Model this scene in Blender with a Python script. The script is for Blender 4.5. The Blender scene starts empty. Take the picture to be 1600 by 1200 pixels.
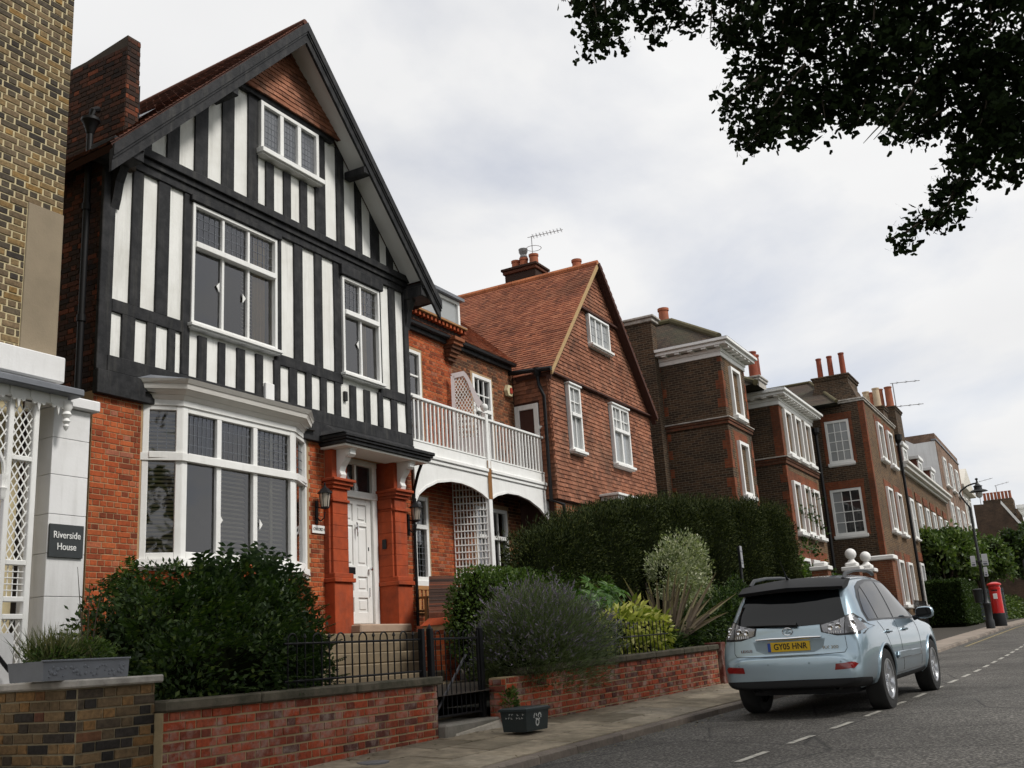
# A street of period houses: half-timbered house, tile-hung house, brick terraces, a parked car.
import bpy, bmesh, math, random
import numpy as np
from mathutils import Vector, Matrix
from mathutils.bvhtree import BVHTree

random.seed(11)
RS = np.random.RandomState(5)
SC = bpy.context.scene
COL = SC.collection
V3 = Vector

# ------------------------------------------------------------------ camera
CAM_R = Matrix(((0.48783, -0.87085, -0.06114), (0.19351, 0.17634, -0.96511), (0.85123, 0.45897, 0.25454)))
cam = bpy.data.cameras.new('camera')
cam.sensor_width = 36.0
cam.lens = 36.0
cam.clip_start = 0.05
cam.clip_end = 3000
cam_ob = bpy.data.objects.new('camera', cam)
COL.objects.link(cam_ob)
_r, _d, _f = (V3(CAM_R[i]) for i in range(3))
_f.normalize()
_r = (_r - _f * _r.dot(_f)).normalized()
_u = _r.cross(_f).normalized()
cam_ob.matrix_world = Matrix(((_r.x, _u.x, -_f.x, 0), (_r.y, _u.y, -_f.y, 0), (_r.z, _u.z, -_f.z, 0), (0, 0, 0, 1)))
SC.camera = cam_ob

# ------------------------------------------------------------------ light and sky
SUN_DIR = V3((0.05, -0.66, 0.75)).normalized()          # towards the sun, behind the camera
SUN_EL = math.asin(SUN_DIR.z)
SUN_AZ = math.atan2(SUN_DIR.x, SUN_DIR.y)
sun = bpy.data.lights.new('sun', 'SUN')
sun.energy = 3.0
sun.angle = math.radians(14)
sun.color = (1.0, 0.965, 0.91)
sun_ob = bpy.data.objects.new('sun', sun)
COL.objects.link(sun_ob)
sun_ob.rotation_euler = SUN_DIR.to_track_quat('Z', 'Y').to_euler()

SC.view_settings.view_transform = 'Standard'
SC.view_settings.look = 'None'
SC.view_settings.exposure = 0.0
SC.view_settings.gamma = 1.0
SC.view_settings.use_curve_mapping = False
SC.cycles.max_bounces = 6
SC.cycles.diffuse_bounces = 3
SC.cycles.glossy_bounces = 3
SC.cycles.transparent_max_bounces = 12
SC.cycles.transmission_bounces = 4
SC.cycles.use_adaptive_sampling = True
SC.cycles.adaptive_threshold = 0.02
SC.cycles.use_denoising = True


class NT:
    """small helper to write node trees"""
    def __init__(self, tree):
        self.t = tree
        self.t.nodes.clear()

    def n(self, typ, _ins=None, **kw):
        nd = self.t.nodes.new(typ)
        for k, v in kw.items():
            setattr(nd, k, v)
        if _ins:
            for k, v in _ins.items():
                s = nd.inputs[k]
                if isinstance(v, bpy.types.NodeSocket):
                    self.t.links.new(v, s)
                else:
                    s.default_value = v
        return nd

    def math(self, op, a, b=0.0, clamp=False):
        return self.n('ShaderNodeMath', {0: a, 1: b}, operation=op, use_clamp=clamp).outputs[0]

    def mix(self, f, a, b, blend='MIX'):
        nd = self.t.nodes.new('ShaderNodeMix')
        nd.data_type = 'RGBA'
        nd.blend_type = blend
        for s, v in ((nd.inputs[0], f), (nd.inputs[6], a), (nd.inputs[7], b)):
            if isinstance(v, bpy.types.NodeSocket):
                self.t.links.new(v, s)
            else:
                s.default_value = v if not isinstance(v, tuple) or len(v) == 4 else (*v, 1)
        return nd.outputs[2]

    def ramp(self, f, stops, interp='LINEAR'):
        nd = self.n('ShaderNodeValToRGB', {0: f})
        cr = nd.color_ramp
        cr.interpolation = interp
        while len(cr.elements) < len(stops):
            cr.elements.new(0.5)
        for e, (p, c) in zip(cr.elements, stops):
            e.position = p
            e.color = (*c, 1) if len(c) == 3 else c
        return nd.outputs[0]


def g3(v):
    return (v, v, v)


world = bpy.data.worlds.new('World')
SC.world = world
world.use_nodes = True
w = NT(world.node_tree)
sky = w.n('ShaderNodeTexSky', sky_type='NISHITA', sun_disc=False, sun_elevation=SUN_EL, sun_rotation=SUN_AZ,
          air_density=1.0, dust_density=1.0, ozone_density=1.0)
tc = w.n('ShaderNodeTexCoord')
sep = w.n('ShaderNodeSeparateXYZ', {0: tc.outputs['Generated']})
zz = w.math('ADD', w.math('MAXIMUM', sep.outputs[2], 0.0), 0.22)
cv = w.n('ShaderNodeCombineXYZ', {0: w.math('DIVIDE', sep.outputs[0], zz), 1: w.math('DIVIDE', sep.outputs[1], zz), 2: 12.2})
n1 = w.n('ShaderNodeTexNoise', {'Vector': cv.outputs[0], 'Scale': 1.15, 'Detail': 9.0, 'Roughness': 0.52, 'Distortion': 0.25})
n2 = w.n('ShaderNodeTexNoise', {'Vector': cv.outputs[0], 'Scale': 0.55, 'Detail': 6.0, 'Roughness': 0.5, 'Distortion': 0.1})
cover = w.ramp(n1.outputs[0], [(0.33, g3(0)), (0.50, g3(1))])
shade = w.ramp(n2.outputs[0], [(0.33, (0.79, 0.791, 0.80)), (0.46, (0.91, 0.911, 0.917)), (0.58, (1.0, 1.0, 1.0))])
skyc = w.mix(1.0, sky.outputs[0], (0.85, 1.0, 1.25, 1), 'MULTIPLY')
cl10 = w.mix(1.0, shade, (9.5, 9.5, 9.5, 1), 'MULTIPLY')
thin = w.math('ADD', w.math('MULTIPLY', cover, 0.38), 0.62)
# high veil everywhere, thick cloud where the noise says so
bg = w.n('ShaderNodeBackground', {'Color': w.mix(thin, skyc, cl10), 'Strength': 0.1})
w.n('ShaderNodeOutputWorld', {0: bg.outputs[0]})

# ------------------------------------------------------------------ materials
MATS = {}


def new_mat(name):
    m = bpy.data.materials.new(name)
    m.use_nodes = True
    return m, NT(m.node_tree)


def finish(t, col, rough, bump=None, bstr=0.4, bdist=0.01, metal=0.0, spec=0.4, coat=0.0, sub=None):
    ins = {'Base Color': col, 'Roughness': rough, 'Metallic': metal, 'Specular IOR Level': spec}
    if coat:
        ins['Coat Weight'] = coat
        ins['Coat Roughness'] = 0.06
    p = t.n('ShaderNodeBsdfPrincipled', ins)
    if bump is not None:
        b = t.n('ShaderNodeBump', {'Height': bump, 'Strength': bstr, 'Distance': bdist})
        t.t.links.new(b.outputs[0], p.inputs['Normal'])
    t.n('ShaderNodeOutputMaterial', {0: p.outputs[0]})
    return p


def mat(name, c, rough=0.7, var=0.15, sc=3.0, bump=0.3, bsc=40.0, metal=0.0, spec=0.4, coat=0.0, dirt=None, dsc=1.2, damt=0.5, streak=0.0):
    """plain surface with uneven colour, fine relief and optional patchy dirt"""
    if name in MATS:
        return MATS[name]
    m, t = new_mat(name)
    pos = t.n('ShaderNodeNewGeometry').outputs['Position']
    a = t.n('ShaderNodeTexNoise', {'Vector': pos, 'Scale': sc, 'Detail': 6.0, 'Roughness': 0.6}).outputs[0]
    f = t.math('ADD', t.math('MULTIPLY', a, 2 * var), 1.0 - var)
    nd = t.n('ShaderNodeCombineXYZ', {0: f, 1: f, 2: f})
    col = t.mix(1.0, (*c, 1), nd.outputs[0], 'MULTIPLY')
    if dirt:
        d = t.n('ShaderNodeTexNoise', {'Vector': pos, 'Scale': dsc, 'Detail': 8.0, 'Roughness': 0.65}).outputs[0]
        k = t.math('MULTIPLY', t.ramp(d, [(0.42, g3(0)), (0.68, g3(1))]), damt)
        col = t.mix(k, col, (*dirt, 1))
    if streak:
        mp = t.n('ShaderNodeVectorMath', {0: pos, 1: (9.0, 9.0, 0.7)}, operation='MULTIPLY').outputs[0]
        sk = t.n('ShaderNodeTexNoise', {'Vector': mp, 'Scale': 1.0, 'Detail': 7.0, 'Roughness': 0.7}).outputs[0]
        k2 = t.math('MULTIPLY', t.ramp(sk, [(0.5, g3(0)), (0.75, g3(1))]), streak)
        col = t.mix(k2, col, (0.20, 0.19, 0.16, 1))
    h = t.n('ShaderNodeTexNoise', {'Vector': pos, 'Scale': bsc, 'Detail': 4.0}).outputs[0]
    finish(t, col, rough, h if bump else None, bump, 0.006, metal, spec, coat)
    MATS[name] = m
    return m


def piece_mat(name, stops, rough=0.85, var=0.25, sc=28.0, bump=0.5, stain=None, ssc=1.5, samt=0.5, spec=0.25, interp='LINEAR', slo=0.5, shi=0.7):
    """bricks, tiles, stones: every piece takes its own colour"""
    if name in MATS:
        return MATS[name]
    m, t = new_mat(name)
    g = t.n('ShaderNodeNewGeometry')
    oi = t.n('ShaderNodeObjectInfo')
    r = t.math('FRACT', t.math('ADD', g.outputs['Random Per Island'], oi.outputs['Random']))
    col = t.ramp(r, stops, interp)
    a = t.n('ShaderNodeTexNoise', {'Vector': g.outputs['Position'], 'Scale': sc, 'Detail': 7.0, 'Roughness': 0.7}).outputs[0]
    f = t.math('ADD', t.math('MULTIPLY', t.ramp(a, [(0.28, g3(0)), (0.72, g3(1))]), 2 * var), 1.0 - var)
    # soot and weather over larger areas
    soot = t.n('ShaderNodeTexNoise', {'Vector': g.outputs['Position'], 'Scale': 1.1, 'Detail': 8.0, 'Roughness': 0.65}).outputs[0]
    f = t.math('MULTIPLY', f, t.ramp(soot, [(0.32, g3(0.62)), (0.6, g3(1.08))]))
    nd = t.n('ShaderNodeCombineXYZ', {0: f, 1: f, 2: f})
    col = t.mix(1.0, col, nd.outputs[0], 'MULTIPLY')
    if stain:
        d = t.n('ShaderNodeTexNoise', {'Vector': g.outputs['Position'], 'Scale': ssc, 'Detail': 9.0, 'Roughness': 0.7}).outputs[0]
        k = t.math('MULTIPLY', t.ramp(d, [(slo, g3(0)), (shi, g3(1))]), samt)
        col = t.mix(k, col, (*stain, 1))
    h = t.n('ShaderNodeTexNoise', {'Vector': g.outputs['Position'], 'Scale': 70.0, 'Detail': 4.0}).outputs[0]
    finish(t, col, rough, h, bump, 0.004, 0, spec)
    MATS[name] = m
    return m


def wall_uv(t):
    g = t.n('ShaderNodeNewGeometry')
    p = t.n('ShaderNodeSeparateXYZ', {0: g.outputs['Position']})
    nn = t.n('ShaderNodeSeparateXYZ', {0: g.outputs['Normal']})
    side = t.math('GREATER_THAN', t.math('ABSOLUTE', nn.outputs[0]), 0.6)
    u = t.math('ADD', t.math('MULTIPLY', p.outputs[1], side), t.math('MULTIPLY', p.outputs[0], t.math('SUBTRACT', 1.0, side)))
    return g, t.n('ShaderNodeCombineXYZ', {0: u, 1: p.outputs[2], 2: 0.0}).outputs[0]


def far_brick(name, c1, c2, mortar, bw=0.225, bh=0.075, dirt=(0.03, 0.025, 0.02), damt=0.6, rough=0.9):
    """brickwork too far away to tell its bricks apart"""
    if name in MATS:
        return MATS[name]
    m, t = new_mat(name)
    g, uv = wall_uv(t)
    b = t.n('ShaderNodeTexBrick', {'Vector': uv, 'Color1': (*c1, 1), 'Color2': (*c2, 1), 'Mortar': (*mortar, 1), 'Scale': 1.0,
                                   'Mortar Size': 0.009, 'Mortar Smooth': 0.2, 'Bias': -0.15, 'Brick Width': bw, 'Row Height': bh})
    a = t.n('ShaderNodeTexNoise', {'Vector': g.outputs['Position'], 'Scale': 9.0, 'Detail': 8.0, 'Roughness': 0.7}).outputs[0]
    f = t.math('ADD', t.math('MULTIPLY', a, 1.5), 0.25)
    col = t.mix(1.0, b.outputs[0], t.n('ShaderNodeCombineXYZ', {0: f, 1: f, 2: f}).outputs[0], 'MULTIPLY')
    d = t.n('ShaderNodeTexNoise', {'Vector': g.outputs['Position'], 'Scale': 0.9, 'Detail': 9.0, 'Roughness': 0.65}).outputs[0]
    col = t.mix(t.math('MULTIPLY', t.ramp(d, [(0.42, g3(0)), (0.65, g3(1))]), damt), col, (*dirt, 1))
    hh = t.math('SUBTRACT', a, t.math('MULTIPLY', b.outputs[1], 1.2))
    finish(t, col, rough, hh, 0.6, 0.012, 0, 0.2)
    MATS[name] = m
    return m


def leaf_mat(name, stops, rough=0.55, trans=0.25, spec=0.35):
    if name in MATS:
        return MATS[name]
    m, t = new_mat(name)
    g = t.n('ShaderNodeNewGeometry')
    oi = t.n('ShaderNodeObjectInfo')
    r = t.math('FRACT', t.math('ADD', g.outputs['Random Per Island'], oi.outputs['Random']))
    col = t.ramp(r, stops)
    p = t.n('ShaderNodeBsdfPrincipled', {'Base Color': col, 'Roughness': rough, 'Specular IOR Level': spec})
    tr = t.n('ShaderNodeBsdfTranslucent', {'Color': t.mix(1.0, col, (1.1, 1.3, 0.5, 1), 'MULTIPLY')})
    mx = t.n('ShaderNodeMixShader', {0: trans, 1: p.outputs[0], 2: tr.outputs[0]})
    t.n('ShaderNodeOutputMaterial', {0: mx.outputs[0]})
    MATS[name] = m
    return m


def glass_mat(name, tint=(0.75, 0.8, 0.8), rough=0.02):
    m, t = new_mat(name)
    g = t.n('ShaderNodeNewGeometry')
    wv = t.n('ShaderNodeTexNoise', {'Vector': g.outputs['Position'], 'Scale': 2.3, 'Detail': 1.0}).outputs[0]
    bmp = t.n('ShaderNodeBump', {'Height': wv, 'Strength': 0.12, 'Distance': 0.02}).outputs[0]
    fr = t.n('ShaderNodeFresnel', {'IOR': 1.55, 'Normal': bmp}).outputs[0]
    tr = t.n('ShaderNodeBsdfTransparent', {'Color': (*tint, 1)})
    gl = t.n('ShaderNodeBsdfGlossy', {'Color': (0.95, 0.95, 0.97, 1), 'Roughness': rough, 'Normal': bmp})
    mx = t.n('ShaderNodeMixShader', {0: t.math('MULTIPLY', fr, 2.1, True), 1: tr.outputs[0], 2: gl.outputs[0]})
    t.n('ShaderNodeOutputMaterial', {0: mx.outputs[0]})
    MATS[name] = m
    return m


def dark_glass(name, c=(0.02, 0.022, 0.025), rough=0.04, spec=0.7):
    m, t = new_mat(name)
    g = t.n('ShaderNodeNewGeometry')
    wv = t.n('ShaderNodeTexNoise', {'Vector': g.outputs['Position'], 'Scale': 2.0, 'Detail': 1.0}).outputs[0]
    finish(t, (*c, 1), rough, wv, 0.1, 0.02, 0, spec)
    MATS[name] = m
    return m


GLASS = glass_mat('window_glass')
PANE_DARK = dark_glass('pane_dark')
PANE_GREY = dark_glass('pane_with_net', (0.30, 0.31, 0.31), 0.12, 0.6)
WHITE = mat('white_paint', (0.80, 0.80, 0.78), 0.45, 0.05, 5, 0.08, 60, dirt=(0.5, 0.48, 0.43), damt=0.25, streak=0.12)
PLASTER = mat('white_plaster', (0.80, 0.80, 0.77), 0.85, 0.06, 2.5, 0.5, 26, dirt=(0.55, 0.53, 0.47), dsc=1.6, damt=0.35, spec=0.2, streak=0.32)
STUCCO = mat('white_stucco', (0.74, 0.74, 0.74), 0.7, 0.05, 2, 0.2, 35, dirt=(0.45, 0.44, 0.42), damt=0.3, streak=0.22)
BLACKWOOD = mat('black_timber', (0.013, 0.0135, 0.015), 0.6, 0.4, 9, 0.6, 22, spec=0.22, dirt=(0.045, 0.044, 0.046), dsc=6, damt=0.6, streak=.18)
BLACKMETAL = mat('black_iron', (0.008, 0.008, 0.009), 0.5, 0.2, 20, 0.1, 80, spec=0.25)
LEAD = mat('lead_sheet', (0.16, 0.17, 0.19), 0.5, 0.25, 6, 0.2, 20)
ROOM = mat('room_dark', (0.10, 0.095, 0.09), 0.9, 0.3, 1.5, 0)
BLIND = mat('wood_blind', (0.60, 0.46, 0.28), 0.6, 0.15, 10, 0.1)
SHUTTER = mat('pale_shutter', (0.70, 0.60, 0.46), 0.6, 0.1, 10, 0.1)
CURTAIN = mat('ochre_curtain', (0.68, 0.46, 0.20), 0.9, 0.2, 6, 0.2)
NET = mat('net_curtain', (0.5, 0.5, 0.49), 0.9, 0.1, 6, 0.1)
RED_MORTAR = mat('buff_mortar', (0.38, 0.25, 0.14), 0.95, 0.2, 20, 0.5, 90)
RED_BRICK = piece_mat('red_brick', [(0, (0.17, 0.04, 0.018)), (0.25, (0.29, 0.06, 0.02)), (0.6, (0.39, 0.082, 0.025)), (0.9, (0.43, 0.11, 0.036)), (1, (0.32, 0.115, 0.07))], var=0.3)
TERRACOTTA = mat('red_terracotta', (0.37, 0.066, 0.022), 0.8, 0.32, 9, 0.5, 45, dirt=(0.13, 0.035, 0.02), dsc=3, damt=0.6, spec=0.2, streak=0.15)
YEL_MORTAR = mat('yellow_mortar', (0.52, 0.44, 0.27), 0.95, 0.2, 16, 0.5, 90)
YEL_BRICK = piece_mat('stock_brick', [(0, (0.04, 0.033, 0.028)), (0.3, (0.095, 0.075, 0.05)), (0.6, (0.17, 0.12, 0.07)), (0.88, (0.21, 0.145, 0.07)), (1, (0.25, 0.145, 0.045))], var=0.5)
DKRED_MORTAR = mat('sooty_mortar', (0.055, 0.042, 0.032), 0.95, 0.3, 16, 0.5, 90)
DKRED_BRICK = piece_mat('sooty_brick', [(0, (0.022, 0.013, 0.010)), (0.5, (0.05, 0.023, 0.014)), (0.85, (0.10, 0.032, 0.016)), (1, (0.19, 0.05, 0.02))], var=0.4)
GW_MORTAR = mat('garden_wall_mortar', (0.36, 0.28, 0.16), 0.95, 0.3, 14, 0.6, 70)
GW_BRICK = piece_mat('garden_wall_brick', [(0, (0.09, 0.035, 0.03)), (0.3, (0.22, 0.05, 0.026)), (0.7, (0.36, 0.062, 0.022)), (1, (0.32, 0.085, 0.045))], var=0.45, stain=(0.33, 0.26, 0.22), ssc=4.5, samt=0.8, slo=0.49, shi=0.66)
PIER_BRICK = piece_mat('yard_stock_brick', [(0, (0.02, 0.018, 0.016)), (0.2, (0.04, 0.034, 0.03)), (0.35, (0.12, 0.085, 0.05)), (0.7, (0.20, 0.13, 0.065)), (0.9, (0.24, 0.13, 0.05)), (1, (0.13, 0.05, 0.035))], var=0.5)
STONE = mat('grey_stone', (0.24, 0.22, 0.19), 0.9, 0.35, 5, 0.6, 40, dirt=(0.08, 0.08, 0.06), dsc=3, damt=0.6)
COPING = mat('coping_stone', (0.115, 0.10, 0.075), 0.95, 0.5, 7, 0.9, 30, dirt=(0.04, 0.042, 0.028), dsc=4, damt=0.8, spec=.15)
PALESTONE = mat('pale_stone', (0.45, 0.42, 0.38), 0.9, 0.3, 7, 0.6, 35, dirt=(0.14, 0.13, 0.11), dsc=5, damt=0.7)
TILE_WALL = piece_mat('hung_tile', [(0, (0.15, 0.064, 0.04)), (0.3, (0.22, 0.088, 0.05)), (0.7, (0.27, 0.108, 0.06)), (1, (0.32, 0.14, 0.085))], var=0.3, sc=15, stain=(0.11, 0.08, 0.055), ssc=0.8, samt=0.5)
TILE_ROOF = piece_mat('roof_tile', [(0, (0.17, 0.062, 0.036)), (0.3, (0.235, 0.08, 0.044)), (0.7, (0.28, 0.098, 0.05)), (1, (0.32, 0.125, 0.068))], var=0.3, sc=12, stain=(0.13, 0.07, 0.045), ssc=0.7, samt=0.4)
TILE_BACK = mat('tile_shadow_gap', (0.06, 0.025, 0.018), 0.95, 0.2, 5, 0.2)
DARK_ROOF = piece_mat('dark_roof_tile', [(0, (0.05, 0.024, 0.018)), (0.6, (0.09, 0.036, 0.024)), (1, (0.14, 0.05, 0.03))], var=0.3, sc=12)  # darker tile colours, used on the half-timbered house only
POT = mat('clay_pot', (0.34, 0.10, 0.045), 0.8, 0.2, 4, 0.2, dirt=(0.12, 0.06, 0.04), damt=0.6)
WOOD = mat('teak_wood', (0.38, 0.19, 0.07), 0.6, 0.2, 7, 0.2)
CHROME = mat('chrome', (0.75, 0.75, 0.76), 0.12, 0.02, 5, 0, metal=1.0)
SOIL = mat('soil', (0.035, 0.028, 0.02), 0.95, 0.4, 3, 0.8, 25)

# ------------------------------------------------------------------ objects, parents, names


def parent_offset(p):
    o = V3((0, 0, 0))
    while p is not None:
        o += p.location
        p = p.parent
    return o


def link(name, me, m=None, parent=None):
    o = bpy.data.objects.new(name, me)
    COL.objects.link(o)
    if me is not None and m is not None and not me.materials:
        if isinstance(m, (list, tuple)):
            for x in m:
                me.materials.append(x)
        else:
            me.materials.append(m)
    if parent is not None:
        o.parent = parent
        o.location = -parent_offset(parent)
    return o


def thing(name, label, cat, loc=(0, 0, 0), group=None):
    o = bpy.data.objects.new(name, None)
    o.empty_display_size = 0.2
    COL.objects.link(o)
    o.location = loc
    o['label'] = label
    o['category'] = cat
    if group:
        o['group'] = group
    return o


def tag(o, label=None, cat=None, group=None, kind=None):
    if label:
        o['label'] = label
    if cat:
        o['category'] = cat
    if group:
        o['group'] = group
    if kind:
        o['kind'] = kind
    return o


class Fr:
    """a plane to build on: u along, v up, n out of the face"""
    def __init__(self, o, u, v, n=None):
        self.o = V3(o)
        self.u = V3(u).normalized()
        self.v = V3(v).normalized()
        self.n = V3(n).normalized() if n is not None else self.u.cross(self.v).normalized()

    def p(self, u, v, n=0.0):
        return self.o + self.u * u + self.v * v + self.n * n


def front(y):     # faces the street (-Y); u = world X, v = world Z
    return Fr((0, y, 0), (1, 0, 0), (0, 0, 1), (0, -1, 0))


def side(x):      # faces down the street (-X); u = -Y so that u x v = n ; u coordinate is -Y
    return Fr((x, 0, 0), (0, -1, 0), (0, 0, 1), (-1, 0, 0))


class MB:
    def __init__(self, F=None):
        self.v = []
        self.f = []
        self.F = F

    def _add(self, pts):
        k = len(self.v)
        if self.F:
            F = self.F
            self.v += [tuple(F.p(*q)) for q in pts]      # (u, v, n)
        else:
            self.v += [tuple(q) for q in pts]
        return k

    def poly(self, pts):
        k = self._add(pts)
        self.f.append(tuple(range(k, k + len(pts))))

    def hexa(self, p):
        """8 corners: 0-3 one end loop, 4-7 the other"""
        k = self._add(p)
        for q in ((0, 3, 2, 1), (4, 5, 6, 7), (0, 1, 5, 4), (1, 2, 6, 5), (2, 3, 7, 6), (3, 0, 4, 7)):
            self.f.append(tuple(k + i for i in q))

    def box(self, a0, a1, b0, b1, c0, c1):
        self.hexa([(a0, b0, c0), (a1, b0, c0), (a1, b1, c0), (a0, b1, c0), (a0, b0, c1), (a1, b0, c1), (a1, b1, c1), (a0, b1, c1)])

    def cbox(self, a0, a1, b0, b1, c0, c1, e=0.006):
        """box with chamfered edges"""
        lo = (a0, b0, c0)
        hi = (a1, b1, c1)
        e = min(e, *(0.45 * (h - l) for l, h in zip(lo, hi)))
        idx = {}
        pts = []
        for sx in (0, 1):
            for sy in (0, 1):
                for sz in (0, 1):
                    s = (sx, sy, sz)
                    for ax in range(3):
                        q = []
                        for i in range(3):
                            base = hi[i] if s[i] else lo[i]
                            q.append(base if i == ax else base + (-e if s[i] else e))
                        idx[(s, ax)] = len(pts)
                        pts.append(tuple(q))
        k = self._add(pts)

        def F(*l):
            self.f.append(tuple(k + i for i in l))
        for ax in range(3):
            o1, o2 = [i for i in range(3) if i != ax]
            for sd in (0, 1):
                loop = []
                for (p, q) in ((0, 0), (1, 0), (1, 1), (0, 1)):
                    s = [0, 0, 0]
                    s[ax] = sd
                    s[o1] = p
                    s[o2] = q
                    loop.append(idx[(tuple(s), ax)])
                F(*loop)
        for ax in range(3):
            o1, o2 = [i for i in range(3) if i != ax]
            for p in (0, 1):
                for q in (0, 1):
                    s0 = [0, 0, 0]
                    s0[o1] = p
                    s0[o2] = q
                    s1 = list(s0)
                    s1[ax] = 1
                    s0, s1 = tuple(s0), tuple(s1)
                    F(idx[(s0, o1)], idx[(s1, o1)], idx[(s1, o2)], idx[(s0, o2)])
        for s in [(a, b, c) for a in (0, 1) for b in (0, 1) for c in (0, 1)]:
            F(idx[(s, 0)], idx[(s, 1)], idx[(s, 2)])

    def prism(self, outline, n0, n1):
        """outline of (u, v) pushed from n0 to n1"""
        k = len(outline)
        b = self._add([(p[0], p[1], n0) for p in outline] + [(p[0], p[1], n1) for p in outline])
        self.f.append(tuple(b + i for i in range(k)))
        self.f.append(tuple(b + k + i for i in reversed(range(k))))
        for i in range(k):
            j = (i + 1) % k
            self.f.append((b + i, b + j, b + k + j, b + k + i))

    def tube(self, path, r, n=8, cap=True):
        """r may be a number or one per point"""
        path = [V3(p) for p in path]
        rr = r if isinstance(r, (list, tuple)) else [r] * len(path)
        rings = []
        up = V3((0.13, 0.21, 1)).normalized()
        for i, p in enumerate(path):
            d = (path[min(i + 1, len(path) - 1)] - path[max(i - 1, 0)])
            d = d.normalized() if d.length > 1e-9 else V3((0, 0, 1))
            a = d.cross(up)
            if a.length < 0.05:
                a = d.cross(V3((1, 0, 0)))
            a.normalize()
            b = d.cross(a)
            rings.append(self._add([tuple(p + (a * math.cos(t) + b * math.sin(t)) * rr[i]) for t in [2 * math.pi * q / n for q in range(n)]]))
        for i in range(len(rings) - 1):
            for q in range(n):
                q2 = (q + 1) % n
                self.f.append((rings[i] + q, rings[i] + q2, rings[i + 1] + q2, rings[i + 1] + q))
        if cap:
            self.f.append(tuple(rings[0] + q for q in reversed(range(n))))
            self.f.append(tuple(rings[-1] + q for q in range(n)))

    def lathe(self, c, prof, n=16, axis='Z', cap=True):
        """prof: (radius, height) pairs about c"""
        c = V3(c)
        rings = []
        for (r, h) in prof:
            pts = []
            for q in range(n):
                t = 2 * math.pi * q / n
                x, y = max(r, 1e-4) * math.cos(t), max(r, 1e-4) * math.sin(t)
                pts.append(tuple(c + (V3((x, y, h)) if axis == 'Z' else V3((x, h, y)) if axis == 'Y' else V3((h, x, y)))))
            rings.append(self._add(pts))
        for i in range(len(rings) - 1):
            for q in range(n):
                q2 = (q + 1) % n
                self.f.append((rings[i] + q, rings[i] + q2, rings[i + 1] + q2, rings[i + 1] + q))
        if cap:
            self.f.append(tuple(rings[0] + q for q in reversed(range(n))))
            self.f.append(tuple(rings[-1] + q for q in range(n)))

    def mesh(self, name, smooth=False, fix=True):
        me = bpy.data.meshes.new(name)
        me.from_pydata(self.v, [], self.f)
        if fix:
            bm = bmesh.new()
            bm.from_mesh(me)
            bmesh.ops.recalc_face_normals(bm, faces=bm.faces)
            bm.to_mesh(me)
            bm.free()
        if smooth:
            me.polygons.foreach_set('use_smooth', [True] * len(me.polygons))
            try:
                me.set_sharp_from_angle(angle=math.radians(38))
            except Exception:
                pass
        me.update()
        return me

    def build(self, name, m, parent=None, smooth=False, **tags):
        o = link(name, self.mesh(name, smooth), m, parent)
        if tags:
            tag(o, **tags)
        return o


def cb(parent, name, m, x0, x1, y0, y1, z0, z1, e=0.006, F=None):
    b = MB(F)
    b.cbox(x0, x1, y0, y1, z0, z1, e)
    return b.build(name, m, parent)


def tube(parent, name, m, path, r, n=8, smooth=True):
    b = MB()
    b.tube(path, r, n)
    return b.build(name, m, parent, smooth)


# ------------------------------------------------------------------ bricks, tiles, stones
CAM_ROWS = [V3(CAM_R[i]) for i in range(3)]


def in_view(p):
    z = CAM_ROWS[2].dot(p)
    if z < 0.3:
        return False
    x = CAM_ROWS[0].dot(p) / z
    y = CAM_ROWS[1].dot(p) / z
    return abs(x) < 0.52 and abs(y) < 0.40


_UNIT = {}


def unit_mesh(kind, m, k):
    key = (kind, m.name, k)
    if key in _UNIT:
        return _UNIT[key]
    r = random.Random(k * 7 + len(kind))
    j = lambda a: r.uniform(-a, a)
    if kind == 'tile':
        ix, d0, d1 = 0.0, 0.28, 1.0
        back = [(-.5, 0, -.5), (.5, 0, -.5), (.5, 0, .5), (-.5, 0, .5)]
        frontv = [(-.5 + j(.01), 1 + j(.15), -.5 + j(.05)), (.5 + j(.01), 1 + j(.15), -.5 + j(.05)), (.5, .25, .5), (-.5, .25, .5)]
    else:
        ex, ez = (.02, .07) if kind == 'brick' else (.015, .02)
        back = [(-.5, 0, -.5), (.5, 0, -.5), (.5, 0, .5), (-.5, 0, .5)]
        frontv = [(sx * (.5 - ex) + j(.008), 1 + j(.12), sz * (.5 - ez) + j(.02)) for sx, sz in ((-1, -1), (1, -1), (1, 1), (-1, 1))]
        if kind == 'brick':
            mid = [(sx * .5 + j(.005), .75, sz * .5 + j(.02)) for sx, sz in ((-1, -1), (1, -1), (1, 1), (-1, 1))]
            vs = back + mid + frontv
            fs = [(4, 5, 1, 0), (5, 6, 2, 1), (6, 7, 3, 2), (7, 4, 0, 3), (8, 9, 5, 4), (9, 10, 6, 5), (10, 11, 7, 6), (11, 8, 4, 7), (11, 10, 9, 8)]
    if kind != 'brick':
        vs = back + frontv
        fs = [(4, 5, 1, 0), (5, 6, 2, 1), (6, 7, 3, 2), (7, 4, 0, 3), (7, 6, 5, 4)]
    me = bpy.data.meshes.new(kind)
    me.from_pydata(vs, [], fs)
    bm = bmesh.new()
    bm.from_mesh(me)
    bmesh.ops.recalc_face_normals(bm, faces=bm.faces)
    # the back is open: make sure the front looks along +y
    fr_ = max(bm.faces, key=lambda f: f.calc_center_median().y)
    if fr_.normal.y < 0:
        bmesh.ops.reverse_faces(bm, faces=bm.faces)
    bm.to_mesh(me)
    bm.free()
    me.materials.append(m)
    _UNIT[key] = me
    return me


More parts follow.
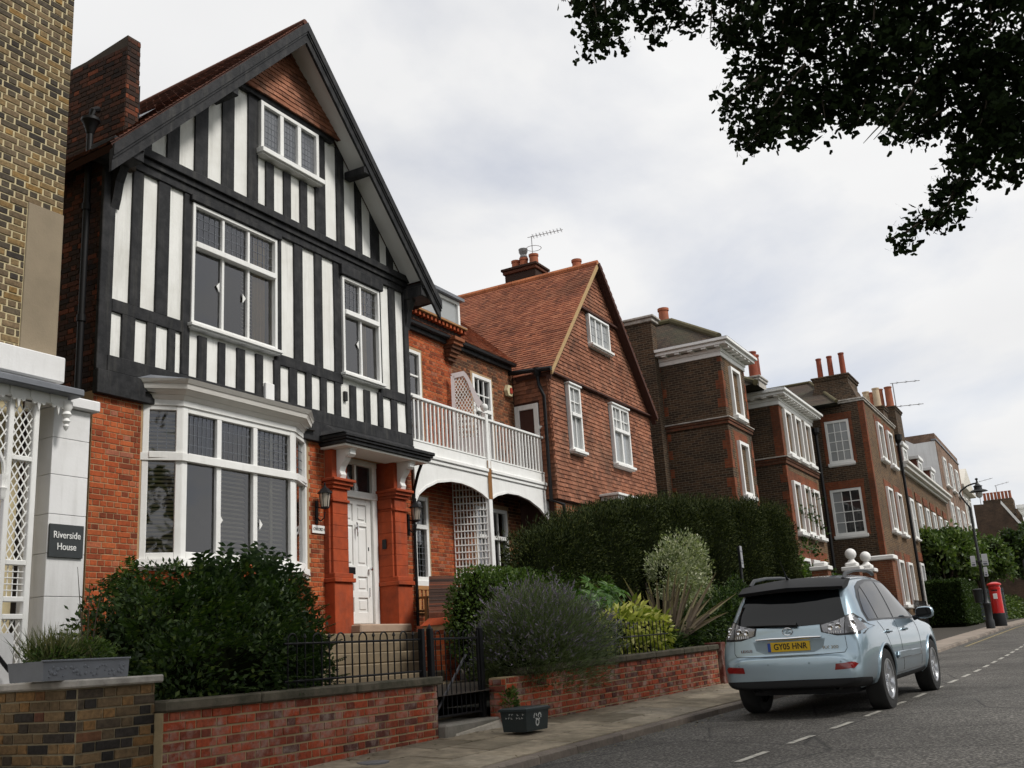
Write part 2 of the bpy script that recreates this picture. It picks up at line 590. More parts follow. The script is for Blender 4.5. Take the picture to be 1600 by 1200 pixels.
def pieces(parent, rects, F, depth, m, name, rest, kind='brick', nsingle=300, jit=0.002, base=0.0):
    """rects (u0,u1,v0,v1) on F: the nearest become objects of their own, the rest one mesh"""
    xa = -F.u
    if xa.cross(F.n).dot(F.v) < 0:
        xa = F.u
    M3 = Matrix((xa, F.n, F.v)).transposed()
    items = []
    for (a, b, c, d) in rects:
        p = F.p((a + b) / 2, (c + d) / 2, base)
        items.append(((0 if in_view(p) else 1), p.length, p, b - a, d - c))
    items.sort(key=lambda t: (t[0], t[1]))
    off = parent_offset(parent)
    for i, (vis, dist, p, wd, ht) in enumerate(items[:nsingle]):
        o = bpy.data.objects.new(name, unit_mesh(kind, m, i % 5))
        COL.objects.link(o)
        o.parent = parent
        dd = depth + random.uniform(-jit, jit)
        o.matrix_local = Matrix.Translation(p - off) @ (M3 @ Matrix.Diagonal((wd, dd, ht))).to_4x4()
    left = items[nsingle:]
    if left:
        vs, fs = [], []
        for i, (vis, dist, p, wd, ht) in enumerate(left):
            me = unit_mesh(kind, m, i % 5)
            k = len(vs)
            MM = M3 @ Matrix.Diagonal((wd, depth + random.uniform(-jit, jit), ht))
            vs += [tuple(p + MM @ v.co) for v in me.vertices]
            fs += [tuple(k + q for q in pl.vertices) for pl in me.polygons]
        me = bpy.data.meshes.new(rest)
        me.from_pydata(vs, [], fs)
        me.update()
        o = link(rest, me, m, parent)
        o['kind'] = 'stuff'


def row_spans(u0, u1, va, vb, holes, poly):
    spans = [(u0, u1)]
    if poly:
        vm = va + 0.4 * (vb - va)
        xs = []
        for i in range(len(poly)):
            (a, b), (c, d) = poly[i], poly[(i + 1) % len(poly)]
            if (b - vm) * (d - vm) < 0:
                xs.append(a + (c - a) * (vm - b) / (d - b))
        xs.sort()
        if len(xs) < 2:
            return []
        spans = [(max(u0, xs[0]), min(u1, xs[-1]))]
    for (a, b, c, d) in holes:
        if c < vb - 0.012 and d > va + 0.012:
            ns = []
            for (p, q) in spans:
                if b <= p or a >= q:
                    ns.append((p, q))
                else:
                    if a - p > 0.02:
                        ns.append((p, a))
                    if q - b > 0.02:
                        ns.append((b, q))
            spans = ns
    return spans


def bond(u0, u1, v0, v1, holes=(), poly=None, style='flemish', L=0.225, H=0.075, j=0.011, seed=1, wob=0.004, jv=None):
    r = random.Random(seed)
    out = []
    n = int(round((v1 - v0) / H))
    for i in range(n):
        va, vb = v0 + i * H, v0 + (i + 1) * H
        for (p, q) in row_spans(u0, u1, va, vb, holes, poly):
            if q - p < 0.03:
                continue
            if style == 'english':
                ws, ph = ([L], 0.0) if i % 2 else ([L / 2], L / 4)
            elif style == 'flemish':
                ws, ph = [L, L / 2], (0.0 if i % 2 else L * 0.75)
            elif style == 'tile':
                ws, ph = [L], (0.0 if i % 2 else L / 2)
            else:
                ws, ph = [L], (0.0 if i % 2 else L / 2)
            per = sum(ws)
            u = u0 - ph - per
            k = 0
            while u < q:
                wv = ws[k % len(ws)]
                a, b = max(u, p), min(u + wv, q)
                if b - a > 0.035:
                    jj = j if style != 'tile' else 0.004
                    jw = jv or jj
                    e = r.uniform(-wob, wob)
                    if style == 'tile':
                        out.append((a + jj / 2, b - jj / 2, va - 0.012 + e, vb + 0.01))
                    else:
                        out.append((a + jw / 2, b - jw / 2, va + jj / 2 + e * .4, vb - jj / 2 + e * .4))
                u += wv
                k += 1
    return out


def wall_grid(F, u0, u1, v0, v1, holes, th, mb=None):
    """a wall of thickness th behind F with real openings"""
    us = sorted({u0, u1, *[max(u0, min(u1, q)) for h in holes for q in h[:2]]})
    vs = sorted({v0, v1, *[max(v0, min(v1, q)) for h in holes for q in h[2:]]})
    b = mb or MB(F)

    def solid(i, k):
        if i < 0 or k < 0 or i >= len(us) - 1 or k >= len(vs) - 1:
            return False
        cu, cv_ = (us[i] + us[i + 1]) / 2, (vs[k] + vs[k + 1]) / 2
        return not any(h[0] < cu < h[1] and h[2] < cv_ < h[3] for h in holes)
    for i in range(len(us) - 1):
        for k in range(len(vs) - 1):
            if not solid(i, k):
                continue
            a, c, d, e = us[i], us[i + 1], vs[k], vs[k + 1]
            b.poly([(a, d, 0), (c, d, 0), (c, e, 0), (a, e, 0)])
            b.poly([(a, e, -th), (c, e, -th), (c, d, -th), (a, d, -th)])
            if not solid(i - 1, k):
                b.poly([(a, d, -th), (a, d, 0), (a, e, 0), (a, e, -th)])
            if not solid(i + 1, k):
                b.poly([(c, d, 0), (c, d, -th), (c, e, -th), (c, e, 0)])
            if not solid(i, k - 1):
                b.poly([(a, d, -th), (c, d, -th), (c, d, 0), (a, d, 0)])
            if not solid(i, k + 1):
                b.poly([(a, e, 0), (c, e, 0), (c, e, -th), (a, e, -th)])
    return b


# ------------------------------------------------------------------ windows


def window(parent, F, u0, u1, v0, v1, cols, rows, fr=0.06, bar=0.03, n0=-0.08, n1=0.02, glass=None, sill=0.06, sill_h=0.07, mull=None,
           trans=None, name='window', m=None, cols0=None, gdepth=None, lead=None, room=None, sillm=None, hood=0.0):
    """one window: frame mesh with its bars, and panes / sill as sub-parts.
    cols, rows: relative sizes of the lights; mull/trans: indices of wide bars; lead: rows of panes with lead lattice"""
    m = m or WHITE
    glass = glass or GLASS
    b1 = n1 - gdepth if gdepth else n1
    b = MB(F)
    b.cbox(u0, u0 + fr, v0, v1, n0, n1)
    b.cbox(u1 - fr, u1, v0, v1, n0, n1)
    b.cbox(u0 + fr, u1 - fr, v0, v0 + fr, n0, n1 - 0.003)
    b.cbox(u0 + fr, u1 - fr, v1 - fr, v1, n0, n1 - 0.003)
    if hood:
        b.cbox(u0 - 0.03, u1 + 0.03, v1 + 0.002, v1 + 0.05, n0, n1 + hood)
    iu, iv = u1 - u0 - 2 * fr, v1 - v0 - 2 * fr
    cu = [u0 + fr]
    for c in cols:
        cu.append(cu[-1] + iu * c / sum(cols))
    cvv = [v0 + fr]
    for c in rows:
        cvv.append(cvv[-1] + iv * c / sum(rows))
    wu = [0.0] + [(0.09 if mull and i in mull else bar) for i in range(1, len(cols))] + [0.0]
    wv = [0.0] + [(0.09 if trans and i in trans else bar) for i in range(1, len(rows))] + [0.0]
    for i in range(1, len(cols)):
        big = mull and i in mull
        b.cbox(cu[i] - wu[i] / 2, cu[i] + wu[i] / 2, (cvv[1] if cols0 and i not in cols0 else v0 + fr), v1 - fr, n0 + 0.01, b1 - (0.0055 if big else 0.03))
    for i in range(1, len(rows)):
        big = trans and i in trans
        b.cbox(u0 + fr, u1 - fr, cvv[i] - wv[i] / 2, cvv[i] + wv[i] / 2, n0 + 0.012, b1 + (0.03 if big else -0.032))
    o = b.build(name, m, parent)
    gp = (n0 + b1) / 2 - 0.012
    for i in range(len(cols)):
        for k in range(len(rows)):
            a, c = cu[i] + wu[i] / 2, cu[i + 1] - wu[i + 1] / 2
            if cols0 is not None and k == 0:      # wide panes below: only the listed bars run down
                if i and i not in cols0:
                    continue
                nx_ = [q for q in cols0 if q > i]
                e_ = nx_[0] if nx_ else len(cols)
                c = cu[e_] - wu[e_] / 2
            d, e = cvv[k] + wv[k] / 2, cvv[k + 1] - wv[k + 1] / 2
            g = glass[k][i] if isinstance(glass, list) else glass
            g = g[i % len(g)] if isinstance(g, list) else g
            pb = MB(F)
            # every pane sits at its own very slight tilt
            t1, t2 = random.uniform(-.003, .003), random.uniform(-.003, .003)
            pb.poly([(a - .004, d - .004, gp + t1), (c + .004, d - .004, gp - t1), (c + .004, e + .004, gp - t1 + t2), (a - .004, e + .004, gp + t1 + t2)])
            link('pane', pb.mesh('pane', fix=False), g, o)
            if lead and k in lead:
                lb = MB(F)
                nu, nv = lead[k]
                for q in range(1, nu):
                    x = a + (c - a) * q / nu
                    lb.box(x - .003, x + .003, d, e, gp - .004, gp + .007)
                for q in range(1, nv):
                    y = d + (e - d) * q / nv
                    lb.box(a, c, y - .003, y + .003, gp - .004, gp + .0065)
                lb.build('lead_lattice', LEAD, o)
    if sill:
        sb = MB(F)
        sb.cbox(u0 - 0.05, u1 + 0.05, v0 - sill_h, v0 - 0.002, n0, n1 + sill)
        sb.cbox(u0 - 0.03, u1 + 0.03, v0 - sill_h - 0.03, v0 - sill_h - 0.002, n0, n1 + sill * 0.5)
        sb.build('sill', sillm or m, o)
    if room:
        rb = MB(F)
        dn = n0 - room
        p = [(u0 - .3, v0 - .2), (u1 + .3, v0 - .2), (u1 + .3, v1 + .2), (u0 - .3, v1 + .2)]
        rb.poly([(x, y, dn) for x, y in p])
        for i in range(4):
            q = (i + 1) % 4
            rb.poly([(*p[i], n0 - .05), (*p[q], n0 - .05), (*p[q], dn), (*p[i], dn)])
        rb.build('room', ROOM, o)
    return o


def blind(parent, F, u0, u1, v0, v1, n, m, pitch=0.05, tilt=0.6):
    b = MB(F)
    k = int((v1 - v0) / pitch)
    for i in range(k):
        y = v0 + (i + .5) * pitch
        b.hexa([(u0, y - .018, n + .018), (u1, y - .018, n + .018), (u1, y - .013, n + .018), (u0, y - .013, n + .018),
                (u0, y + .010, n - .012), (u1, y + .010, n - .012), (u1, y + .015, n - .012), (u0, y + .015, n - .012)])
    b.cbox(u0, u1, v1, v1 + .04, n - .02, n + .02)
    return b.build('blind', m, parent)


def drape(parent, F, u0, u1, v0, v1, n, m, folds=6, name='curtain'):
    b = MB(F)
    k = folds * 6
    pts = [(u0 + (u1 - u0) * i / k, n + .03 * math.sin(i / 6 * 2 * math.pi)) for i in range(k + 1)]
    for (a, c), (d, e) in zip(pts, pts[1:]):
        b.poly([(a, v0, c), (d, v0, e), (d, v1, e), (a, v1, c)])
    return b.build(name, m, parent, smooth=True)


# ------------------------------------------------------------------ foliage


def leaf_mesh(name, c, d, s, ln, wd, fold=0.18):
    """c: base points, d: directions, s: side directions (numpy N x 3); one folded leaf each"""
    n = len(c)
    nm = np.cross(d, s)
    ln = np.broadcast_to(np.asarray(ln, float).reshape(-1, 1), (n, 1))
    wd = np.broadcast_to(np.asarray(wd, float).reshape(-1, 1), (n, 1))
    mid = c + d * ln * 0.5 - nm * ln * fold * .5
    v = np.stack([c, mid + s * wd * .5 + nm * wd * fold, c + d * ln, mid - s * wd * .5 + nm * wd * fold], 1).reshape(-1, 3)
    f = (np.arange(n)[:, None] * 4 + np.array([[0, 1, 2, 3]])).reshape(-1)
    me = bpy.data.meshes.new(name)
    me.vertices.add(len(v))
    me.vertices.foreach_set('co', v.ravel())
    me.loops.add(len(f))
    me.loops.foreach_set('vertex_index', f.astype(np.int32))
    me.polygons.add(n)
    me.polygons.foreach_set('loop_start', np.arange(n, dtype=np.int32) * 4)
    me.polygons.foreach_set('loop_total', np.full(n, 4, dtype=np.int32))
    me.update(calc_edges=True)
    return me


def unit(a):
    return a / np.maximum(np.linalg.norm(a, axis=1, keepdims=True), 1e-9)


def rand_frames(n, out=None, outw=0.6, up=0.0, rs=RS):
    d = unit(rs.normal(size=(n, 3)))
    if out is not None:
        d = unit(d * (1 - outw) + out * outw + np.array([0, 0, up]))
    s = unit(np.cross(d, unit(rs.normal(size=(n, 3)))))
    return d, s


def lump(p, sc, seed):
    """cheap smooth noise from sines, for uneven outlines"""
    r = np.random.RandomState(seed)
    o = np.zeros(len(p))
    for k in range(5):
        w_ = r.normal(size=3) * sc * (1 + .6 * k)
        o += np.sin(p @ w_ + r.uniform(0, 6.3)) / (1 + .5 * k)
    return o / 2.6


def ellipsoid_points(n, c, r, shell=0.55, rs=RS, bump=0.18, bsc=2.5, seed=1):
    d = unit(rs.normal(size=(n, 3)))
    k = 1 + bump * lump(d * np.array(r) + np.array(c), bsc / max(r), seed)
    t = (shell + (1 - shell) * rs.uniform(size=n)) * k
    return np.array(c) + d * np.array(r) * t[:, None], unit(d / np.array(r))


def foliage(parent, name, m, blobs, n, ln, wd, outw=0.55, up=0.1, shell=0.55, bump=0.18, bsc=6.0, zmin=None, seed=3, clump=0.0, keep=None):
    """leaves through the outer volume of several ellipsoids"""
    rs = np.random.RandomState(seed)
    vol = np.array([(b[1][0] * b[1][1] + b[1][1] * b[1][2] + b[1][0] * b[1][2]) for b in blobs])
    cnt = (n * vol / vol.sum()).astype(int)
    P, O = [], []
    for b, k in zip(blobs, cnt):
        p, o = ellipsoid_points(k, b[0], b[1], shell, rs, bump, bsc, seed)
        P.append(p)
        O.append(o)
    P, O = np.concatenate(P), np.concatenate(O)
    if clump:
        q = lump(P, clump, seed + 9) + 0.5 * lump(P, clump * 2.3, seed + 19)
        ok = q > -0.25 + 0.5 * rs.uniform(size=len(P)) - 0.25
        P, O = P[ok], O[ok]
    if zmin is not None:
        ok = P[:, 2] > zmin
        P, O = P[ok], O[ok]
    if keep is not None:
        ok = keep(P)
        P, O = P[ok], O[ok]
    d, s = rand_frames(len(P), O, outw, up, rs)
    sz = rs.uniform(.65, 1.3, size=len(P))
    me = leaf_mesh(name, P, d, s, ln * sz, wd * sz)
    return link(name, me, m, parent)


# ------------------------------------------------------------------ the lie of the land
KX = [-300, 0, 5, 10, 15, 20, 30, 48, 70, 100, 300, 900]
KZ = [-.98, -.98, -.9, -.82, -.74, -.64, -.43, -.05, .25, .5, .8, .8]
KERB = ([-300, 0, 9.5, 14.5, 22, 29, 42, 55, 80, 120, 300], [5.1, 5.0, 4.78, 4.55, 4.05, 3.7, 3.5, 3.3, 2.6, 0.5, -14])
WALLL = ([-300, 0, 9.7, 11, 17.3, 25, 34, 50, 80, 120, 300], [6.5, 6.45, 6.4, 6.2, 5.75, 5.9, 6.9, 6.5, 6.5, 5.5, -6])


def zpw(x):
    return float(np.interp(x, KX, KZ))


def yk(x):
    return float(np.interp(x, *KERB))


def yw(x):
    return float(np.interp(x, *WALLL))


def zpav(x, y):
    t = max(0.0, min(1.0, (yw(x) - y) / (yw(x) - yk(x))))
    return zpw(x) - 0.10 * t


def zroad(x):
    return zpw(x) - 0.175

# ================================================================== GROUND, ROAD, PAVEMENT
def strip(name, xs, yf0, yf1, zf, m, nseg=1, **tags):
    b = MB()
    for x0, x1 in zip(xs, xs[1:]):
        for k in range(nseg):
            q = []
            for (x, t) in ((x0, k / nseg), (x1, k / nseg), (x1, (k + 1) / nseg), (x0, (k + 1) / nseg)):
                y = yf0(x) + (yf1(x) - yf0(x)) * t
                q.append((x, y, zf(x, y)))
            b.poly(q)
    o = b.build(name, m)
    tag(o, **tags)
    return o


def asphalt():
    m, t = new_mat('asphalt')
    g = t.n('ShaderNodeNewGeometry').outputs['Position']
    fine = t.n('ShaderNodeTexVoronoi', {'Vector': g, 'Scale': 38.0}).outputs[0]
    grit = t.n('ShaderNodeTexNoise', {'Vector': g, 'Scale': 60.0, 'Detail': 6.0, 'Roughness': 0.85}).outputs[0]
    big = t.n('ShaderNodeTexNoise', {'Vector': g, 'Scale': 0.7, 'Detail': 7.0, 'Roughness': 0.65}).outputs[0]
    c = t.ramp(t.math('ADD', t.math('MULTIPLY', grit, 0.6), t.math('MULTIPLY', fine, 0.5)), [(0.30, (0.022, 0.021, 0.020)), (0.52, (0.066, 0.062, 0.057)), (0.72, (0.17, 0.16, 0.145))])
    c = t.mix(1.0, c, t.ramp(big, [(0.3, g3(0.6)), (0.5, g3(.95)), (0.72, g3(1.25))]), 'MULTIPLY')
    crack = t.n('ShaderNodeTexVoronoi', {'Vector': g, 'Scale': 0.55}, feature='DISTANCE_TO_EDGE').outputs[0]
    c = t.mix(t.ramp(crack, [(0.0, g3(0.7)), (0.012, g3(0))]), c, (0.018, 0.018, 0.018, 1))
    finish(t, c, 0.88, t.math('ADD', fine, grit), 0.7, 0.006, 0, 0.25)
    MATS['asphalt'] = m
    return m


XS = sorted(set([-300, -100, -40, -10, 0, 3, 7.5, 12, 18, 62, 200] + KX[:-1] + KERB[0] + WALLL[0]))
GROUND = mat('rough_ground', (0.09, 0.085, 0.06), 0.95, 0.3, 0.8, 0.6, 8)
strip('ground', [-900] + XS + [900], lambda x: -700, lambda x: 900, lambda x, y: zpw(x) - 0.42, GROUND, kind='structure')
road = strip('road', XS, lambda x: yk(x), lambda x: yk(x) - 9.0, lambda x, y: zroad(x) + 0.012 * (4.5 - abs(y - yk(x) + 4.5)), asphalt(), nseg=2, kind='structure')
# far pavement and the river bank behind the camera
strip('riverside_pavement', XS, lambda x: yk(x) - 9.0, lambda x: yk(x) - 40.0, lambda x, y: zroad(x) + 0.07, mat('worn_grass', (0.07, 0.085, 0.035), 0.95, 0.35, 1.5, 0.8, 20), kind='structure')

MARK = mat('road_paint', (0.46, 0.44, 0.39), 0.8, 0.25, 14, 0.4, 60, dirt=(0.10, 0.10, 0.09), dsc=14, damt=0.95)
YELLOW = mat('yellow_line_paint', (0.32, 0.25, 0.08), 0.8, 0.2, 14, 0.4, 60, dirt=(0.12, 0.11, 0.1), dsc=8, damt=0.8)


def zsurf(x, y):
    return zroad(x) + 0.012 * (4.5 - abs(y - yk(x) + 4.5))


def mark(x0, y0, x1, y1, wd, m, name):
    d = V3((x1 - x0, y1 - y0, 0)).normalized()
    s = V3((-d.y, d.x, 0)) * wd / 2
    b = MB()
    n = max(1, int((x1 - x0) / 2))
    for i in range(n):
        p, q = [V3((x0 + (x1 - x0) * t / n, y0 + (y1 - y0) * t / n, 0)) for t in (i, i + 1)]
        b.poly([(v.x, v.y, zsurf(v.x, v.y) + 0.006) for v in (p - s, q - s, q + s, p + s)])
    return b.build(name, m, road)


def ydash(x):
    return float(np.interp(x, [5, 9, 12, 15.5, 20, 25, 32, 45, 60], [3.12, 2.83, 2.53, 2.28, 2.03, 1.87, 1.75, 1.7, 1.5]))


x = 6.35
while x < 34:
    mark(x, ydash(x), x + 0.66, ydash(x + .66), 0.07, MARK, 'bay_dash')
    x += 1.235
mark(31.5, yk(31.5) - 0.32, 60, yk(60) - 0.32, 0.07, YELLOW, 'yellow_line')

# pavement: bed, then the stones that can be told apart
PAVBED = mat('pavement_bed', (0.04, 0.034, 0.025), 0.95, 0.3, 8, 0.6, 50, dirt=(0.05, 0.045, 0.04), dsc=5, damt=0.6)
FLAG = piece_mat('york_stone', [(0, (0.20, 0.168, 0.12)), (0.4, (0.30, 0.25, 0.18)), (0.75, (0.36, 0.305, 0.225)), (1, (0.26, 0.225, 0.175))], rough=0.9, var=0.3, sc=7, bump=0.6, stain=(0.085, 0.07, 0.045), ssc=1.9, samt=0.75, slo=.45)
pav = strip('pavement', XS, lambda x: yk(x) + 0.13, lambda x: yw(x) + (0.05 if x < 20 else 4.0), lambda x, y: zpav(x, y) - 0.012, PAVBED, nseg=2, kind='structure')
strip('far_pavement', [24, 29, 35, 42, 48, 55, 62, 70, 80, 100, 120], lambda x: yk(x) + 0.14, lambda x: yk(x) + 6.0, lambda x, y: zpav(x, y) - 0.004,
      mat('far_flags', (0.27, 0.225, 0.185), 0.9, 0.3, 1.3, 0.4, 12, dirt=(0.13, 0.11, 0.09), dsc=0.9, damt=0.5), kind='structure')
pr = random.Random(3)


def slab(parent, x0, x1, t0, t1, zo, th, name, m, e=0.020):
    """stone between pavement fractions t0..t1 (0 kerb, 1 wall)"""
    def P(x, t, z):
        y = yk(x) + 0.16 + (yw(x) - yk(x) - 0.16) * t
        return (x, y, zpav(x, y) + z)
    b = MB()
    ex = e / 2
    et = e / 3.2
    tl = [pr.uniform(-.004, .004) for _ in range(4)]
    c = [(x0 + ex, t0 + et), (x1 - ex, t0 + et), (x1 - ex, t1 - et), (x0 + ex, t1 - et)]
    c = [(a + pr.uniform(-.006, .006), q + pr.uniform(-.003, .003)) for a, q in c]
    mx, mt = (x0 + x1) / 2, (t0 + t1) / 2
    top = [P(mx + (a - mx) * .985, mt + (q - mt) * .985, zo + k) for (a, q), k in zip(c, tl)]
    lip = [P(a, q, zo + k - .007) for (a, q), k in zip(c, tl)]
    bot = [P(a, q, zo - th) for (a, q) in c]
    k = len(b.v)
    b.v += bot + lip + top
    for i in range(4):
        j = (i + 1) % 4
        b.f += [(k + i, k + j, k + 4 + j, k + 4 + i), (k + 4 + i, k + 4 + j, k + 8 + j, k + 8 + i)]
    b.f.append((k + 8, k + 9, k + 10, k + 11))
    return b.build(name, m, parent)


for row, (t0, t1) in enumerate(((0, .33), (.33, .68), (.68, 1.0))):
    x = 2.0 + row * 0.37
    while x < 24:
        ln = pr.uniform(.62, 1.15)
        slab(pav, x, x + ln, t0, t1, 0.0, 0.03, 'paving_stone', FLAG)
        x += ln

KERBST = piece_mat('kerb_granite', [(0, (0.14, 0.115, 0.095)), (0.5, (0.20, 0.165, 0.135)), (1, (0.25, 0.21, 0.17))], var=0.25, sc=20, stain=(0.11, 0.09, 0.085), ssc=3, samt=0.6)
kerb = strip('kerb', XS, lambda x: yk(x) + 0.02, lambda x: yk(x) + 0.15, lambda x, y: zpav(x, yk(x)) - 0.02, PAVBED, kind='structure')


def kstone(x0, x1):
    b = MB()
    p = []
    for z0, z1 in ((-0.16, 0.0),):
        for (x, yo, zo) in ((x0 + .004, 0, -.16), (x1 - .004, 0, -.16), (x1 - .004, .16, -.16), (x0 + .004, .16, -.16),
                            (x0 + .004, 0.012, -.012), (x1 - .004, 0.012, -.012), (x1 - .004, .16, 0), (x0 + .004, .16, 0)):
            p.append((x, yk(x) + yo, zpw(x) - 0.10 + zo))
    tp = [(x0 + .006, yk(x0) + .03, zpw(x0) - .10 + .003), (x1 - .006, yk(x1) + .03, zpw(x1) - .10 + .003)]
    k = len(b.v)
    b.v += p + tp
    b.f += [(k, k + 1, k + 5, k + 4), (k + 4, k + 5, k + 9, k + 8), (k + 8, k + 9, k + 6, k + 7), (k + 2, k + 3, k + 7, k + 6), (k + 1, k + 2, k + 6, k + 9, k + 5), (k + 3, k, k + 4, k + 8, k + 7)]
    b.build('kerb_stone', KERBST, kerb)


x = 1.5
while x < 62:
    ln = pr.uniform(.7, 1.05)
    kstone(x, x + ln)
    x += ln

# planted ground behind the front walls
strip('garden_ground', [5.7, 7, 9, 10.8, 13, 16, 20, 25, 30], lambda x: yw(x) + 0.12, lambda x: 13.0, lambda x, y: zpw(x) + 0.42, SOIL, kind='structure')

# ================================================================== THE YELLOW BRICK HOUSE ON THE LEFT
lh = thing('yellow_brick_house', 'tall yellow stock brick house with white band and stucco pier, nearest on the left edge', 'house', (6.4, 9.5, -0.9))
F = front(9.3)
b = MB(F)
b.box(0.5, 6.93, 3.3, 9.6, -5.0, 0.0)
b.box(0.5, 6.60, -1.0, 3.3, -5.0, -0.02)
b.build('wall', YEL_MORTAR, lh)
holes = [(6.50, 6.94, 2.9, 5.04)]
pieces(lh, bond(5.6, 6.94, 3.35, 8.15, holes, style='flemish', H=0.0765, seed=4, j=0.015, jv=.025), F, 0.008, YEL_BRICK, 'brick', 'brickwork')
Fs = Fr((6.93, 0, 0), (0, 1, 0), (0, 0, 1), (1, 0, 0))
pieces(lh, bond(9.3, 10.6, 3.35, 8.15, style='flemish', H=0.0765, seed=5), Fs, 0.008, YEL_BRICK, 'side_brick', 'side_brickwork', nsingle=0)
cb(lh, 'stone_panel', mat('buff_panel', (0.26, 0.21, 0.145), 0.9, 0.12, 3, 0.4, 50, dirt=(0.16, 0.13, 0.09), dsc=2, damt=0.4), 6.50, 6.94, 9.285, 9.33, 3.34, 5.04)
cb(lh, 'white_band', STUCCO, 4.5, 6.95, 9.14, 9.32, 3.07, 3.35, 0.012)
cb(lh, 'lower_band', STUCCO, 4.5, 6.90, 9.19, 9.32, 2.93, 3.068, 0.01)
# stucco pier: courses of stucco blocks with thin joints, and a cap
zc = [-0.75, -0.1, 0.40, 0.82, 1.24, 1.63, 2.03, 2.41, 2.73]
for a, c in zip(zc, zc[1:]):
    cb(lh, 'stucco_block', STUCCO, 6.66, 7.10, 8.9, 9.32, a + .002, c - .002, 0.004)
cb(lh, 'pier_cap', STUCCO, 6.62, 7.17, 8.83, 9.33, 2.735, 2.85, 0.012)

# porch with lattice panels, arch and fretted valance
po = thing('trellis_porch', 'white trellis porch with fretted valance and dark lead roof at the left edge', 'porch', (6.2, 8.9, -0.8))
cb(po, 'lead_roof', LEAD, 4.4, 6.80, 8.62, 9.18, 2.80, 2.875, 0.012)
b = MB()
b.cbox(4.4, 6.70, 8.76, 8.80, 2.705, 2.80, .004)
b.build('valance_board', WHITE, po)
Fv = front(8.75)
for i in range(8):
    c = 6.60 - i * 0.222
    b = MB(Fv)
    pts = [(c - .10, 2.80)]
    for a in range(0, 181, 20):
        t = math.radians(180 + a * 1.0)
        pts.append((c + .10 * math.cos(t), 2.74 + .055 * math.sin(t)))
    pts.append((c + .10, 2.80))
    b.prism(pts, -0.02, 0.0)
    b.prism([(c - .022, 2.70), (c, 2.60), (c + .022, 2.70)], -0.019, -0.001)
    for sx in (-1, 1):
        b.prism([(c + sx * .05 + .022 * math.cos(t), 2.692 + .022 * math.sin(t)) for t in [k * math.pi / 4 for k in range(8)]], -0.018, -0.002)
    b.build('valance_scallop', WHITE, po)
b = MB()
b.lathe((6.70, 8.76, 2.45), [(.0, 0), (.018, .02), (.03, .05), (.02, .07), (.04, .1), (.025, .13), (.05, .17), (.035, .2), (.055, .24), (.055, .30)], 10)
b.build('drop_finial', WHITE, po, True)
# uprights and rails
for (x0, x1) in ((6.37, 6.43), (6.10, 6.155)):
    cb(po, 'post', WHITE, x0, x1, 8.80, 8.86, -0.75, 2.80)
for z in (2.12, 1.12, 0.78, 0.62):
    cb(po, 'rail', WHITE, 6.155, 6.37, 8.80, 8.855, z - .025, z + .025)
cb(po, 'rail', WHITE, 4.6, 6.10, 8.80, 8.855, 2.66, 2.70)
Fl = front(8.83)


def lattice(parent, F, u0, u1, v0, v1, pitch, n, wd=.012, name='lattice_slat', inside=None, slope=1.6, n0=None, th=.006):
    """crossed diagonal slats, each one an object"""
    n0 = n if n0 is None else n0
    for sgn, nn in ((1, n), (-1, n - th * 1.3)):
        c = u0 - (v1 - v0) / slope
        while c < u1 + (v1 - v0) / slope:
            # line u = c + sgn * (v - v0) / slope   (or from the other end)
            base = c if sgn > 0 else c + (v1 - v0) / slope * 0
            seg = []
            steps = 60
            for i in range(steps + 1):
                v = v0 + (v1 - v0) * i / steps
                u = base + sgn * (v - v0) / slope + (0 if sgn > 0 else (v1 - v0) / slope * 0)
                ok = u0 <= u <= u1 and (inside is None or inside(u, v))
                seg.append((u, v, ok))
            best, cur = [], []
            for q in seg:
                if q[2]:
                    cur.append(q)
                else:
                    if len(cur) > len(best):
                        best = cur
                    cur = []
            if len(cur) > len(best):
                best = cur
            if len(best) > 2:
                (ua, va, _), (ub, vb, _) = best[0], best[-1]
                b_ = MB(F)
                L_ = math.hypot(ub - ua, vb - va)
                ox, oy = -(vb - va) / L_ * wd / 2, (ub - ua) / L_ * wd / 2
                b_.prism([(ua - ox, va - oy), (ub - ox, vb - oy), (ub + ox, vb + oy), (ua + ox, va + oy)], nn - th / 2, nn + th / 2)
                b_.build(name, WHITE, parent)
            c += pitch


for (za, zb) in ((2.145, 2.66), (1.145, 2.095), (-0.3, 0.595)):
    lattice(po, Fl, 6.155, 6.37, za, zb, 0.072, 0.0)
for i in range(1, 5):
    cb(po, 'lattice_slat', WHITE, 6.155, 6.37, 8.826, 8.834, .805 + .058 * i - .005, .805 + .058 * i + .005, .002)
for i in range(1, 4):
    cb(po, 'lattice_slat', WHITE, 6.155 + .054 * i - .005, 6.155 + .054 * i + .005, 8.834, 8.842, .805, 1.095, .002)
# spandrel over the arch
arc = [(6.10, 1.95), (6.085, 2.06), (6.02, 2.18), (5.90, 2.30), (5.72, 2.40), (5.5, 2.45)]


def over(u, v):
    us = [p[0] for p in reversed(arc)]
    vs = [p[1] for p in reversed(arc)]
    return v > np.interp(u, us, vs) + .02


lattice(po, Fl, 5.5, 6.10, 1.95, 2.66, 0.085, 0.0, inside=over)
b = MB()
b.tube([(p[0], 8.83, p[1]) for p in arc], .022, 6)
b.build('arch_rib', WHITE, po, True)
b = MB()
b.lathe((6.085, 8.82, 1.70), [(.02, 0), (.035, .03), (.03, .08), (.045, .11), (.03, .14), (.045, .2), (.045, .24)], 8)
b.build('arch_corbel', WHITE, po, True)
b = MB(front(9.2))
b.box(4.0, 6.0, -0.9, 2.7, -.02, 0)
b.build('back_panel', mat('porch_shade', (0.62, 0.60, 0.66), 0.8, 0.05, 2, 0), po)

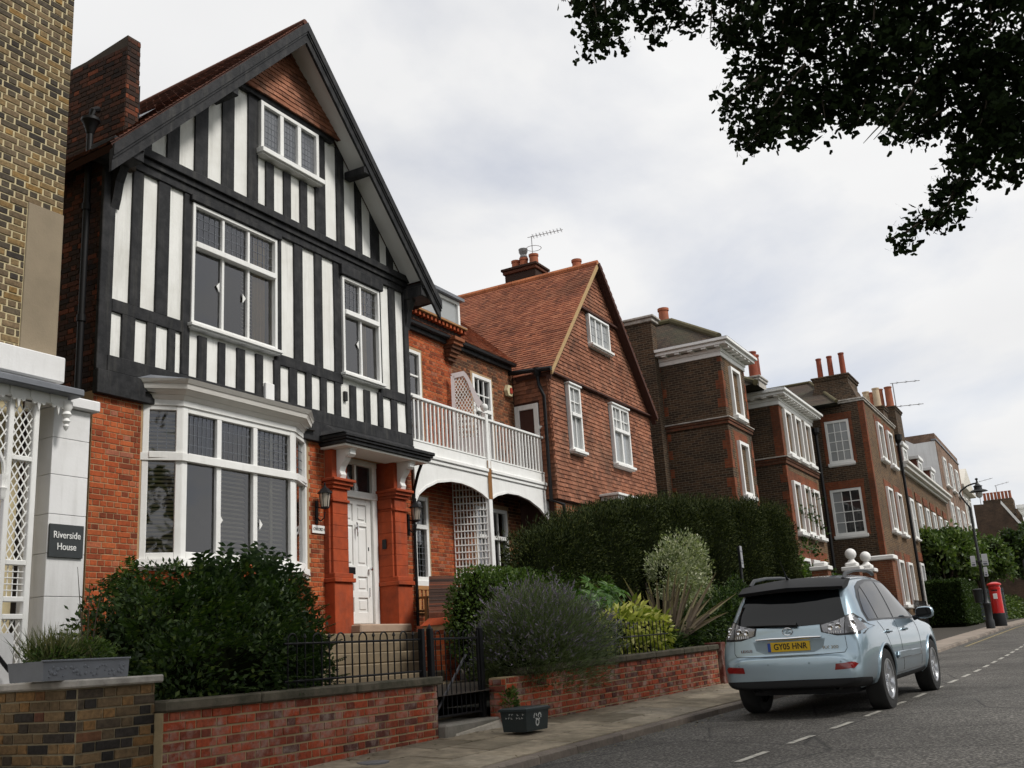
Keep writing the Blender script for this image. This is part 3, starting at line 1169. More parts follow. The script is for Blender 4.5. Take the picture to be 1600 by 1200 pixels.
# sloping white stair parapet with handrail
sp = thing('stair_parapet', 'white sloping stair side panel with dark handrail at the lower left edge', 'stair parapet', (5.7, 8.0, -0.9))
Fp = front(8.2)
b = MB(Fp)
b.prism([(5.2, -0.12), (5.86, -0.12), (5.86, 0.44), (5.2, 0.43)], -0.05, 0)
b.build('panel', STUCCO, sp)
tube(sp, 'handrail', BLACKMETAL, [(5.55, 8.12, .42), (5.66, 8.12, .25), (5.78, 8.12, .12)], .018)

# name board: white letters on dark slate
def sign_text(parent, txt, F, u, v, size, m, ext=0.003, name='lettering', sx=1.0, align='CENTER', n=0.0, spacing=1.0):
    c = bpy.data.curves.new(name, 'FONT')
    c.body = txt
    c.size = size
    c.align_x = align
    c.align_y = 'CENTER'
    c.extrude = ext
    c.space_character = spacing
    tmp = bpy.data.objects.new('tmp', c)
    COL.objects.link(tmp)
    dg = bpy.context.evaluated_depsgraph_get()
    me = bpy.data.meshes.new_from_object(tmp.evaluated_get(dg))
    bpy.data.objects.remove(tmp)
    M = Matrix((F.u, F.v, F.n)).transposed()
    o = V3(F.p(u, v, n))
    for vt in me.vertices:
        vt.co = o + M @ V3((vt.co.x * sx, vt.co.y, vt.co.z))
    me.materials.clear()
    return link(name, me, m, parent)


sg = thing('house_sign', 'dark slate sign reading Riverside House on the white stucco pier', 'sign', (6.88, 8.88, 1.2))
cb(sg, 'board', mat('slate_board', (0.035, 0.04, 0.042), 0.5, 0.15, 10, 0.1), 6.665, 7.065, 8.875, 8.897, 1.20, 1.53, .004)
WLET = mat('white_letters', (0.8, 0.8, 0.78), 0.6, 0.03, 5, 0)
Fg = front(8.875)
sign_text(sg, 'Riverside', Fg, 6.865, 1.42, 0.098, WLET, n=0.003, sx=.88)
sign_text(sg, 'House', Fg, 6.865, 1.305, 0.098, WLET, n=0.003, sx=.88)

# ================================================================== BRICK PIER WITH TROUGH
yp = thing('garden_pier', 'sooty yellow brick garden pier with pale stone slab top at the lower left', 'garden wall', (5.5, 6.8, -0.9))
b = MB()
b.box(5.185, 5.885, 6.5, 9.0, -1.05, -0.045)
b.build('core', mat('pier_mortar', (0.25, 0.205, 0.13), 0.95, 0.3, 12, 0.6, 60), yp)
pieces(yp, bond(5.18, 5.89, -0.95, -0.05, style='flemish', H=0.075, seed=8, j=0.012), front(6.5), 0.009, PIER_BRICK, 'brick', 'brickwork')
pieces(yp, bond(-8.2, -6.5, -0.95, -0.05, style='flemish', H=0.075, seed=9, j=0.012), side(5.185), 0.009, PIER_BRICK, 'brick', 'brickwork')
b = MB()
b.cbox(5.14, 5.93, 6.44, 8.3, -0.045, 0.015, .012)
b.build('cap_stone', PALESTONE, yp)
tr = thing('lead_trough', 'grey lead planting trough on the pale stone cap at lower left', 'planter', (5.5, 6.7, 0.015))
b = MB()
b.hexa([(4.975, 6.615, .017), (5.725, 6.615, .017), (5.725, 6.98, .017), (4.975, 6.98, .017), (4.97, 6.61, .155), (5.73, 6.61, .155), (5.73, 7.01, .155), (4.97, 7.01, .155)])
for x in (4.99, 5.46, 5.71):
    b.cbox(x - .006, x + .006, 6.615, 6.63, .02, .158, .002)
b.cbox(4.96, 5.74, 6.60, 6.625, .148, .162, .003)
rr = random.Random(5)
for i in range(46):
    x, z = rr.uniform(5.02, 5.69), rr.uniform(.04, .11)
    s_ = rr.uniform(.008, .02)
    b.lathe((x, 6.614, z), [(s_, 0), (s_ * .7, -.006), (0, -.009)], 6, 'Y')
b.build('trough', LEAD, tr)
b = MB()
b.box(4.99, 5.71, 6.63, 6.99, .12, .145)
b.build('soil', SOIL, tr)

st = thing('stone_steps', 'worn stone steps beside the sooty brick pier, bottom left corner', 'steps', (4.6, 6.9, -1.0))
for i, (z, y) in enumerate(((-0.74, 6.6), (-0.57, 6.95), (-0.40, 7.3), (-0.23, 7.65))):
    cb(st, 'step', STONE, 3.0, 5.05 if i else 4.85, y, y + 2.0 - .34 * i, z - .17, z, .02)

# ================================================================== FRONT WALL OF THE HALF-TIMBERED HOUSE
gw = thing('front_garden_wall', 'red brick front garden wall left of the iron gate, patched with white bloom', 'garden wall', (7.8, 6.4, -0.9))
b = MB()
b.box(5.892, 9.715, 6.41, 6.64, -1.1, -0.275)
b.build('core', GW_MORTAR, gw)
pieces(gw, bond(5.895, 9.72, -0.95, -0.275, style='flemish', H=0.0755, seed=21, j=0.015), front(6.41), 0.009, GW_BRICK, 'brick', 'brickwork', jit=.004)
Fe = Fr((9.715, 0, 0), (0, 1, 0), (0, 0, 1), (1, 0, 0))
pieces(gw, bond(6.41, 6.64, -0.95, -0.275, style='flemish', seed=22), Fe, 0.01, GW_BRICK, 'brick', 'brickwork', nsingle=20)
xx = [5.885, 6.95, 8.27, 9.80]
for a, c in zip(xx, xx[1:]):
    cb(gw, 'coping_stone', COPING, a + .006, c - .006, 6.36, 6.68, -0.272, -0.185, .014)

# railings on the wall
rl = thing('hooped_railing', 'black iron railing with hooped tops on the coping left of the gate', 'railing', (8.5, 6.52, -0.185))


def rod(b, p, q, r=.009, n=6):
    b.tube([p, q], r, n)


yr = 6.52
for z in (0.215, -0.12):
    tube(rl, 'rail', BLACKMETAL, [(7.4, yr, z), (9.66, yr, z)], .011, 6)
xr = 7.45
k = 0
while xr < 9.55:
    b = MB()
    if k % 2 == 0:
        a, c, top = xr, xr + .125, .305
        path = [(a, yr, -.18), (a, yr, top - .0625)] + [(a + .0625 - .0625 * math.cos(t), yr, top - .0625 + .0625 * math.sin(t)) for t in [math.pi * q / 8 for q in range(1, 8)]] + [(c, yr, top - .0625), (c, yr, -.18)]
        b.tube(path, .0085, 6)
        b.build('hoop_bar', BLACKMETAL, rl, True)
        xr += .125 + .115
    else:
        b.tube([(xr, yr, -.18), (xr, yr, .26)], .0085, 6)
        b.lathe((xr, yr, .255), [(.006, 0), (.017, .012), (.012, .03), (0, .055)], 6)
        b.build('spear_bar', BLACKMETAL, rl, True)
        xr += .115
    k += 1
cb(rl, 'end_post', BLACKMETAL, 9.60, 9.655, 6.49, 6.55, -.185, .33, .004)

# gate
gt = thing('iron_gate', 'black iron garden gate with diagonal brace, right of the hooped railing', 'gate', (10.25, 6.5, -0.69))
for (x0, x1) in ((9.735, 9.79), (10.80, 10.87)):
    b = MB()
    b.cbox(x0, x1, 6.47, 6.53, -.72, .33, .004)
    b.lathe(((x0 + x1) / 2, 6.5, .33), [(.03, 0), (.02, .02), (0, .05)], 6)
    b.build('gate_post', BLACKMETAL, gt)
for z in (.215, -.62):
    cb(gt, 'rail', BLACKMETAL, 9.80, 10.79, 6.49, 6.51, z - .012, z + .012, .003)
cb(gt, 'stile', BLACKMETAL, 9.80, 9.825, 6.485, 6.515, -.64, .30, .003)
cb(gt, 'stile', BLACKMETAL, 10.76, 10.785, 6.485, 6.515, -.64, .30, .003)
xr = 9.87
k = 0
while xr < 10.72:
    b = MB()
    if k % 2 == 0 and xr + .11 < 10.74:
        a, c, top = xr, xr + .105, .305
        path = [(a, 6.5, -.62), (a, 6.5, top - .0525)] + [(a + .0525 - .0525 * math.cos(t), 6.5, top - .0525 + .0525 * math.sin(t)) for t in [math.pi * q / 8 for q in range(1, 8)]] + [(c, 6.5, top - .0525), (c, 6.5, -.62)]
        b.tube(path, .0075, 6)
        b.build('hoop_bar', BLACKMETAL, gt, True)
        xr += .105 + .095
    else:
        b.tube([(xr, 6.5, -.62), (xr, 6.5, .26)], .0075, 6)
        b.lathe((xr, 6.5, .255), [(.006, 0), (.015, .012), (0, .05)], 6)
        b.build('spear_bar', BLACKMETAL, gt, True)
        xr += .095
    k += 1
b = MB()
b.hexa([(9.83, 6.515, -.58), (9.87, 6.515, -.58), (9.87, 6.53, -.58), (9.83, 6.53, -.58), (10.52, 6.515, .03), (10.56, 6.515, .03), (10.56, 6.53, .03), (10.52, 6.53, .03)])
b.build('brace', mat('grey_strap', (0.09, 0.09, 0.10), 0.5, 0.2, 9, 0.1), gt)

gs = thing('gate_step', 'stone threshold step with chipped white edge below the iron gate', 'step', (10.3, 6.4, -0.85))
b = MB()
out = [(9.72, 6.33), (10.95, 6.33), (11.0, 6.9), (9.72, 6.9)]
b.cbox(9.722, 10.92, 6.30, 6.95, -.92, -.695, .02)
b.build('slab', STONE, gs)
b = MB()
b.hexa([(9.8, 6.27, -.93), (10.98, 6.2, -.93), (11.02, 6.3, -.93), (9.8, 6.305, -.93), (9.9, 6.292, -.80), (10.85, 6.285, -.75), (10.95, 6.3, -.72), (9.9, 6.30, -.80)])
b.build('mortar_fillet', mat('pale_mortar', (0.42, 0.38, 0.32), 0.95, 0.35, 14, 0.8, 60), gs)

# ================================================================== RIGHT FRONT WALL (sloping a little with the street)
rw = thing('right_garden_wall', 'weathered red brick garden wall behind the car and the green box', 'garden wall', (14, 6.1, -0.8))
wp = [(10.88, 6.20), (13.9, 5.98), (17.35, 5.74)]
seed = 30
for (xa, ya), (xb, yb) in zip(wp, wp[1:]):
    L_ = math.hypot(xb - xa, yb - ya)
    dz = 0.018
    Fw = Fr((xa, ya, -0.255 + (xa - 10.88) * dz), (xb - xa, yb - ya, (xb - xa) * dz), (0, 0, 1))
    Fw.n = V3((yb - ya, -(xb - xa), 0)).normalized()
    b = MB(Fw)
    b.box(0, L_, -0.72, -0.005, -0.24, 0)
    b.build('core', GW_MORTAR, rw)
    pieces(rw, bond(0, L_ - .005, -0.68, -0.005, style='flemish', H=0.075, seed=seed, j=0.015), Fw, 0.009, GW_BRICK, 'brick', 'brickwork', nsingle=150, jit=.004)
    seed += 1
    u = 0.35 if xa < 11 else 0
    while u < L_ - .2:
        ln = min(random.uniform(.8, 1.3), L_ - u)
        b = MB(Fw)
        b.cbox(u + .005, u + ln - .005, 0.0, 0.085, -0.28, 0.05, .014)
        b.build('coping_stone', COPING, rw)
        u += ln
pieces(rw, bond(-6.43, -6.2, -0.95, -0.26, style='flemish', seed=39), side(10.878), .010, GW_BRICK, 'brick', 'brickwork', nsingle=20)
b = MB()
b.cbox(17.36, 17.6, 5.66, 6.0, -0.8, -0.02, .01)
b.build('end_pier', GW_BRICK, rw)
r2 = thing('short_railing', 'low black iron railing in front of the yellow variegated shrub', 'railing', (14, 6.15, -0.1))
for i in range(26):
    x = 12.3 + i * .13
    y = float(np.interp(x, [10.88, 13.9, 17.35], [6.20, 5.98, 5.74])) + .1
    z = -0.17 + (x - 10.88) * .018
    b = MB()
    b.tube([(x, y, z), (x, y, z + .42)], .008, 5)
    b.lathe((x, y, z + .42), [(.006, 0), (.015, .012), (0, .05)], 5)
    b.build('bar', BLACKMETAL, r2)
tube(r2, 'rail', BLACKMETAL, [(12.2, 6.10 + .1, .10), (13.9, 5.98 + .1, .13), (15.7, 5.855 + .1, .165)], .01, 6)

# ================================================================== THE HALF-TIMBERED HOUSE
th = thing('half_timbered_house', 'black and white half-timbered house with steep gable over red brick ground floor', 'house', (12.4, 10.9, 0.4))
TX0, TX1 = 8.84, 15.88
FT = front(10.80)      # face of the timbers
FW_ = front(10.86)     # wall behind them
FB = front(10.85)      # ground floor brick face
win_a = (10.26, 12.11, 4.95, 6.87)
win_b = (13.82, 14.93, 4.95, 6.77)
b = wall_grid(FW_, TX0 + .01, TX1 - .01, 3.62, 7.30, [win_a, win_b], 0.14)
b.prism([(TX0 + .01, 7.302), (TX1 - .01, 7.302), (12.36, 10.95)], -0.14, 0.0)
b.build('wall', PLASTER, th)
b = MB()
b.box(TX0, TX1, 11.42, 17.0, 0, 7.3)
b.box(TX0, TX0 + .02, 10.87, 11.42, 3.6, 7.3)
b.box(TX1 - .02, TX1, 10.87, 11.42, 3.6, 7.3)
b.box(TX0, 9.44, 10.87, 11.42, -.3, 3.6)
b.build('house_body', DKRED_MORTAR, th)

# ground floor wall
bay = (9.50, 12.88, 1.32, 3.66)
door = (13.74, 15.14, 0.50, 3.52)
b = wall_grid(FB, 8.68, TX1, -0.4, 3.64, [bay, door], 0.22)
b.build('brick_wall', RED_MORTAR, th)
ph = [bay, (13.32, 15.44, 0.5, 3.66)]
rects = bond(8.68, TX1, 0.33, 3.64, ph + [(9.47, 12.92, 1.30, 3.66)], style='english', H=0.0755, seed=2, j=0.012)
pieces(th, rects, FB, 0.007, RED_BRICK, 'brick', 'brickwork', nsingle=300)
# side wall towards the yellow house, with parapet and coping
b = MB()
b.box(8.69, 8.835, 10.86, 17.0, -.4, 7.25)
b.build('side_wall', DKRED_MORTAR, th)
pieces(th, bond(-13.5, -10.86, 2.4, 7.2, style='flemish', H=.0755, seed=3), side(8.69), 0.008, DKRED_BRICK, 'side_brick', 'side_brickwork', nsingle=120)
b = MB()
b.prism([(10.72, 6.9), (13.4, 6.9), (13.4, 8.93), (12.6, 8.80), (11.6, 8.84), (10.72, 8.96)], 8.90, 9.13)
me = b.mesh('parapet')
for v_ in me.vertices:     # outline was (Y, Z), thickness X
    y_, z_, x_ = v_.co
    v_.co = (x_, y_, z_)
o = link('parapet', me, DKRED_MORTAR, th)
pieces(th, bond(-13.4, -10.72, 6.9, 8.82, style='flemish', H=.0755, seed=6), side(8.90), 0.008, DKRED_BRICK, 'side_brick', 'side_brickwork', nsingle=60)
pieces(th, bond(8.895, 9.135, 7.2, 8.95, style='english', H=.0755, seed=7), front(10.72), 0.008, DKRED_BRICK, 'side_brick', 'side_brickwork', nsingle=40)
b = MB()
b.poly([(9.135, 10.70, 7.72), (9.136, 11.9, 7.72), (9.136, 11.9, 8.05), (9.135, 10.70, 8.25)])
b.poly([(9.135, 10.70, 7.74), (9.42, 10.70, 8.02), (9.42, 11.9, 8.02), (9.135, 11.9, 7.74)])
b.build('lead_flashing', LEAD, th)

# rainwater pipe with hopper
b = MB()
b.tube([(8.60, 11.05, 2.4), (8.60, 11.05, 7.40)], .045, 10)
for z in (3.0, 4.6, 6.2):
    b.tube([(8.60, 11.05, z), (8.60, 11.05, z + .09)], .06, 10)
b.lathe((8.60, 11.05, 7.35), [(.05, 0), (.07, .06), (.11, .17), (.13, .19), (.13, .23), (.10, .23)], 10)
b.tube([(8.60, 11.05, 7.5), (8.62, 11.05, 7.72), (8.75, 11.1, 7.82)], .045, 8)
b.build('rainwater_pipe', BLACKMETAL, th, True)

# --- timbers
def timber(x0, x1, z0, z1, name='timber_stud', y0=10.80, y1=10.862, e=.008):
    j = lambda: random.uniform(-.008, .008)
    return cb(th, name, BLACKWOOD, x0 + j(), x1 + j(), y0 + random.uniform(-.006, .006), y1, z0, z1, e)


def panel(x0, x1, z0, z1):
    """lime plaster between two timbers, slightly pillowed"""
    b = MB(FT)
    nx, nz = 3, max(3, int((z1 - z0) / .3))
    g = [[(x0 - .02 + (x1 - x0 + .04) * i / nx, z0 - .02 + (z1 - z0 + .04) * k / nz, -.036 + random.uniform(-.004, .004) + (.006 if 0 < i < nx and 0 < k < nz else 0)) for i in range(nx + 1)] for k in range(nz + 1)]
    for k in range(nz):
        for i in range(nx):
            b.poly([g[k][i], g[k][i + 1], g[k + 1][i + 1], g[k + 1][i]])
    return b.build('plaster_panel', PLASTER, th, True)


def bay_of(studs, z0, z1, first, last):
    """studs: list of (x0, x1) timber; panels fill the rest between first and last"""
    e = [first] + [q for s in studs for q in s] + [last]
    for a, c in zip(e[0::2], e[1::2]):
        if c - a > .05:
            panel(a, c, z0, z1)
    for s in studs:
        timber(s[0], s[1], z0 - .01, z1 + .01)


# posts and beams
timber(8.675, 8.88, 3.93, 7.0, 'corner_post')
timber(15.74, 15.89, 4.15, 7.0, 'corner_post', 10.79)
timber(8.82, 15.89, 6.975, 7.28, 'tie_beam', 10.775)
timber(8.82, 15.89, 7.20, 7.33, 'beam_moulding', 10.70)
timber(8.82, 15.89, 7.10, 7.20, 'beam_moulding', 10.745)
timber(8.83, 15.89, 3.93, 4.15, 'sill_beam', 10.785)
timber(8.66, 15.90, 3.60, 3.925, 'skirt_board', 10.76)
timber(8.88, 10.26, 4.77, 4.95, 'mid_rail', 10.796)
timber(12.11, 13.82, 4.74, 4.92, 'mid_rail', 10.796)
timber(14.93, 15.74, 4.74, 4.92, 'mid_rail', 10.796)
timber(10.11, 10.255, 4.15, 6.975, 'window_post')
timber(12.115, 12.24, 4.86, 6.975, 'window_post')
timber(13.62, 13.815, 4.86, 6.975, 'window_post')
timber(14.935, 15.02, 4.86, 6.975, 'window_post')
timber(10.2, 12.18, 6.88, 6.975, 'window_head', 10.73)
timber(13.76, 15.0, 6.78, 6.975, 'window_head', 10.73)
# upper row
bay_of([(9.16, 9.36), (9.62, 9.84)], 4.95, 6.975, 8.88, 10.11)
bay_of([(12.56, 12.78), (13.10, 13.30)], 4.92, 6.975, 12.24, 13.62)
bay_of([(15.27, 15.48)], 4.92, 6.975, 15.02, 15.74)
# lower row
bay_of([(9.06, 9.28), (9.49, 9.66), (9.86, 10.0)], 4.15, 4.77, 8.88, 10.11)
bay_of([(10.44, 10.61), (10.84, 11.0), (11.24, 11.42), (11.65, 11.81)], 4.15, 4.80, 10.255, 12.06)
timber(12.06, 12.21, 4.15, 4.80)
bay_of([(12.43, 12.62), (12.84, 12.99), (13.22, 13.38)], 4.15, 4.74, 12.21, 13.60)
cb(th, 'wall_vent', WHITE, 11.80, 12.0, 10.74, 10.80, 4.02, 4.36, .01)
cb(th, 'air_vent', BLACKWOOD, 13.84, 13.92, 10.78, 10.83, 4.45, 4.62, .006)
timber(13.60, 13.76, 4.15, 4.80)
bay_of([(14.01, 14.19), (14.42, 14.61)], 4.15, 4.76, 13.76, 14.84)
timber(14.84, 15.0, 4.15, 4.80)
bay_of([(15.26, 15.45)], 4.15, 4.74, 15.0, 15.74)


# --- gable: slope line z = 10.93 - 1.035 * |x - 12.36| at the wall
def gz(x):
    return 10.93 - 1.035 * abs(x - 12.36) - 0.10


gwin = (11.69, 13.18, 8.37, 9.27)


def gpanel(x0, x1, z0, ztop=None):
    b = MB(FT)
    t0 = min(gz(x0 - .02), ztop) if ztop else gz(x0 - .02)
    t1 = min(gz(x1 + .02), ztop) if ztop else gz(x1 + .02)
    if max(t0, t1) < z0 + .05:
        return
    t0, t1 = max(t0, z0 + .01), max(t1, z0 + .01)
    b.prism([(x0 - .02, z0), (x1 + .02, z0), (x1 + .02, t1), (x0 - .02, t0)], -.06, -.034)
    b.build('plaster_panel', PLASTER, th)


def gstud(x0, x1, z0, ztop=None):
    b = MB(FT)
    t0 = min(gz(x0), ztop) if ztop else gz(x0)
    t1 = min(gz(x1), ztop) if ztop else gz(x1)
    t0, t1 = max(t0, z0 + .01), max(t1, z0 + .01)
    b.prism([(x0, z0), (x1, z0), (x1, t1), (x0, t0)], -.062, random.uniform(-.004, .004))
    b.build('timber_stud', BLACKWOOD, th)


gl = [9.20, (9.30, 9.47), (9.76, 9.99), (10.30, 10.56), (10.87, 11.13), (11.45, 11.68)]
prev = gl[0]
for s in gl[1:]:
    gpanel(prev, s[0], 7.33, 9.30)
    gstud(s[0], s[1], 7.33, 9.32)
    prev = s[1]
prev = 11.68
for s in [(11.87, 12.06), (12.31, 12.49), (12.73, 12.91), (13.14, 13.41)]:
    zt = 8.22
    gpanel(prev, s[0], 7.33, zt)
    gstud(s[0], s[1], 7.33, zt if s[0] < 13 else 9.30)
    prev = s[1]
for s in [(13.74, 13.95), (14.30, 14.48), (14.76, 15.02), (15.27, 15.45)]:
    gpanel(prev, s[0], 7.33, 9.28)
    gstud(s[0], s[1], 7.33, 9.3)
    prev = s[1]
gpanel(prev, 15.7, 7.33)
timber(11.18, 13.62, 9.285, 9.40, 'collar_beam', 10.74)
# tile hanging in the peak, tilted out a little at the foot
FP = Fr((0, 10.70, 9.38), (1, 0, 0), (0, 0.10, 1))
FP.n = V3((0, -1, .10)).normalized()
b = MB(FP)
b.prism([(10.93, 0), (13.79, 0), (12.36, 1.45)], -.06, 0)
b.build('peak_backing', TILE_BACK, th)
pieces(th, bond(10.93, 13.79, 0.0, 1.42, poly=[(10.93, 0), (13.79, 0), (12.36, 1.45)], style='tile', L=.165, H=.095, seed=4), FP, 0.024, TILE_WALL, 'hung_tile', 'hung_tiles', kind='tile', nsingle=200)

# --- windows
FWIN = front(10.80)
wo = window(th, FWIN, *win_a, [1.08, 1, 1.05], [1.95, 1.0], fr=.055, bar=.05, n0=-.10, n1=.03, trans=[1], lead={1: (5, 4)}, room=.9, sill=.07, sill_h=.05)
drape(wo, FWIN, 11.70, 12.0, 5.0, 6.8, -.15, CURTAIN, 4)
blind(wo, FWIN, 11.50, 11.74, 5.0, 6.2, -.19, SHUTTER, .06)
for x in (10.86, 11.36):
    b = MB(FWIN)
    b.prism([(x, 5.72), (x + .07, 5.66), (x, 5.57)] if x > 11 else [(x, 5.76), (x - .06, 5.69), (x, 5.60)], -.03, -.02)
    b.build('sash_catch', WHITE, wo)
wo = window(th, FWIN, *win_b, [1, 1], [1.75, 1.0], fr=.055, bar=.05, n0=-.10, n1=.03, trans=[1], lead={1: (4, 4)}, room=.9, sill=.07, sill_h=.05)
drape(wo, FWIN, 14.50, 14.72, 5.0, 6.7, -.15, CURTAIN, 3)
b = MB(FWIN)
b.prism([(14.32, 5.66), (14.26, 5.58), (14.32, 5.50)], -.03, -.02)
b.build('sash_catch', WHITE, wo)
window(th, FWIN, *gwin, [1, 1, 1], [1], fr=.07, bar=.1, n0=-.05, n1=.06, mull=[1, 2], lead={0: (5, 7)}, glass=dark_glass('leaded_glass', (0.13, 0.135, 0.145), .15, .6), sill=.09, sill_h=.09)

# --- roof: two tiled slopes, bargeboards, soffits, brackets
ridge = V3((12.36, 10.35, 10.98))
SL = math.atan2(3.95, 3.89)
for sgn in (-1, 1):
    u = V3((0, 1, -.06)) if sgn < 0 else V3((0, -1, .06))      # the old ridge sags towards the back
    eave = V3((12.36 + sgn * 3.98, 10.35 if sgn < 0 else 16.6, 10.98 - 3.98 * 1.025 - (0 if sgn < 0 else .375)))
    vv = V3((-sgn * 3.98, 0, 3.98 * 1.025)).normalized()
    nn_ = u.cross(vv)
    FR = Fr(eave, u, vv, nn_ if nn_.z > 0 else -nn_)
    L_ = 3.98 * math.hypot(1, 1.025)
    b = MB(FR)
    b.box(0, 6.25, 0, L_ - .01, -.10, -.012)
    b.build('roof_slope', TILE_BACK, th)
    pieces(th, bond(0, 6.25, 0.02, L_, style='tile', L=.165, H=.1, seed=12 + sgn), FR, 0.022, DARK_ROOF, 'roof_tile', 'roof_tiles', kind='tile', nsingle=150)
    # bargeboard in two fasciae with a moulding, following the verge
    Z = lambda x, d: 10.98 - 1.025 * abs(x - 12.36) - d
    xe = 12.36 + sgn * 3.98
    for nm, y0, y1, d0, d1 in (('bargeboard', 10.31, 10.36, 0.10, 0.42), ('barge_moulding', 10.27, 10.309, 0.03, 0.20), ('barge_fillet', 10.29, 10.309, 0.205, 0.25)):
        b = MB()
        p = [(12.36, Z(12.36, d0)), (xe, Z(xe, d0)), (xe, Z(xe, d1)), (12.36, Z(12.36, d1))]
        k = len(b.v)
        b.hexa([(x, y0, z) for x, z in p] + [(x, y1, z) for x, z in p])
        b.build(nm, BLACKWOOD, th)
    b = MB()
    xs_ = 12.36 + sgn * 3.5
    p = [(12.36, Z(12.36, .16)), (xs_, Z(xs_, .16)), (xs_, Z(xs_, .20)), (12.36, Z(12.36, .20))]
    b.hexa([(x, 10.361, z) for x, z in p] + [(x, 10.80, z) for x, z in p])
    b.build('verge_soffit', mat('soffit_paint', (0.68, 0.68, 0.66), .8, .06, 3, .1), th)
    # curved foot bracket and eaves block
    xb = 8.86 if sgn < 0 else 15.86
    b = MB()
    prof = [(10.80, 6.25), (10.76, 6.4), (10.72, 6.62), (10.62, 6.85), (10.44, 6.98), (10.33, 7.0), (10.33, 7.12), (10.80, 7.12)]
    q0, q1 = xb - .07, xb + .07
    k = len(b.v)
    n_ = len(prof)
    b.v += [(q0, y, z) for y, z in prof] + [(q1, y, z) for y, z in prof]
    b.f += [tuple(range(k, k + n_)), tuple(range(k + n_, k + 2 * n_))] + [(k + i, k + (i + 1) % n_, k + n_ + (i + 1) % n_, k + n_ + i) for i in range(n_)]
    b.build('eaves_bracket', BLACKWOOD, th)
    cb(th, 'eaves_block', BLACKWOOD, min(xb - sgn * .1, xe - sgn * .08), max(xb - sgn * .1, xe - sgn * .08), 10.36, 10.85, 6.84, 7.06, .015)
for x in (14.0,):
    b = MB()
    b.cbox(13.98, 14.16, 10.33, 10.82, 8.72, 8.88, .02)
    b.build('purlin_end', BLACKWOOD, th)
b = MB()
b.cbox(10.58, 10.74, 10.33, 10.82, 8.72, 8.88, .02)
b.build('purlin_end', BLACKWOOD, th)
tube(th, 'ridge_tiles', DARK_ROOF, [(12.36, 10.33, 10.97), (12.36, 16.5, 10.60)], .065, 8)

# --- bay window
BL, BR_, BY = 9.93, 12.24, 10.55
def bayfront():
    """one frame made of three faces"""
    faces = [Fr((9.50, 10.85, 0), (BL - 9.50, BY - 10.85, 0), (0, 0, 1)), Fr((BL, BY, 0), (1, 0, 0), (0, 0, 1)), Fr((BR_, BY, 0), (12.88 - BR_, 10.85 - BY, 0), (0, 0, 1))]
    lens = [math.hypot(BL - 9.50, .3), BR_ - BL, math.hypot(12.88 - BR_, .3)]
    specs = [[1], [.67 - .01, .81, .84], [1]]
    for Fq, L_, cs in zip(faces, lens, specs):
        wo = window(th, Fq, 0.0, L_, 1.50, 3.62, cs, [1.38, .66], fr=.10 if len(cs) > 1 else .085, bar=.085, n0=-.09, n1=.0, trans=[1], mull=[1, 2] if len(cs) > 1 else None,
                    lead={1: (7, 4) if len(cs) > 1 else (3, 4)}, sill=0, name='bay_light')
        if len(cs) > 1:
            blind(wo, Fq, .86, 1.36, 1.6, 2.85, -.16, SHUTTER, .065)
            blind(wo, Fq, 1.58, 2.20, 1.6, 3.55, -.16, SHUTTER, .065)
            b = MB(Fq)
            b.cbox(.80, .86, 1.6, 3.5, -.18, -.13)
            b.cbox(1.88, 1.94, 1.6, 3.5, -.15, -.12)
            b.build('shutter_stile', SHUTTER, wo)
            for x, s_ in ((.70, 1), (1.51, 1), (1.51, -1)):
                b = MB(Fq)
                b.prism([(x + s_ * .035, 2.16), (x + s_ * .1, 2.08), (x + s_ * .035, 2.0)], -.03, -.02)
                b.build('sash_catch', WHITE, wo)
        else:
            blind(wo, Fq, .08, L_ - .08, 1.6, 3.5, -.115, BLIND, .055)


bayfront()
b = MB()
b.poly([(9.45, 11.6, 1.2), (12.95, 11.6, 1.2), (12.95, 11.6, 3.8), (9.45, 11.6, 3.8)])
b.poly([(9.45, 11.6, 1.21), (12.95, 11.6, 1.21), (12.95, 10.7, 1.21), (9.45, 10.7, 1.21)])
b.poly([(9.45, 11.6, 3.75), (12.95, 11.6, 3.75), (12.95, 10.7, 3.75), (9.45, 10.7, 3.75)])
b.poly([(9.45, 11.6, 1.2), (9.45, 11.6, 3.8), (9.45, 11.08, 3.8), (9.45, 11.08, 1.2)])
b.poly([(12.95, 11.6, 1.2), (12.95, 11.6, 3.8), (12.95, 11.08, 3.8), (12.95, 11.08, 1.2)])
b.build('bay_room', ROOM, th)


def bayring(name, m, z0, z1, out0, out1):
    """a band round the bay, out0 at its foot and out1 at its top beyond the glass line"""
    b = MB()
    pl = [(9.50, 10.86), (BL, BY), (BR_, BY), (12.88, 10.86)]

    def off(o):
        return [(9.50 - o * 1.0, 10.86), (BL - o * .55, BY - o), (BR_ + o * .55, BY - o), (12.88 + o * 1.0, 10.86)]
    lo, hi = off(out0), off(out1)
    inn = off(-.12)
    for i in range(3):
        b.poly([(*lo[i], z0), (*lo[i + 1], z0), (*hi[i + 1], z1), (*hi[i], z1)])
        b.poly([(*hi[i], z1), (*hi[i + 1], z1), (*inn[i + 1], z1), (*inn[i], z1)])
        b.poly([(*lo[i], z0), (*lo[i + 1], z0), (*inn[i + 1], z0), (*inn[i], z0)])
    return b.build(name, m, th)


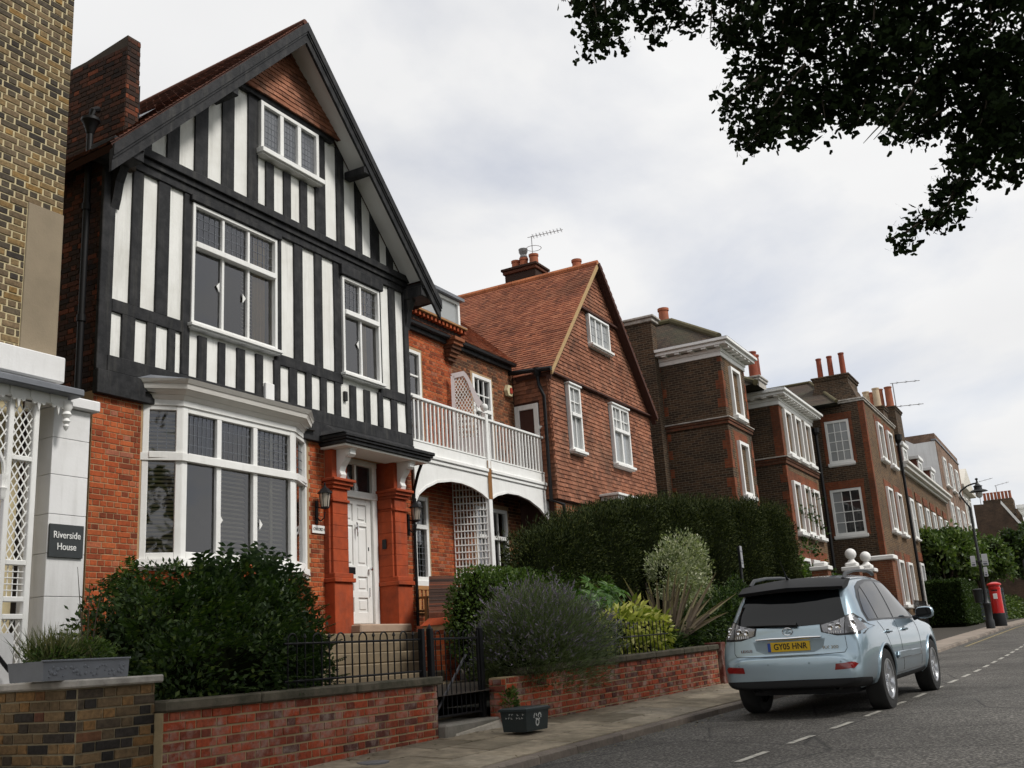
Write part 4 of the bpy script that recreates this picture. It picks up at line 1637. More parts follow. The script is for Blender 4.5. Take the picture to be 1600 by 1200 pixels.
CORN = mat('cream_cornice', (0.72, 0.70, 0.66), 0.6, .06, 4, .1, dirt=(.5, .46, .4), damt=.3)
bayring('bay_head', WHITE, 3.60, 3.68, .02, .02)
bayring('bay_cornice', CORN, 3.68, 3.74, .03, .07)
bayring('bay_cornice', CORN, 3.742, 3.80, .08, .15)
bayring('bay_cornice', CORN, 3.802, 3.87, .17, .19)
bayring('bay_cornice', CORN, 3.872, 3.93, .20, .24)
bayring('bay_transom', WHITE, 2.83, 2.93, .035, .035)
bayring('bay_sill', WHITE, 1.40, 1.50, .09, .07)
bayring('bay_sill', WHITE, 1.35, 1.398, .04, .05)
bayring('bay_apron', TERRACOTTA, 1.24, 1.348, .0, .02)
b = MB()
for (o_, z_) in ((.24, 3.932),):
    pts = [(9.50 - o_, 10.86), (BL - o_ * .55, BY - o_), (BR_ + o_ * .55, BY - o_), (12.88 + o_, 10.86)]
    top = [(9.55, 10.80), (BL + .1, 10.78), (BR_ - .1, 10.78), (12.83, 10.80)]
    for i in range(3):
        b.poly([(*pts[i], z_), (*pts[i + 1], z_), (*top[i + 1], z_ + .09), (*top[i], z_ + .09)])
b.build('bay_lead_roof', LEAD, th)
# brick apron under the bay
b = MB()
pl = [(9.52, 10.84), (BL, BY + .04), (BR_, BY + .04), (12.86, 10.84)]
for i in range(3):
    b.poly([(*pl[i], -.3), (*pl[i + 1], -.3), (*pl[i + 1], 1.24), (*pl[i], 1.24)])
b.build('bay_apron_brick', RED_BRICK, th)

# --- doorway
for (x0, x1) in ((13.29, 13.78), (15.05, 15.50)):
    for nm, z0, z1, g in (('pilaster_base', 0.48, 1.30, .05), ('pilaster_moulding', 1.30, 1.37, .09), ('pilaster_moulding', 1.37, 1.45, .06), ('pilaster_shaft', 1.45, 2.62, .0),
                          ('pilaster_neck', 2.62, 2.67, .03), ('pilaster_shaft', 2.67, 2.84, .0), ('pilaster_capital', 2.84, 2.90, .04), ('pilaster_capital', 2.90, 2.96, .08), ('pilaster_capital', 2.96, 3.01, .12), ('pilaster_block', 3.01, 3.55, .0)):
        b = MB()
        c = .06 - g
        y0 = 10.69 - g
        b.cbox(x0 + .045 - g * .8, x1 - .045 + g * .8, y0, 11.12 if x0 > 14 else 10.9, z0, z1 - .001, .008)
        if g == 0 and nm != 'pilaster_block':
            b.cbox(x0, x1, y0 + .05, 11.11 if x0 > 14 else 10.89, z0, z1 - .001, .006)
        if nm == 'pilaster_shaft' and z1 - z0 > .5:      # laid in blocks
            b = MB()
            zz_ = z0
            while zz_ < z1 - .02:
                ze_ = min(zz_ + .195, z1)
                b.cbox(x0 + .045, x1 - .045, 10.69, 11.12 if x0 > 14 else 10.9, zz_ + .0015, ze_ - .0015, .004)
                b.cbox(x0, x1, 10.74, 11.11 if x0 > 14 else 10.89, zz_ + .0015, ze_ - .0015, .004)
                zz_ = ze_
        b.build(nm, TERRACOTTA, th)
b = MB()
b.box(13.78, 15.05, 11.14, 11.2, 0.5, 3.56)
b.build('door_surround', WHITE, th)
FD = front(11.10)
dr = MB(FD)
dx0, dx1 = 13.98, 14.90
for (a, c) in ((13.86, 13.97), (14.91, 15.04)):
    dr.cbox(a, c, .62, 3.5, -.06, .06)
dr.cbox(13.86, 15.04, 2.83, 2.95, -.05, .075)
dr.cbox(13.86, 15.04, 3.42, 3.52, -.05, .07)
dr.cbox(14.40, 14.46, 2.95, 3.42, -.05, .05)
dr.build('door_frame', WHITE, th)
for a, c in ((13.98, 14.40), (14.46, 14.9)):
    b = MB(FD)
    b.poly([(a, 2.95, 0), (c, 2.95, 0), (c, 3.42, 0), (a, 3.42, 0)])
    b.build('fanlight_pane', PANE_DARK, th)
d = MB(FD)
d.box(dx0, dx1, .66, 2.825, -.045, -.012)
dst = [(dx0, dx0 + .13), (dx0 + .40, dx0 + .52), (dx1 - .13, dx1)]
for a, c in dst:
    d.cbox(a, c, .66, 2.825, -.012, .012, .008)
for z0, z1 in ((.66, .86), (1.10, 1.22), (1.46, 1.66), (2.34, 2.42), (2.72, 2.825)):
    d.cbox(dx0 + .13, dx1 - .13, z0, z1, -.012, .011, .008)
for (a, c) in ((dx0 + .17, dx0 + .36), (dx0 + .56, dx1 - .17)):
    for z0, z1 in ((.90, 1.06), (1.26, 1.42), (1.70, 2.30), (2.46, 2.68)):
        d.cbox(a, c, z0, z1, -.02, .004, .012)
do = d.build('front_door', WHITE, th)
b = MB(FD)
b.cbox(14.16, 14.42, 1.50, 1.62, .011, .02)
b.build('letterbox', BLACKMETAL, do)
b = MB()
b.lathe((14.80, 11.05, 1.60), [(.02, .04), (.02, .0), (.034, -.02), (.03, -.04), (0, -.05)], 12, 'Y')
b.build('door_knob', CHROME, do, True)
b = MB(FD)
b.cbox(14.795, 14.825, 1.92, 1.99, .011, .02)
b.cbox(14.80, 14.82, 1.12, 1.28, .011, .03)
b.build('lock', CHROME, do)
b = MB()
b.lathe((14.44, 11.07, 2.30), [(.03, .03), (.03, .0), (.02, -.02)], 10, 'Y')
b.tube([(14.44, 11.05, 2.40), (14.44, 11.03, 2.30), (14.44, 11.04, 2.15)], [.012, .02, .01], 8)
b.build('door_knocker', CHROME, do, True)
b = MB()
b.hexa([(15.045, 10.86, 1.95), (15.045, 10.94, 1.95), (15.045, 10.94, 2.12), (15.045, 10.86, 2.12), (15.02, 10.86, 1.95), (15.02, 10.94, 1.95), (15.02, 10.94, 2.12), (15.02, 10.86, 2.12)])
b.build('entry_phone', BLACKMETAL, th)
cb(th, 'door_step', mat('door_step_stone', (.36, .26, .19), .9, .25, 6, .5, 40), 13.70, 15.16, 10.45, 11.15, .48, .62, .02)

# canopy over the door with carved brackets
for z0, z1, g in ((3.54, 3.60, .0), (3.60, 3.64, .035), (3.64, 3.70, .06)):
    cb(th, 'canopy_moulding', BLACKWOOD, 13.20 - g, 15.72 + g, 10.28 - g, 10.88, z0, z1 - .001, .01)
cb(th, 'canopy_soffit', mat('soffit_cream', (.70, .68, .63), .7, .05, 4, .1), 13.24, 15.68, 10.32, 10.88, 3.50, 3.539, .006)
b = MB()
b.hexa([(13.1, 10.25, 3.70), (15.82, 10.25, 3.70), (15.82, 10.76, 3.70), (13.1, 10.76, 3.70), (13.3, 10.6, 3.80), (15.65, 10.6, 3.80), (15.65, 10.76, 3.92), (13.3, 10.76, 3.92)])
b.build('canopy_lead', BLACKWOOD, th)
for xb in (13.53, 15.27):
    prof = [(10.69, 3.02), (10.62, 3.02), (10.60, 3.08), (10.63, 3.14), (10.60, 3.22), (10.53, 3.30), (10.50, 3.36), (10.44, 3.36), (10.40, 3.40), (10.40, 3.46), (10.36, 3.50), (10.69, 3.50)]
    b = MB()
    k = 0
    n_ = len(prof)
    q0, q1 = xb - .075, xb + .075
    b.v += [(q0, y, z) for y, z in prof] + [(q1, y, z) for y, z in prof]
    b.f += [tuple(range(n_)), tuple(range(n_, 2 * n_))] + [(i, (i + 1) % n_, n_ + (i + 1) % n_, n_ + i) for i in range(n_)]
    b.build('canopy_bracket', WHITE, th)
    b = MB()
    b.lathe((xb - .08, 10.46, 3.43), [(.055, 0), (.05, -.02), (.02, -.025)], 12, 'X')
    b.lathe((xb - .08, 10.61, 3.07), [(.035, 0), (.03, -.015), (.01, -.02)], 10, 'X')
    b.build('bracket_scroll', WHITE, th, True)
tube(th, 'canopy_drain', BLACKMETAL, [(15.72, 10.5, 3.52), (15.74, 10.6, 3.35), (15.84, 10.76, 3.1), (15.86, 10.8, 2.95), (15.86, 10.8, 0.6)], .03, 8)


# wall lanterns
def lantern(x, label):
    t = thing('wall_lantern', label, 'lantern', (x, 10.84, 2.32), 'pair of black lanterns beside the white door')
    b = MB()
    b.cbox(x - .03, x + .03, 10.825, 10.85, 2.24, 2.62, .004)
    b.tube([(x, 10.82, 2.34), (x, 10.76, 2.28), (x, 10.68, 2.32), (x, 10.66, 2.42)], .011, 6)
    b.tube([(x, 10.82, 2.52), (x, 10.72, 2.48), (x, 10.66, 2.49)], .01, 6)
    b.build('bracket', BLACKMETAL, t)
    b = MB()
    for i in range(6):
        a = math.pi / 3 * i + .3
        b.tube([(x + .065 * math.cos(a), 10.66 + .065 * math.sin(a), 2.50), (x + .095 * math.cos(a), 10.66 + .095 * math.sin(a), 2.72)], .007, 5)
    b.lathe((x, 10.66, 2.46), [(.02, 0), (.075, .02), (.075, .04)], 6)
    b.lathe((x, 10.66, 2.72), [(.125, 0), (.12, .02), (.05, .09), (.03, .10), (.012, .14), (.02, .16), (0, .19)], 6)
    b.build('frame', BLACKMETAL, t)
    b = MB()
    b.lathe((x, 10.66, 2.50), [(.058, 0), (.086, .218)], 6)
    b.build('lamp_glass', mat('frosted_glass', (.45, .40, .33), .3, .1, 8, 0), t)


lantern(13.10, 'black wall lantern left of the white door, above the white house plaque')
lantern(15.72, 'black wall lantern right of the white door, on the wall corner')
pq = thing('name_plaque', 'small white plaque with thin black lettering on brick under the left lantern', 'sign', (13.22, 10.83, 2.0))
cb(pq, 'board', WHITE, 12.98, 13.47, 10.825, 10.84, 2.09, 2.22, .003)
sign_text(pq, 'OXFORD HOUSE', front(10.825), 13.225, 2.155, .068, BLACKMETAL, n=.002, sx=.86)

# stone steps up to the door
fs_ = thing('front_steps', 'worn buff stone steps rising to the white front door behind the railing', 'steps', (13, 8.8, -.6))
for i, (y, z) in enumerate(((10.30, .47), (9.9, .31), (9.5, .15), (9.1, -.01), (8.7, -.17), (8.3, -.33), (7.9, -.49), (6.95, -.66))):
    x0 = (10.2, 10.0, 9.9, 9.9, 9.9, 9.9, 9.8, 9.6)[i]
    x1 = (16.2, 15.3, 14.6, 14.2, 13.45, 13.4, 13.3, 12.4)[i]
    b = MB()
    b.cbox(x0, x1, y, (11.0 if i == 0 else y + (.8 if i < 7 else 1.2)), z - (.16 if i < 7 else .1), z, .018)
    b.build('step', mat('buff_step', (.19, .145, .09), .9, .3, 4, .6, 30, dirt=(.12, .10, .07), dsc=3, damt=.6), fs_)
fp = thing('step_pier', 'small red brick pier with sloped cap beside the front steps', 'pier', (13.7, 8.9, -.5))
b = MB()
b.cbox(13.48, 13.88, 8.7, 9.1, -.6, .50, .01)
b.build('core', RED_MORTAR, fp)
pieces(fp, bond(13.48, 13.88, -.55, .42, style='flemish', seed=41), front(8.7), .008, RED_BRICK, 'brick', 'brickwork')
pieces(fp, bond(-9.1, -8.7, -.55, .42, style='flemish', seed=42), side(13.48), .008, RED_BRICK, 'brick', 'brickwork')
b = MB()
b.hexa([(13.45, 8.67, .50), (13.91, 8.67, .50), (13.91, 9.13, .50), (13.45, 9.13, .50), (13.55, 8.77, .61), (13.81, 8.77, .61), (13.81, 9.03, .61), (13.55, 9.03, .61)])
b.build('cap', TERRACOTTA, fp)
fw = thing('step_flank_wall', 'dark sooty brick flank wall sloping down to the small red pier', 'wall', (15, 9.9, .2))
b = MB()
b.hexa([(13.75, 9.1, -.5), (15.95, 10.5, -.5), (16.35, 10.3, -.5), (14.0, 8.9, -.5), (13.75, 9.1, .62), (15.95, 10.5, 1.40), (16.35, 10.3, 1.40), (14.0, 8.9, .62)])
b.build('wall', far_brick('sooty_far', (.025, .017, .015), (.055, .028, .022), (.09, .078, .065)), fw)
Ff = Fr((14.0, 8.9, 0), (2.35, 1.4, 0), (0, 0, 1))
pieces(fw, bond(0, 2.72, -.45, 1.4, poly=[(0, -.5), (2.73, -.5), (2.73, 1.39), (0, .61)], style='flemish', seed=43), Ff, .008, DKRED_BRICK, 'brick', 'brickwork', nsingle=200)
Ff = Fr((13.75, 9.1, 0), (.25, -.2, 0), (0, 0, 1))
pieces(fw, bond(0, .32, -.45, .6, style='flemish', seed=44), Ff, .008, DKRED_BRICK, 'brick', 'brickwork', nsingle=40)
nb_ = 34
for i in range(nb_):       # bricks laid on edge along the sloping top
    t0, t1 = (i + .06) / nb_, (i + .94) / nb_
    A = [(13.7, 9.12, .622), (15.9, 10.55, 1.402), (16.4, 10.28, 1.402), (14.02, 8.86, .622)]
    L0, L1 = [V3(A[0]).lerp(V3(A[1]), t) for t in (t0, t1)]
    R0, R1 = [V3(A[3]).lerp(V3(A[2]), t) for t in (t0, t1)]
    up = V3((0, 0, .075 + random.uniform(-.008, .008)))
    b = MB()
    b.hexa([tuple(q) for q in (L0, L1, R1, R0, L0 + up, L1 + up, R1 + up, R0 + up)])
    b.build('coping_brick', DKRED_BRICK, fw)

# ================================================================== THE LINKING WING BEHIND THE BALCONY
lk = thing('linking_wing', 'red brick linking wing with tiled roof behind the white balcony', 'house', (18.6, 11.6, .5))
LY = 11.5
FLK = front(LY)
w1 = (16.50, 17.32, 4.15, 6.25)
w2 = (19.42, 20.27, 4.15, 6.26)
g1 = (16.55, 17.37, 1.50, 3.18)
g2 = (19.25, 20.66, 0.75, 3.20)
b = wall_grid(FLK, 15.90, 21.34, 0.3, 6.80, [w1, w2, g1, g2], .2)
b.build('wall', RED_MORTAR, lk)
DKR = piece_mat('brown_brick', [(0, (.07, .035, .022)), (.4, (.15, .06, .03)), (.8, (.24, .08, .035)), (1, (.30, .11, .05))], var=.35)
hs = [(h[0] - .06, h[1] + .06, h[2] - .1, h[3] + .04) for h in (w1, w2, g1, g2)]
br_ = bond(15.92, 18.55, 0.5, 6.78, hs, style='english', H=.0755, seed=51)
pieces(lk, br_, FLK, .007, RED_BRICK, 'brick', 'brickwork', nsingle=300)
pieces(lk, bond(18.56, 21.34, 0.5, 6.78, hs, style='english', H=.0755, seed=52), FLK, .007, DKR, 'dark_brick', 'dark_brickwork', nsingle=150)
window(lk, FLK, *w1, [1, 1], [2.2, 1, 1], fr=.07, bar=.04, trans=[1], room=.6, sill=0)
window(lk, FLK, *w2, [1, 1, 1], [3.2, 1, 1], cols0=[], fr=.08, bar=.03, trans=[1], room=.6, sill=0)
window(lk, FLK, *g1, [1, 1], [2.0, 1.1], fr=.08, bar=.04, trans=[1], lead={0: (3, 8), 1: (3, 4)}, room=.6, sill=.06, sill_h=.12)
window(lk, FLK, *g2, [1, 1, 1, 1], [2.9, 1.0], fr=.08, bar=.035, trans=[1], mull=[2], room=.7, sill=0)
# red pilaster strip with brick corbel under the roof
for i in range(6):
    cb(lk, 'corbel_course', DKR, 18.30 - i * .01, 18.60 + i * .012, 11.40 - i * .045, 11.50, 6.30 + i * .085, 6.30 + i * .085 + .08, .006)
# eaves, gutter, roof
tube(lk, 'gutter', BLACKMETAL, [(15.9, 11.36, 6.80), (21.2, 11.36, 6.80)], .06, 8)
cb(lk, 'eaves_board', BLACKWOOD, 15.9, 21.2, 11.41, 11.48, 6.66, 6.84)
vv = V3((0, 1, .79)).normalized()
FRl = Fr((15.9, 11.30, 6.83), (1, 0, 0), vv)
FRl.n = V3((0, -.79, 1)).normalized()
b = MB(FRl)
b.prism([(0, 0), (5.4, 0), (7.7, 3.69), (0, 3.69)], -.1, -.012)
b.build('roof_slope', TILE_BACK, lk)
pieces(lk, bond(0, 7.8, 0.02, 3.66, poly=[(0, -.01), (5.4, -.01), (7.72, 3.7), (0, 3.7)], style='tile', L=.165, H=.1, seed=55), FRl, .02, TILE_ROOF, 'roof_tile', 'roof_tiles', kind='tile', nsingle=150)
# dentilled brick parapet with a tile edge, in front of the dormer
cb(lk, 'parapet', DKRED_BRICK, 15.9, 18.80, 11.36, 11.50, 6.86, 7.06)
x = 15.95
while x < 18.8:
    cb(lk, 'dentil', RED_BRICK, x, x + .075, 11.26, 11.40, 6.98, 7.07, .004)
    x += .15
cb(lk, 'parapet_edge', mat('edge_tile', (.33, .17, .07), .9, .3, 6, .4), 15.9, 18.88, 11.22, 11.5, 7.075, 7.125, .008)
cb(lk, 'parapet_edge', LEAD, 15.9, 18.90, 11.24, 11.5, 7.127, 7.145, .004)
# roof dormer, glazed
cb(lk, 'dormer_cheek', WHITE, 15.9, 19.03, 11.56, 13.4, 7.1, 7.82)
FDo = front(11.52)
dm = window(lk, FDo, 16.0, 19.06, 7.16, 7.86, [1, 1, 1, 1], [1], fr=.08, bar=.08, n0=-.05, n1=.01, mull=None, sill=.04, sill_h=.05, glass=PANE_GREY, name='dormer_window')
FDs = Fr((19.06, 11.52, 0), (0, 1, 0), (0, 0, 1), (1, 0, 0))
window(lk, FDs, 0.03, 1.1, 7.20, 7.82, [1], [1], fr=.06, n0=-.04, n1=.0, sill=0, glass=PANE_GREY, name='dormer_window')
b = MB()
b.hexa([(15.9, 11.42, 7.87), (19.14, 11.42, 7.87), (19.14, 13.5, 7.92), (15.9, 13.5, 7.92), (15.9, 11.42, 7.94), (19.14, 11.42, 7.94), (19.14, 13.5, 8.0), (15.9, 13.5, 8.0)])
b.build('dormer_roof', LEAD, lk)


# ---- balcony
bl = thing('white_balcony', 'long white balustraded balcony on arched white fascia between the two gables', 'balcony', (18.7, 10.85, .7))
b = MB()
b.box(15.93, 21.34, 10.86, 11.48, 3.86, 4.02)
b.build('deck', mat('deck_grey', (.45, .44, .42), .8, .1, 4, .2), bl)
for (xa, xb) in ((15.93, 18.66), (18.80, 21.50)):
    cb(bl, 'fascia_board', WHITE, xa, xb, 10.80, 10.85, 3.84, 4.05, .006)
    cb(bl, 'fascia_moulding', WHITE, xa, xb, 10.74, 10.845, 3.76, 3.838, .012)
    cb(bl, 'fascia_moulding', WHITE, xa, xb, 10.77, 10.845, 3.68, 3.758, .012)
    cb(bl, 'bottom_rail', WHITE, xa, xb, 10.79, 10.85, 4.053, 4.09, .006)
    cb(bl, 'handrail', WHITE, xa, xb, 10.77, 10.87, 4.90, 4.955, .01)
    n = int((xb - xa) / .143)
    for i in range(n):
        x = xa + (i + .5) * (xb - xa) / n
        cb(bl, 'baluster', WHITE, x - .021, x + .021, 10.80, 10.84, 4.092, 4.898, .005)
lock_ = [(15.93, 2.86), (16.05, 3.02), (16.3, 3.17), (16.7, 3.32), (17.2, 3.40), (17.6, 3.41), (18.0, 3.37), (18.4, 3.28), (18.66, 3.18)]
rock_ = [(18.80, 3.20), (19.05, 3.30), (19.5, 3.40), (20.0, 3.41), (20.5, 3.35), (21.0, 3.20), (21.35, 3.0), (21.5, 2.86)]
for arc_ in (lock_, rock_):
    b = MB(front(10.84))
    for (a, c), (d, e) in zip(arc_, arc_[1:]):
        b.hexa([(a, c, 0), (d, e, 0), (d, 3.679, 0), (a, 3.679, 0), (a, c, .04), (d, e, .04), (d, 3.679, .04), (a, 3.679, .04)])
    b.build('arched_spandrel', WHITE, bl)
    b = MB(front(10.80))
    for (a, c), (d, e) in zip(arc_, arc_[1:]):
        b.hexa([(a, c, 0), (d, e, 0), (d, e + .05, 0), (a, c + .05, 0), (a, c, .012), (d, e, .012), (d, e + .05, .012), (a, c + .05, .012)])
    b.build('arch_edge', WHITE, bl)
b = MB()
b.cbox(18.66, 18.80, 10.78, 10.90, .5, 4.05, .012)
b.build('post', WHITE, bl)
for x in (18.73, 21.46):
    b = MB()
    b.cbox(x - .055, x + .055, 10.765, 10.875, 3.85 if x < 20 else 4.05, 5.05, .01)
    b.build('newel', WHITE, bl)
    b = MB()
    b.lathe((x, 10.82, 5.05), [(.06, 0), (.075, .02), (.04, .05), (.035, .07), (.07, .10), (.088, .15), (.07, .21), (.03, .235), (0, .24)], 14)
    b.build('ball_finial', WHITE, bl, True)
b = MB()
b.box(18.655, 18.805, 10.772, 10.78, 3.2, 4.02)
b.build('rusty_joint', mat('rust', (.22, .10, .03), .9, .3, 10, .3), bl)
# partition between the two halves, with a swept top, lattice in its frame
FX = Fr((18.66, 10.83, 0), (.38, -.65, 0), (0, 0, 1))
FX.o = FX.o - FX.u * -10.83
FX.n = V3((-.65, -.38, 0)).normalized()
prof = [(-11.48, 4.1), (-11.48, 5.98), (-11.2, 6.03)]
for i in range(9):
    t = i / 8
    u = -11.2 + t * .37
    prof.append((u + .02, 6.02 - .42 * (3 * t * t - 2 * t ** 3) - .30 * t))
prof += [(-10.84, 4.9), (-10.84, 4.1)]
inn = [(-11.40, 4.55), (-11.40, 5.88), (-11.2, 5.92)]
for i in range(9):
    t = i / 8
    inn.append((-11.2 + .01 + t * .28, 5.90 - .42 * (3 * t * t - 2 * t ** 3) - .30 * t))
inn += [(-10.93, 4.8), (-10.93, 4.55)]
LILAC = mat('lilac_white_paint', (.70, .64, .64), .5, .05, 4, .1)
pt = MB(FX)
top = [(-11.48, 5.98)] + prof[2:12]
itop = [(-11.40, 5.88)] + inn[2:12]
for (a, c), (d, e) in zip(zip(top, top[1:]), zip(itop, itop[1:])):
    q = [a, c, e, d]
    pt.hexa([(*p, -.02) for p in q] + [(*p, .02) for p in q])
pt.box(-11.48, -11.40, 4.1, 5.93, -.02, .02)
pt.box(-11.40, -10.84, 4.1, 4.55, -.018, .018)
pt.box(-10.93, -10.84, 4.55, 4.95, -.02, .02)
pt.build('partition_frame', LILAC, bl)


def inside(u, v):
    xs = [p[0] for p in inn[1:12]]
    vs = [p[1] for p in inn[1:12]]
    return v < np.interp(u, xs, vs)


lattice(bl, FX, -11.40, -10.93, 4.55, 5.92, .07, 0.0, wd=.014, inside=inside, slope=1.7)
# square trellis below, in the same plane
for i in range(11):
    u = -11.55 + i * .07
    cb(bl, 'trellis_slat', WHITE, u - .011, u + .011, .8, 3.70, 0.0, .010, .002, F=FX)
for i in range(20):
    z = .95 + i * .145
    cb(bl, 'trellis_slat', WHITE, -11.56, -10.84, z - .012, z + .012, .0105, .02, .002, F=FX)

al = thing('alarm_box', 'cream hexagonal alarm box with red mark on the wall above the balcony', 'alarm box', (21.0, 11.45, 6.1))
b = MB(front(11.48))
b.prism([(20.93, 6.0), (21.10, 6.0), (21.16, 6.12), (21.10, 6.26), (20.93, 6.26), (20.87, 6.12)], 0, .09)
b.build('case', mat('cream_plastic', (.62, .55, .35), .5, .08, 6, .05), al)
b = MB(front(11.38))
b.prism([(20.99, 6.06), (21.09, 6.06), (21.12, 6.13), (21.08, 6.21), (20.99, 6.19)], 0, .012)
b.build('emblem', mat('red_mark', (.35, .05, .03), .5, .1, 6, 0), al)

be = thing('garden_bench', 'slatted teak garden bench against the brick wall right of the door', 'bench', (16.6, 10.9, .47))
for i in range(9):
    x = 15.98 + i * .13
    cb(be, 'back_slat', WOOD, x, x + .07, 11.10, 11.125, .85, 1.28, .004)
cb(be, 'top_rail', WOOD, 15.9, 17.1, 11.09, 11.14, 1.28, 1.36, .006)
cb(be, 'back_rail', WOOD, 15.9, 17.1, 11.09, 11.14, .80, .86, .006)
for i in range(5):
    cb(be, 'seat_slat', WOOD, 15.92, 17.08, 10.66 + i * .085, 10.73 + i * .085, .86, .885, .004)
for x in (15.9, 17.04):
    cb(be, 'leg', WOOD, x, x + .06, 10.62, 10.68, .47, 1.08, .004)
    cb(be, 'leg', WOOD, x, x + .06, 11.09, 11.15, .47, 1.30, .004)
    cb(be, 'arm', WOOD, x - .005, x + .065, 10.60, 11.13, 1.08, 1.12, .006)

# ================================================================== THE TILE-HUNG HOUSE
h2 = thing('tile_hung_house', 'tile hung house with big red tiled gable roof, right of the white balcony', 'house', (24.6, 11, .5))
HX0, HX1, HAX = 21.36, 27.98, 24.68
F2 = front(10.50)
wt = (23.95, 25.27, 7.85, 8.68)
wa = (22.33, 23.0, 4.74, 6.40)
wb = (24.96, 26.12, 4.74, 6.36)
b = MB()
b.box(HX0 + .04, HX1 - .04, 10.56, 18, 3.42, 6.62)
b.box(HX0 + .12, HX1 - .3, 10.62, 18, -.6, 3.42)
k = len(b.v)
b.v += [(HX0 + .04, 10.56, 6.6), (HX1 - .04, 10.56, 6.6), (HAX, 10.56, 10.2), (HX0 + .04, 18, 6.6), (HX1 - .04, 18, 6.6), (HAX, 18, 10.2)]
b.f += [(k, k + 1, k + 2), (k + 3, k + 5, k + 4)]
b.build('wall', TILE_BACK, h2)


def tilepatch(F, u0, u1, v0, v1, holes, poly, seed, ns, name='hung_tile'):
    pieces(h2, bond(u0, u1, v0, v1, holes, poly, style='tile', L=.165, H=.105, seed=seed), F, .03, TILE_WALL, name, name + 's', kind='tile', nsingle=ns)


def tilted(F, z, k=.05):
    G = Fr(F.p(0, z, .012), F.u, F.v)
    G.v = (F.v - F.n * k).normalized()
    G.n = (F.n + F.v * k).normalized()
    return G


rel = lambda h, z: (h[0] - .05, h[1] + .05, h[2] - z - .12, h[3] - z + .05)
slope = 3.72 / 3.32


def hx(z):
    return 3.32 - (z - 6.55) / slope


F2b = front(10.55)
tilepatch(tilted(F2b, 3.46, .012), HX0, HX1, 0, 3.05, [rel(wa, 3.46), rel(wb, 3.46)], None, 61, 170)
z0 = 6.56
tilepatch(tilted(F2b, z0, .012), HX0, HX1, 0, 2.2, [rel(wt, z0)], [(HAX - hx(6.5), -.05), (HAX + hx(6.5), -.05), (HAX + hx(8.8), 2.25), (HAX - hx(8.8), 2.25)], 62, 100)
z0 = 8.78
tilepatch(tilted(F2b, z0, .012), HX0, HX1, 0, 1.5, [], [(HAX - hx(8.75), -.03), (HAX + hx(8.75), -.03), (HAX, 1.45)], 63, 30)
FS2 = side(HX0 + .03)
rw_ = (-11.5, -10.86, 4.1, 5.80)
tilepatch(tilted(FS2, 3.46, .012), -11.5, -10.48, 0, 3.2, [(rw_[0] - .02, rw_[1] + .03, -1, rw_[3] - 3.40)], None, 64, 120, 'side_tile')
cb(h2, 'bell_course', TILE_BACK, HX0 - .03, HX1 + .03, 10.44, 10.56, 6.50, 6.555, .01)
b = MB(F2)
b.box(HAX - hx(8.75), HAX + hx(8.75), 8.72, 8.775, -.05, .06)
b.build('bell_course', TILE_BACK, h2)
window(h2, F2, *wt, [1, 1, 1], [1], fr=.06, bar=.05, n0=-.06, n1=.05, lead={0: (2, 3)}, glass=PANE_GREY, sill=.08)
window(h2, F2, *wa, [1, 1], [1.6, .65, .65], cols0=[], fr=.07, bar=.03, n0=-.06, n1=.05, trans=[1], glass=PANE_GREY, sill=.08, hood=.04)
window(h2, F2, *wb, [1, 1, 1, 1], [1.7, .6, .6], cols0=[2], fr=.07, bar=.03, n0=-.06, n1=.05, trans=[1], mull=[2], glass=PANE_GREY, sill=.08, hood=.04)
b = MB(FS2)
window(h2, FS2, *rw_, [1], [1], fr=.12, bar=.03, n0=-.05, n1=.04, glass=PANE_DARK, sill=0, name='side_door')
# ground floor
b = MB(front(10.60))
b.box(HX0 + .1, HX1 - .3, .3, 3.42, -.05, 0)
b.build('brick_wall', far_brick('brown_near', (.20, .075, .03), (.26, .10, .04), (.24, .18, .11)), h2)
cb(h2, 'bay_window_top', WHITE, 23.9, 26.6, 10.05, 10.6, 3.62, 3.72)
cb(h2, 'bay_window_top', WHITE, 23.8, 26.7, 9.98, 10.6, 3.722, 3.78)
window(h2, front(10.08), 23.95, 26.55, 1.6, 3.6, [1, 1, 1, 1], [2, 1], fr=.07, trans=[1], glass=PANE_DARK, sill=.06)
b = MB()
b.tube([(21.24, 10.75, 6.45), (21.24, 10.72, 6.2), (21.26, 10.62, 5.9), (21.26, 10.62, 3.4), (21.45, 10.40, 3.3), (21.50, 10.40, 2.9)], .045, 8)
b.lathe((21.24, 10.75, 6.4), [(.05, 0), (.1, .1), (.11, .22)], 8)
b.build('downpipe', BLACKMETAL, h2, True)
tube(h2, 'gutter', BLACKMETAL, [(21.2, 10.35, 6.54), (21.2, 11.6, 6.62)], .06, 8)
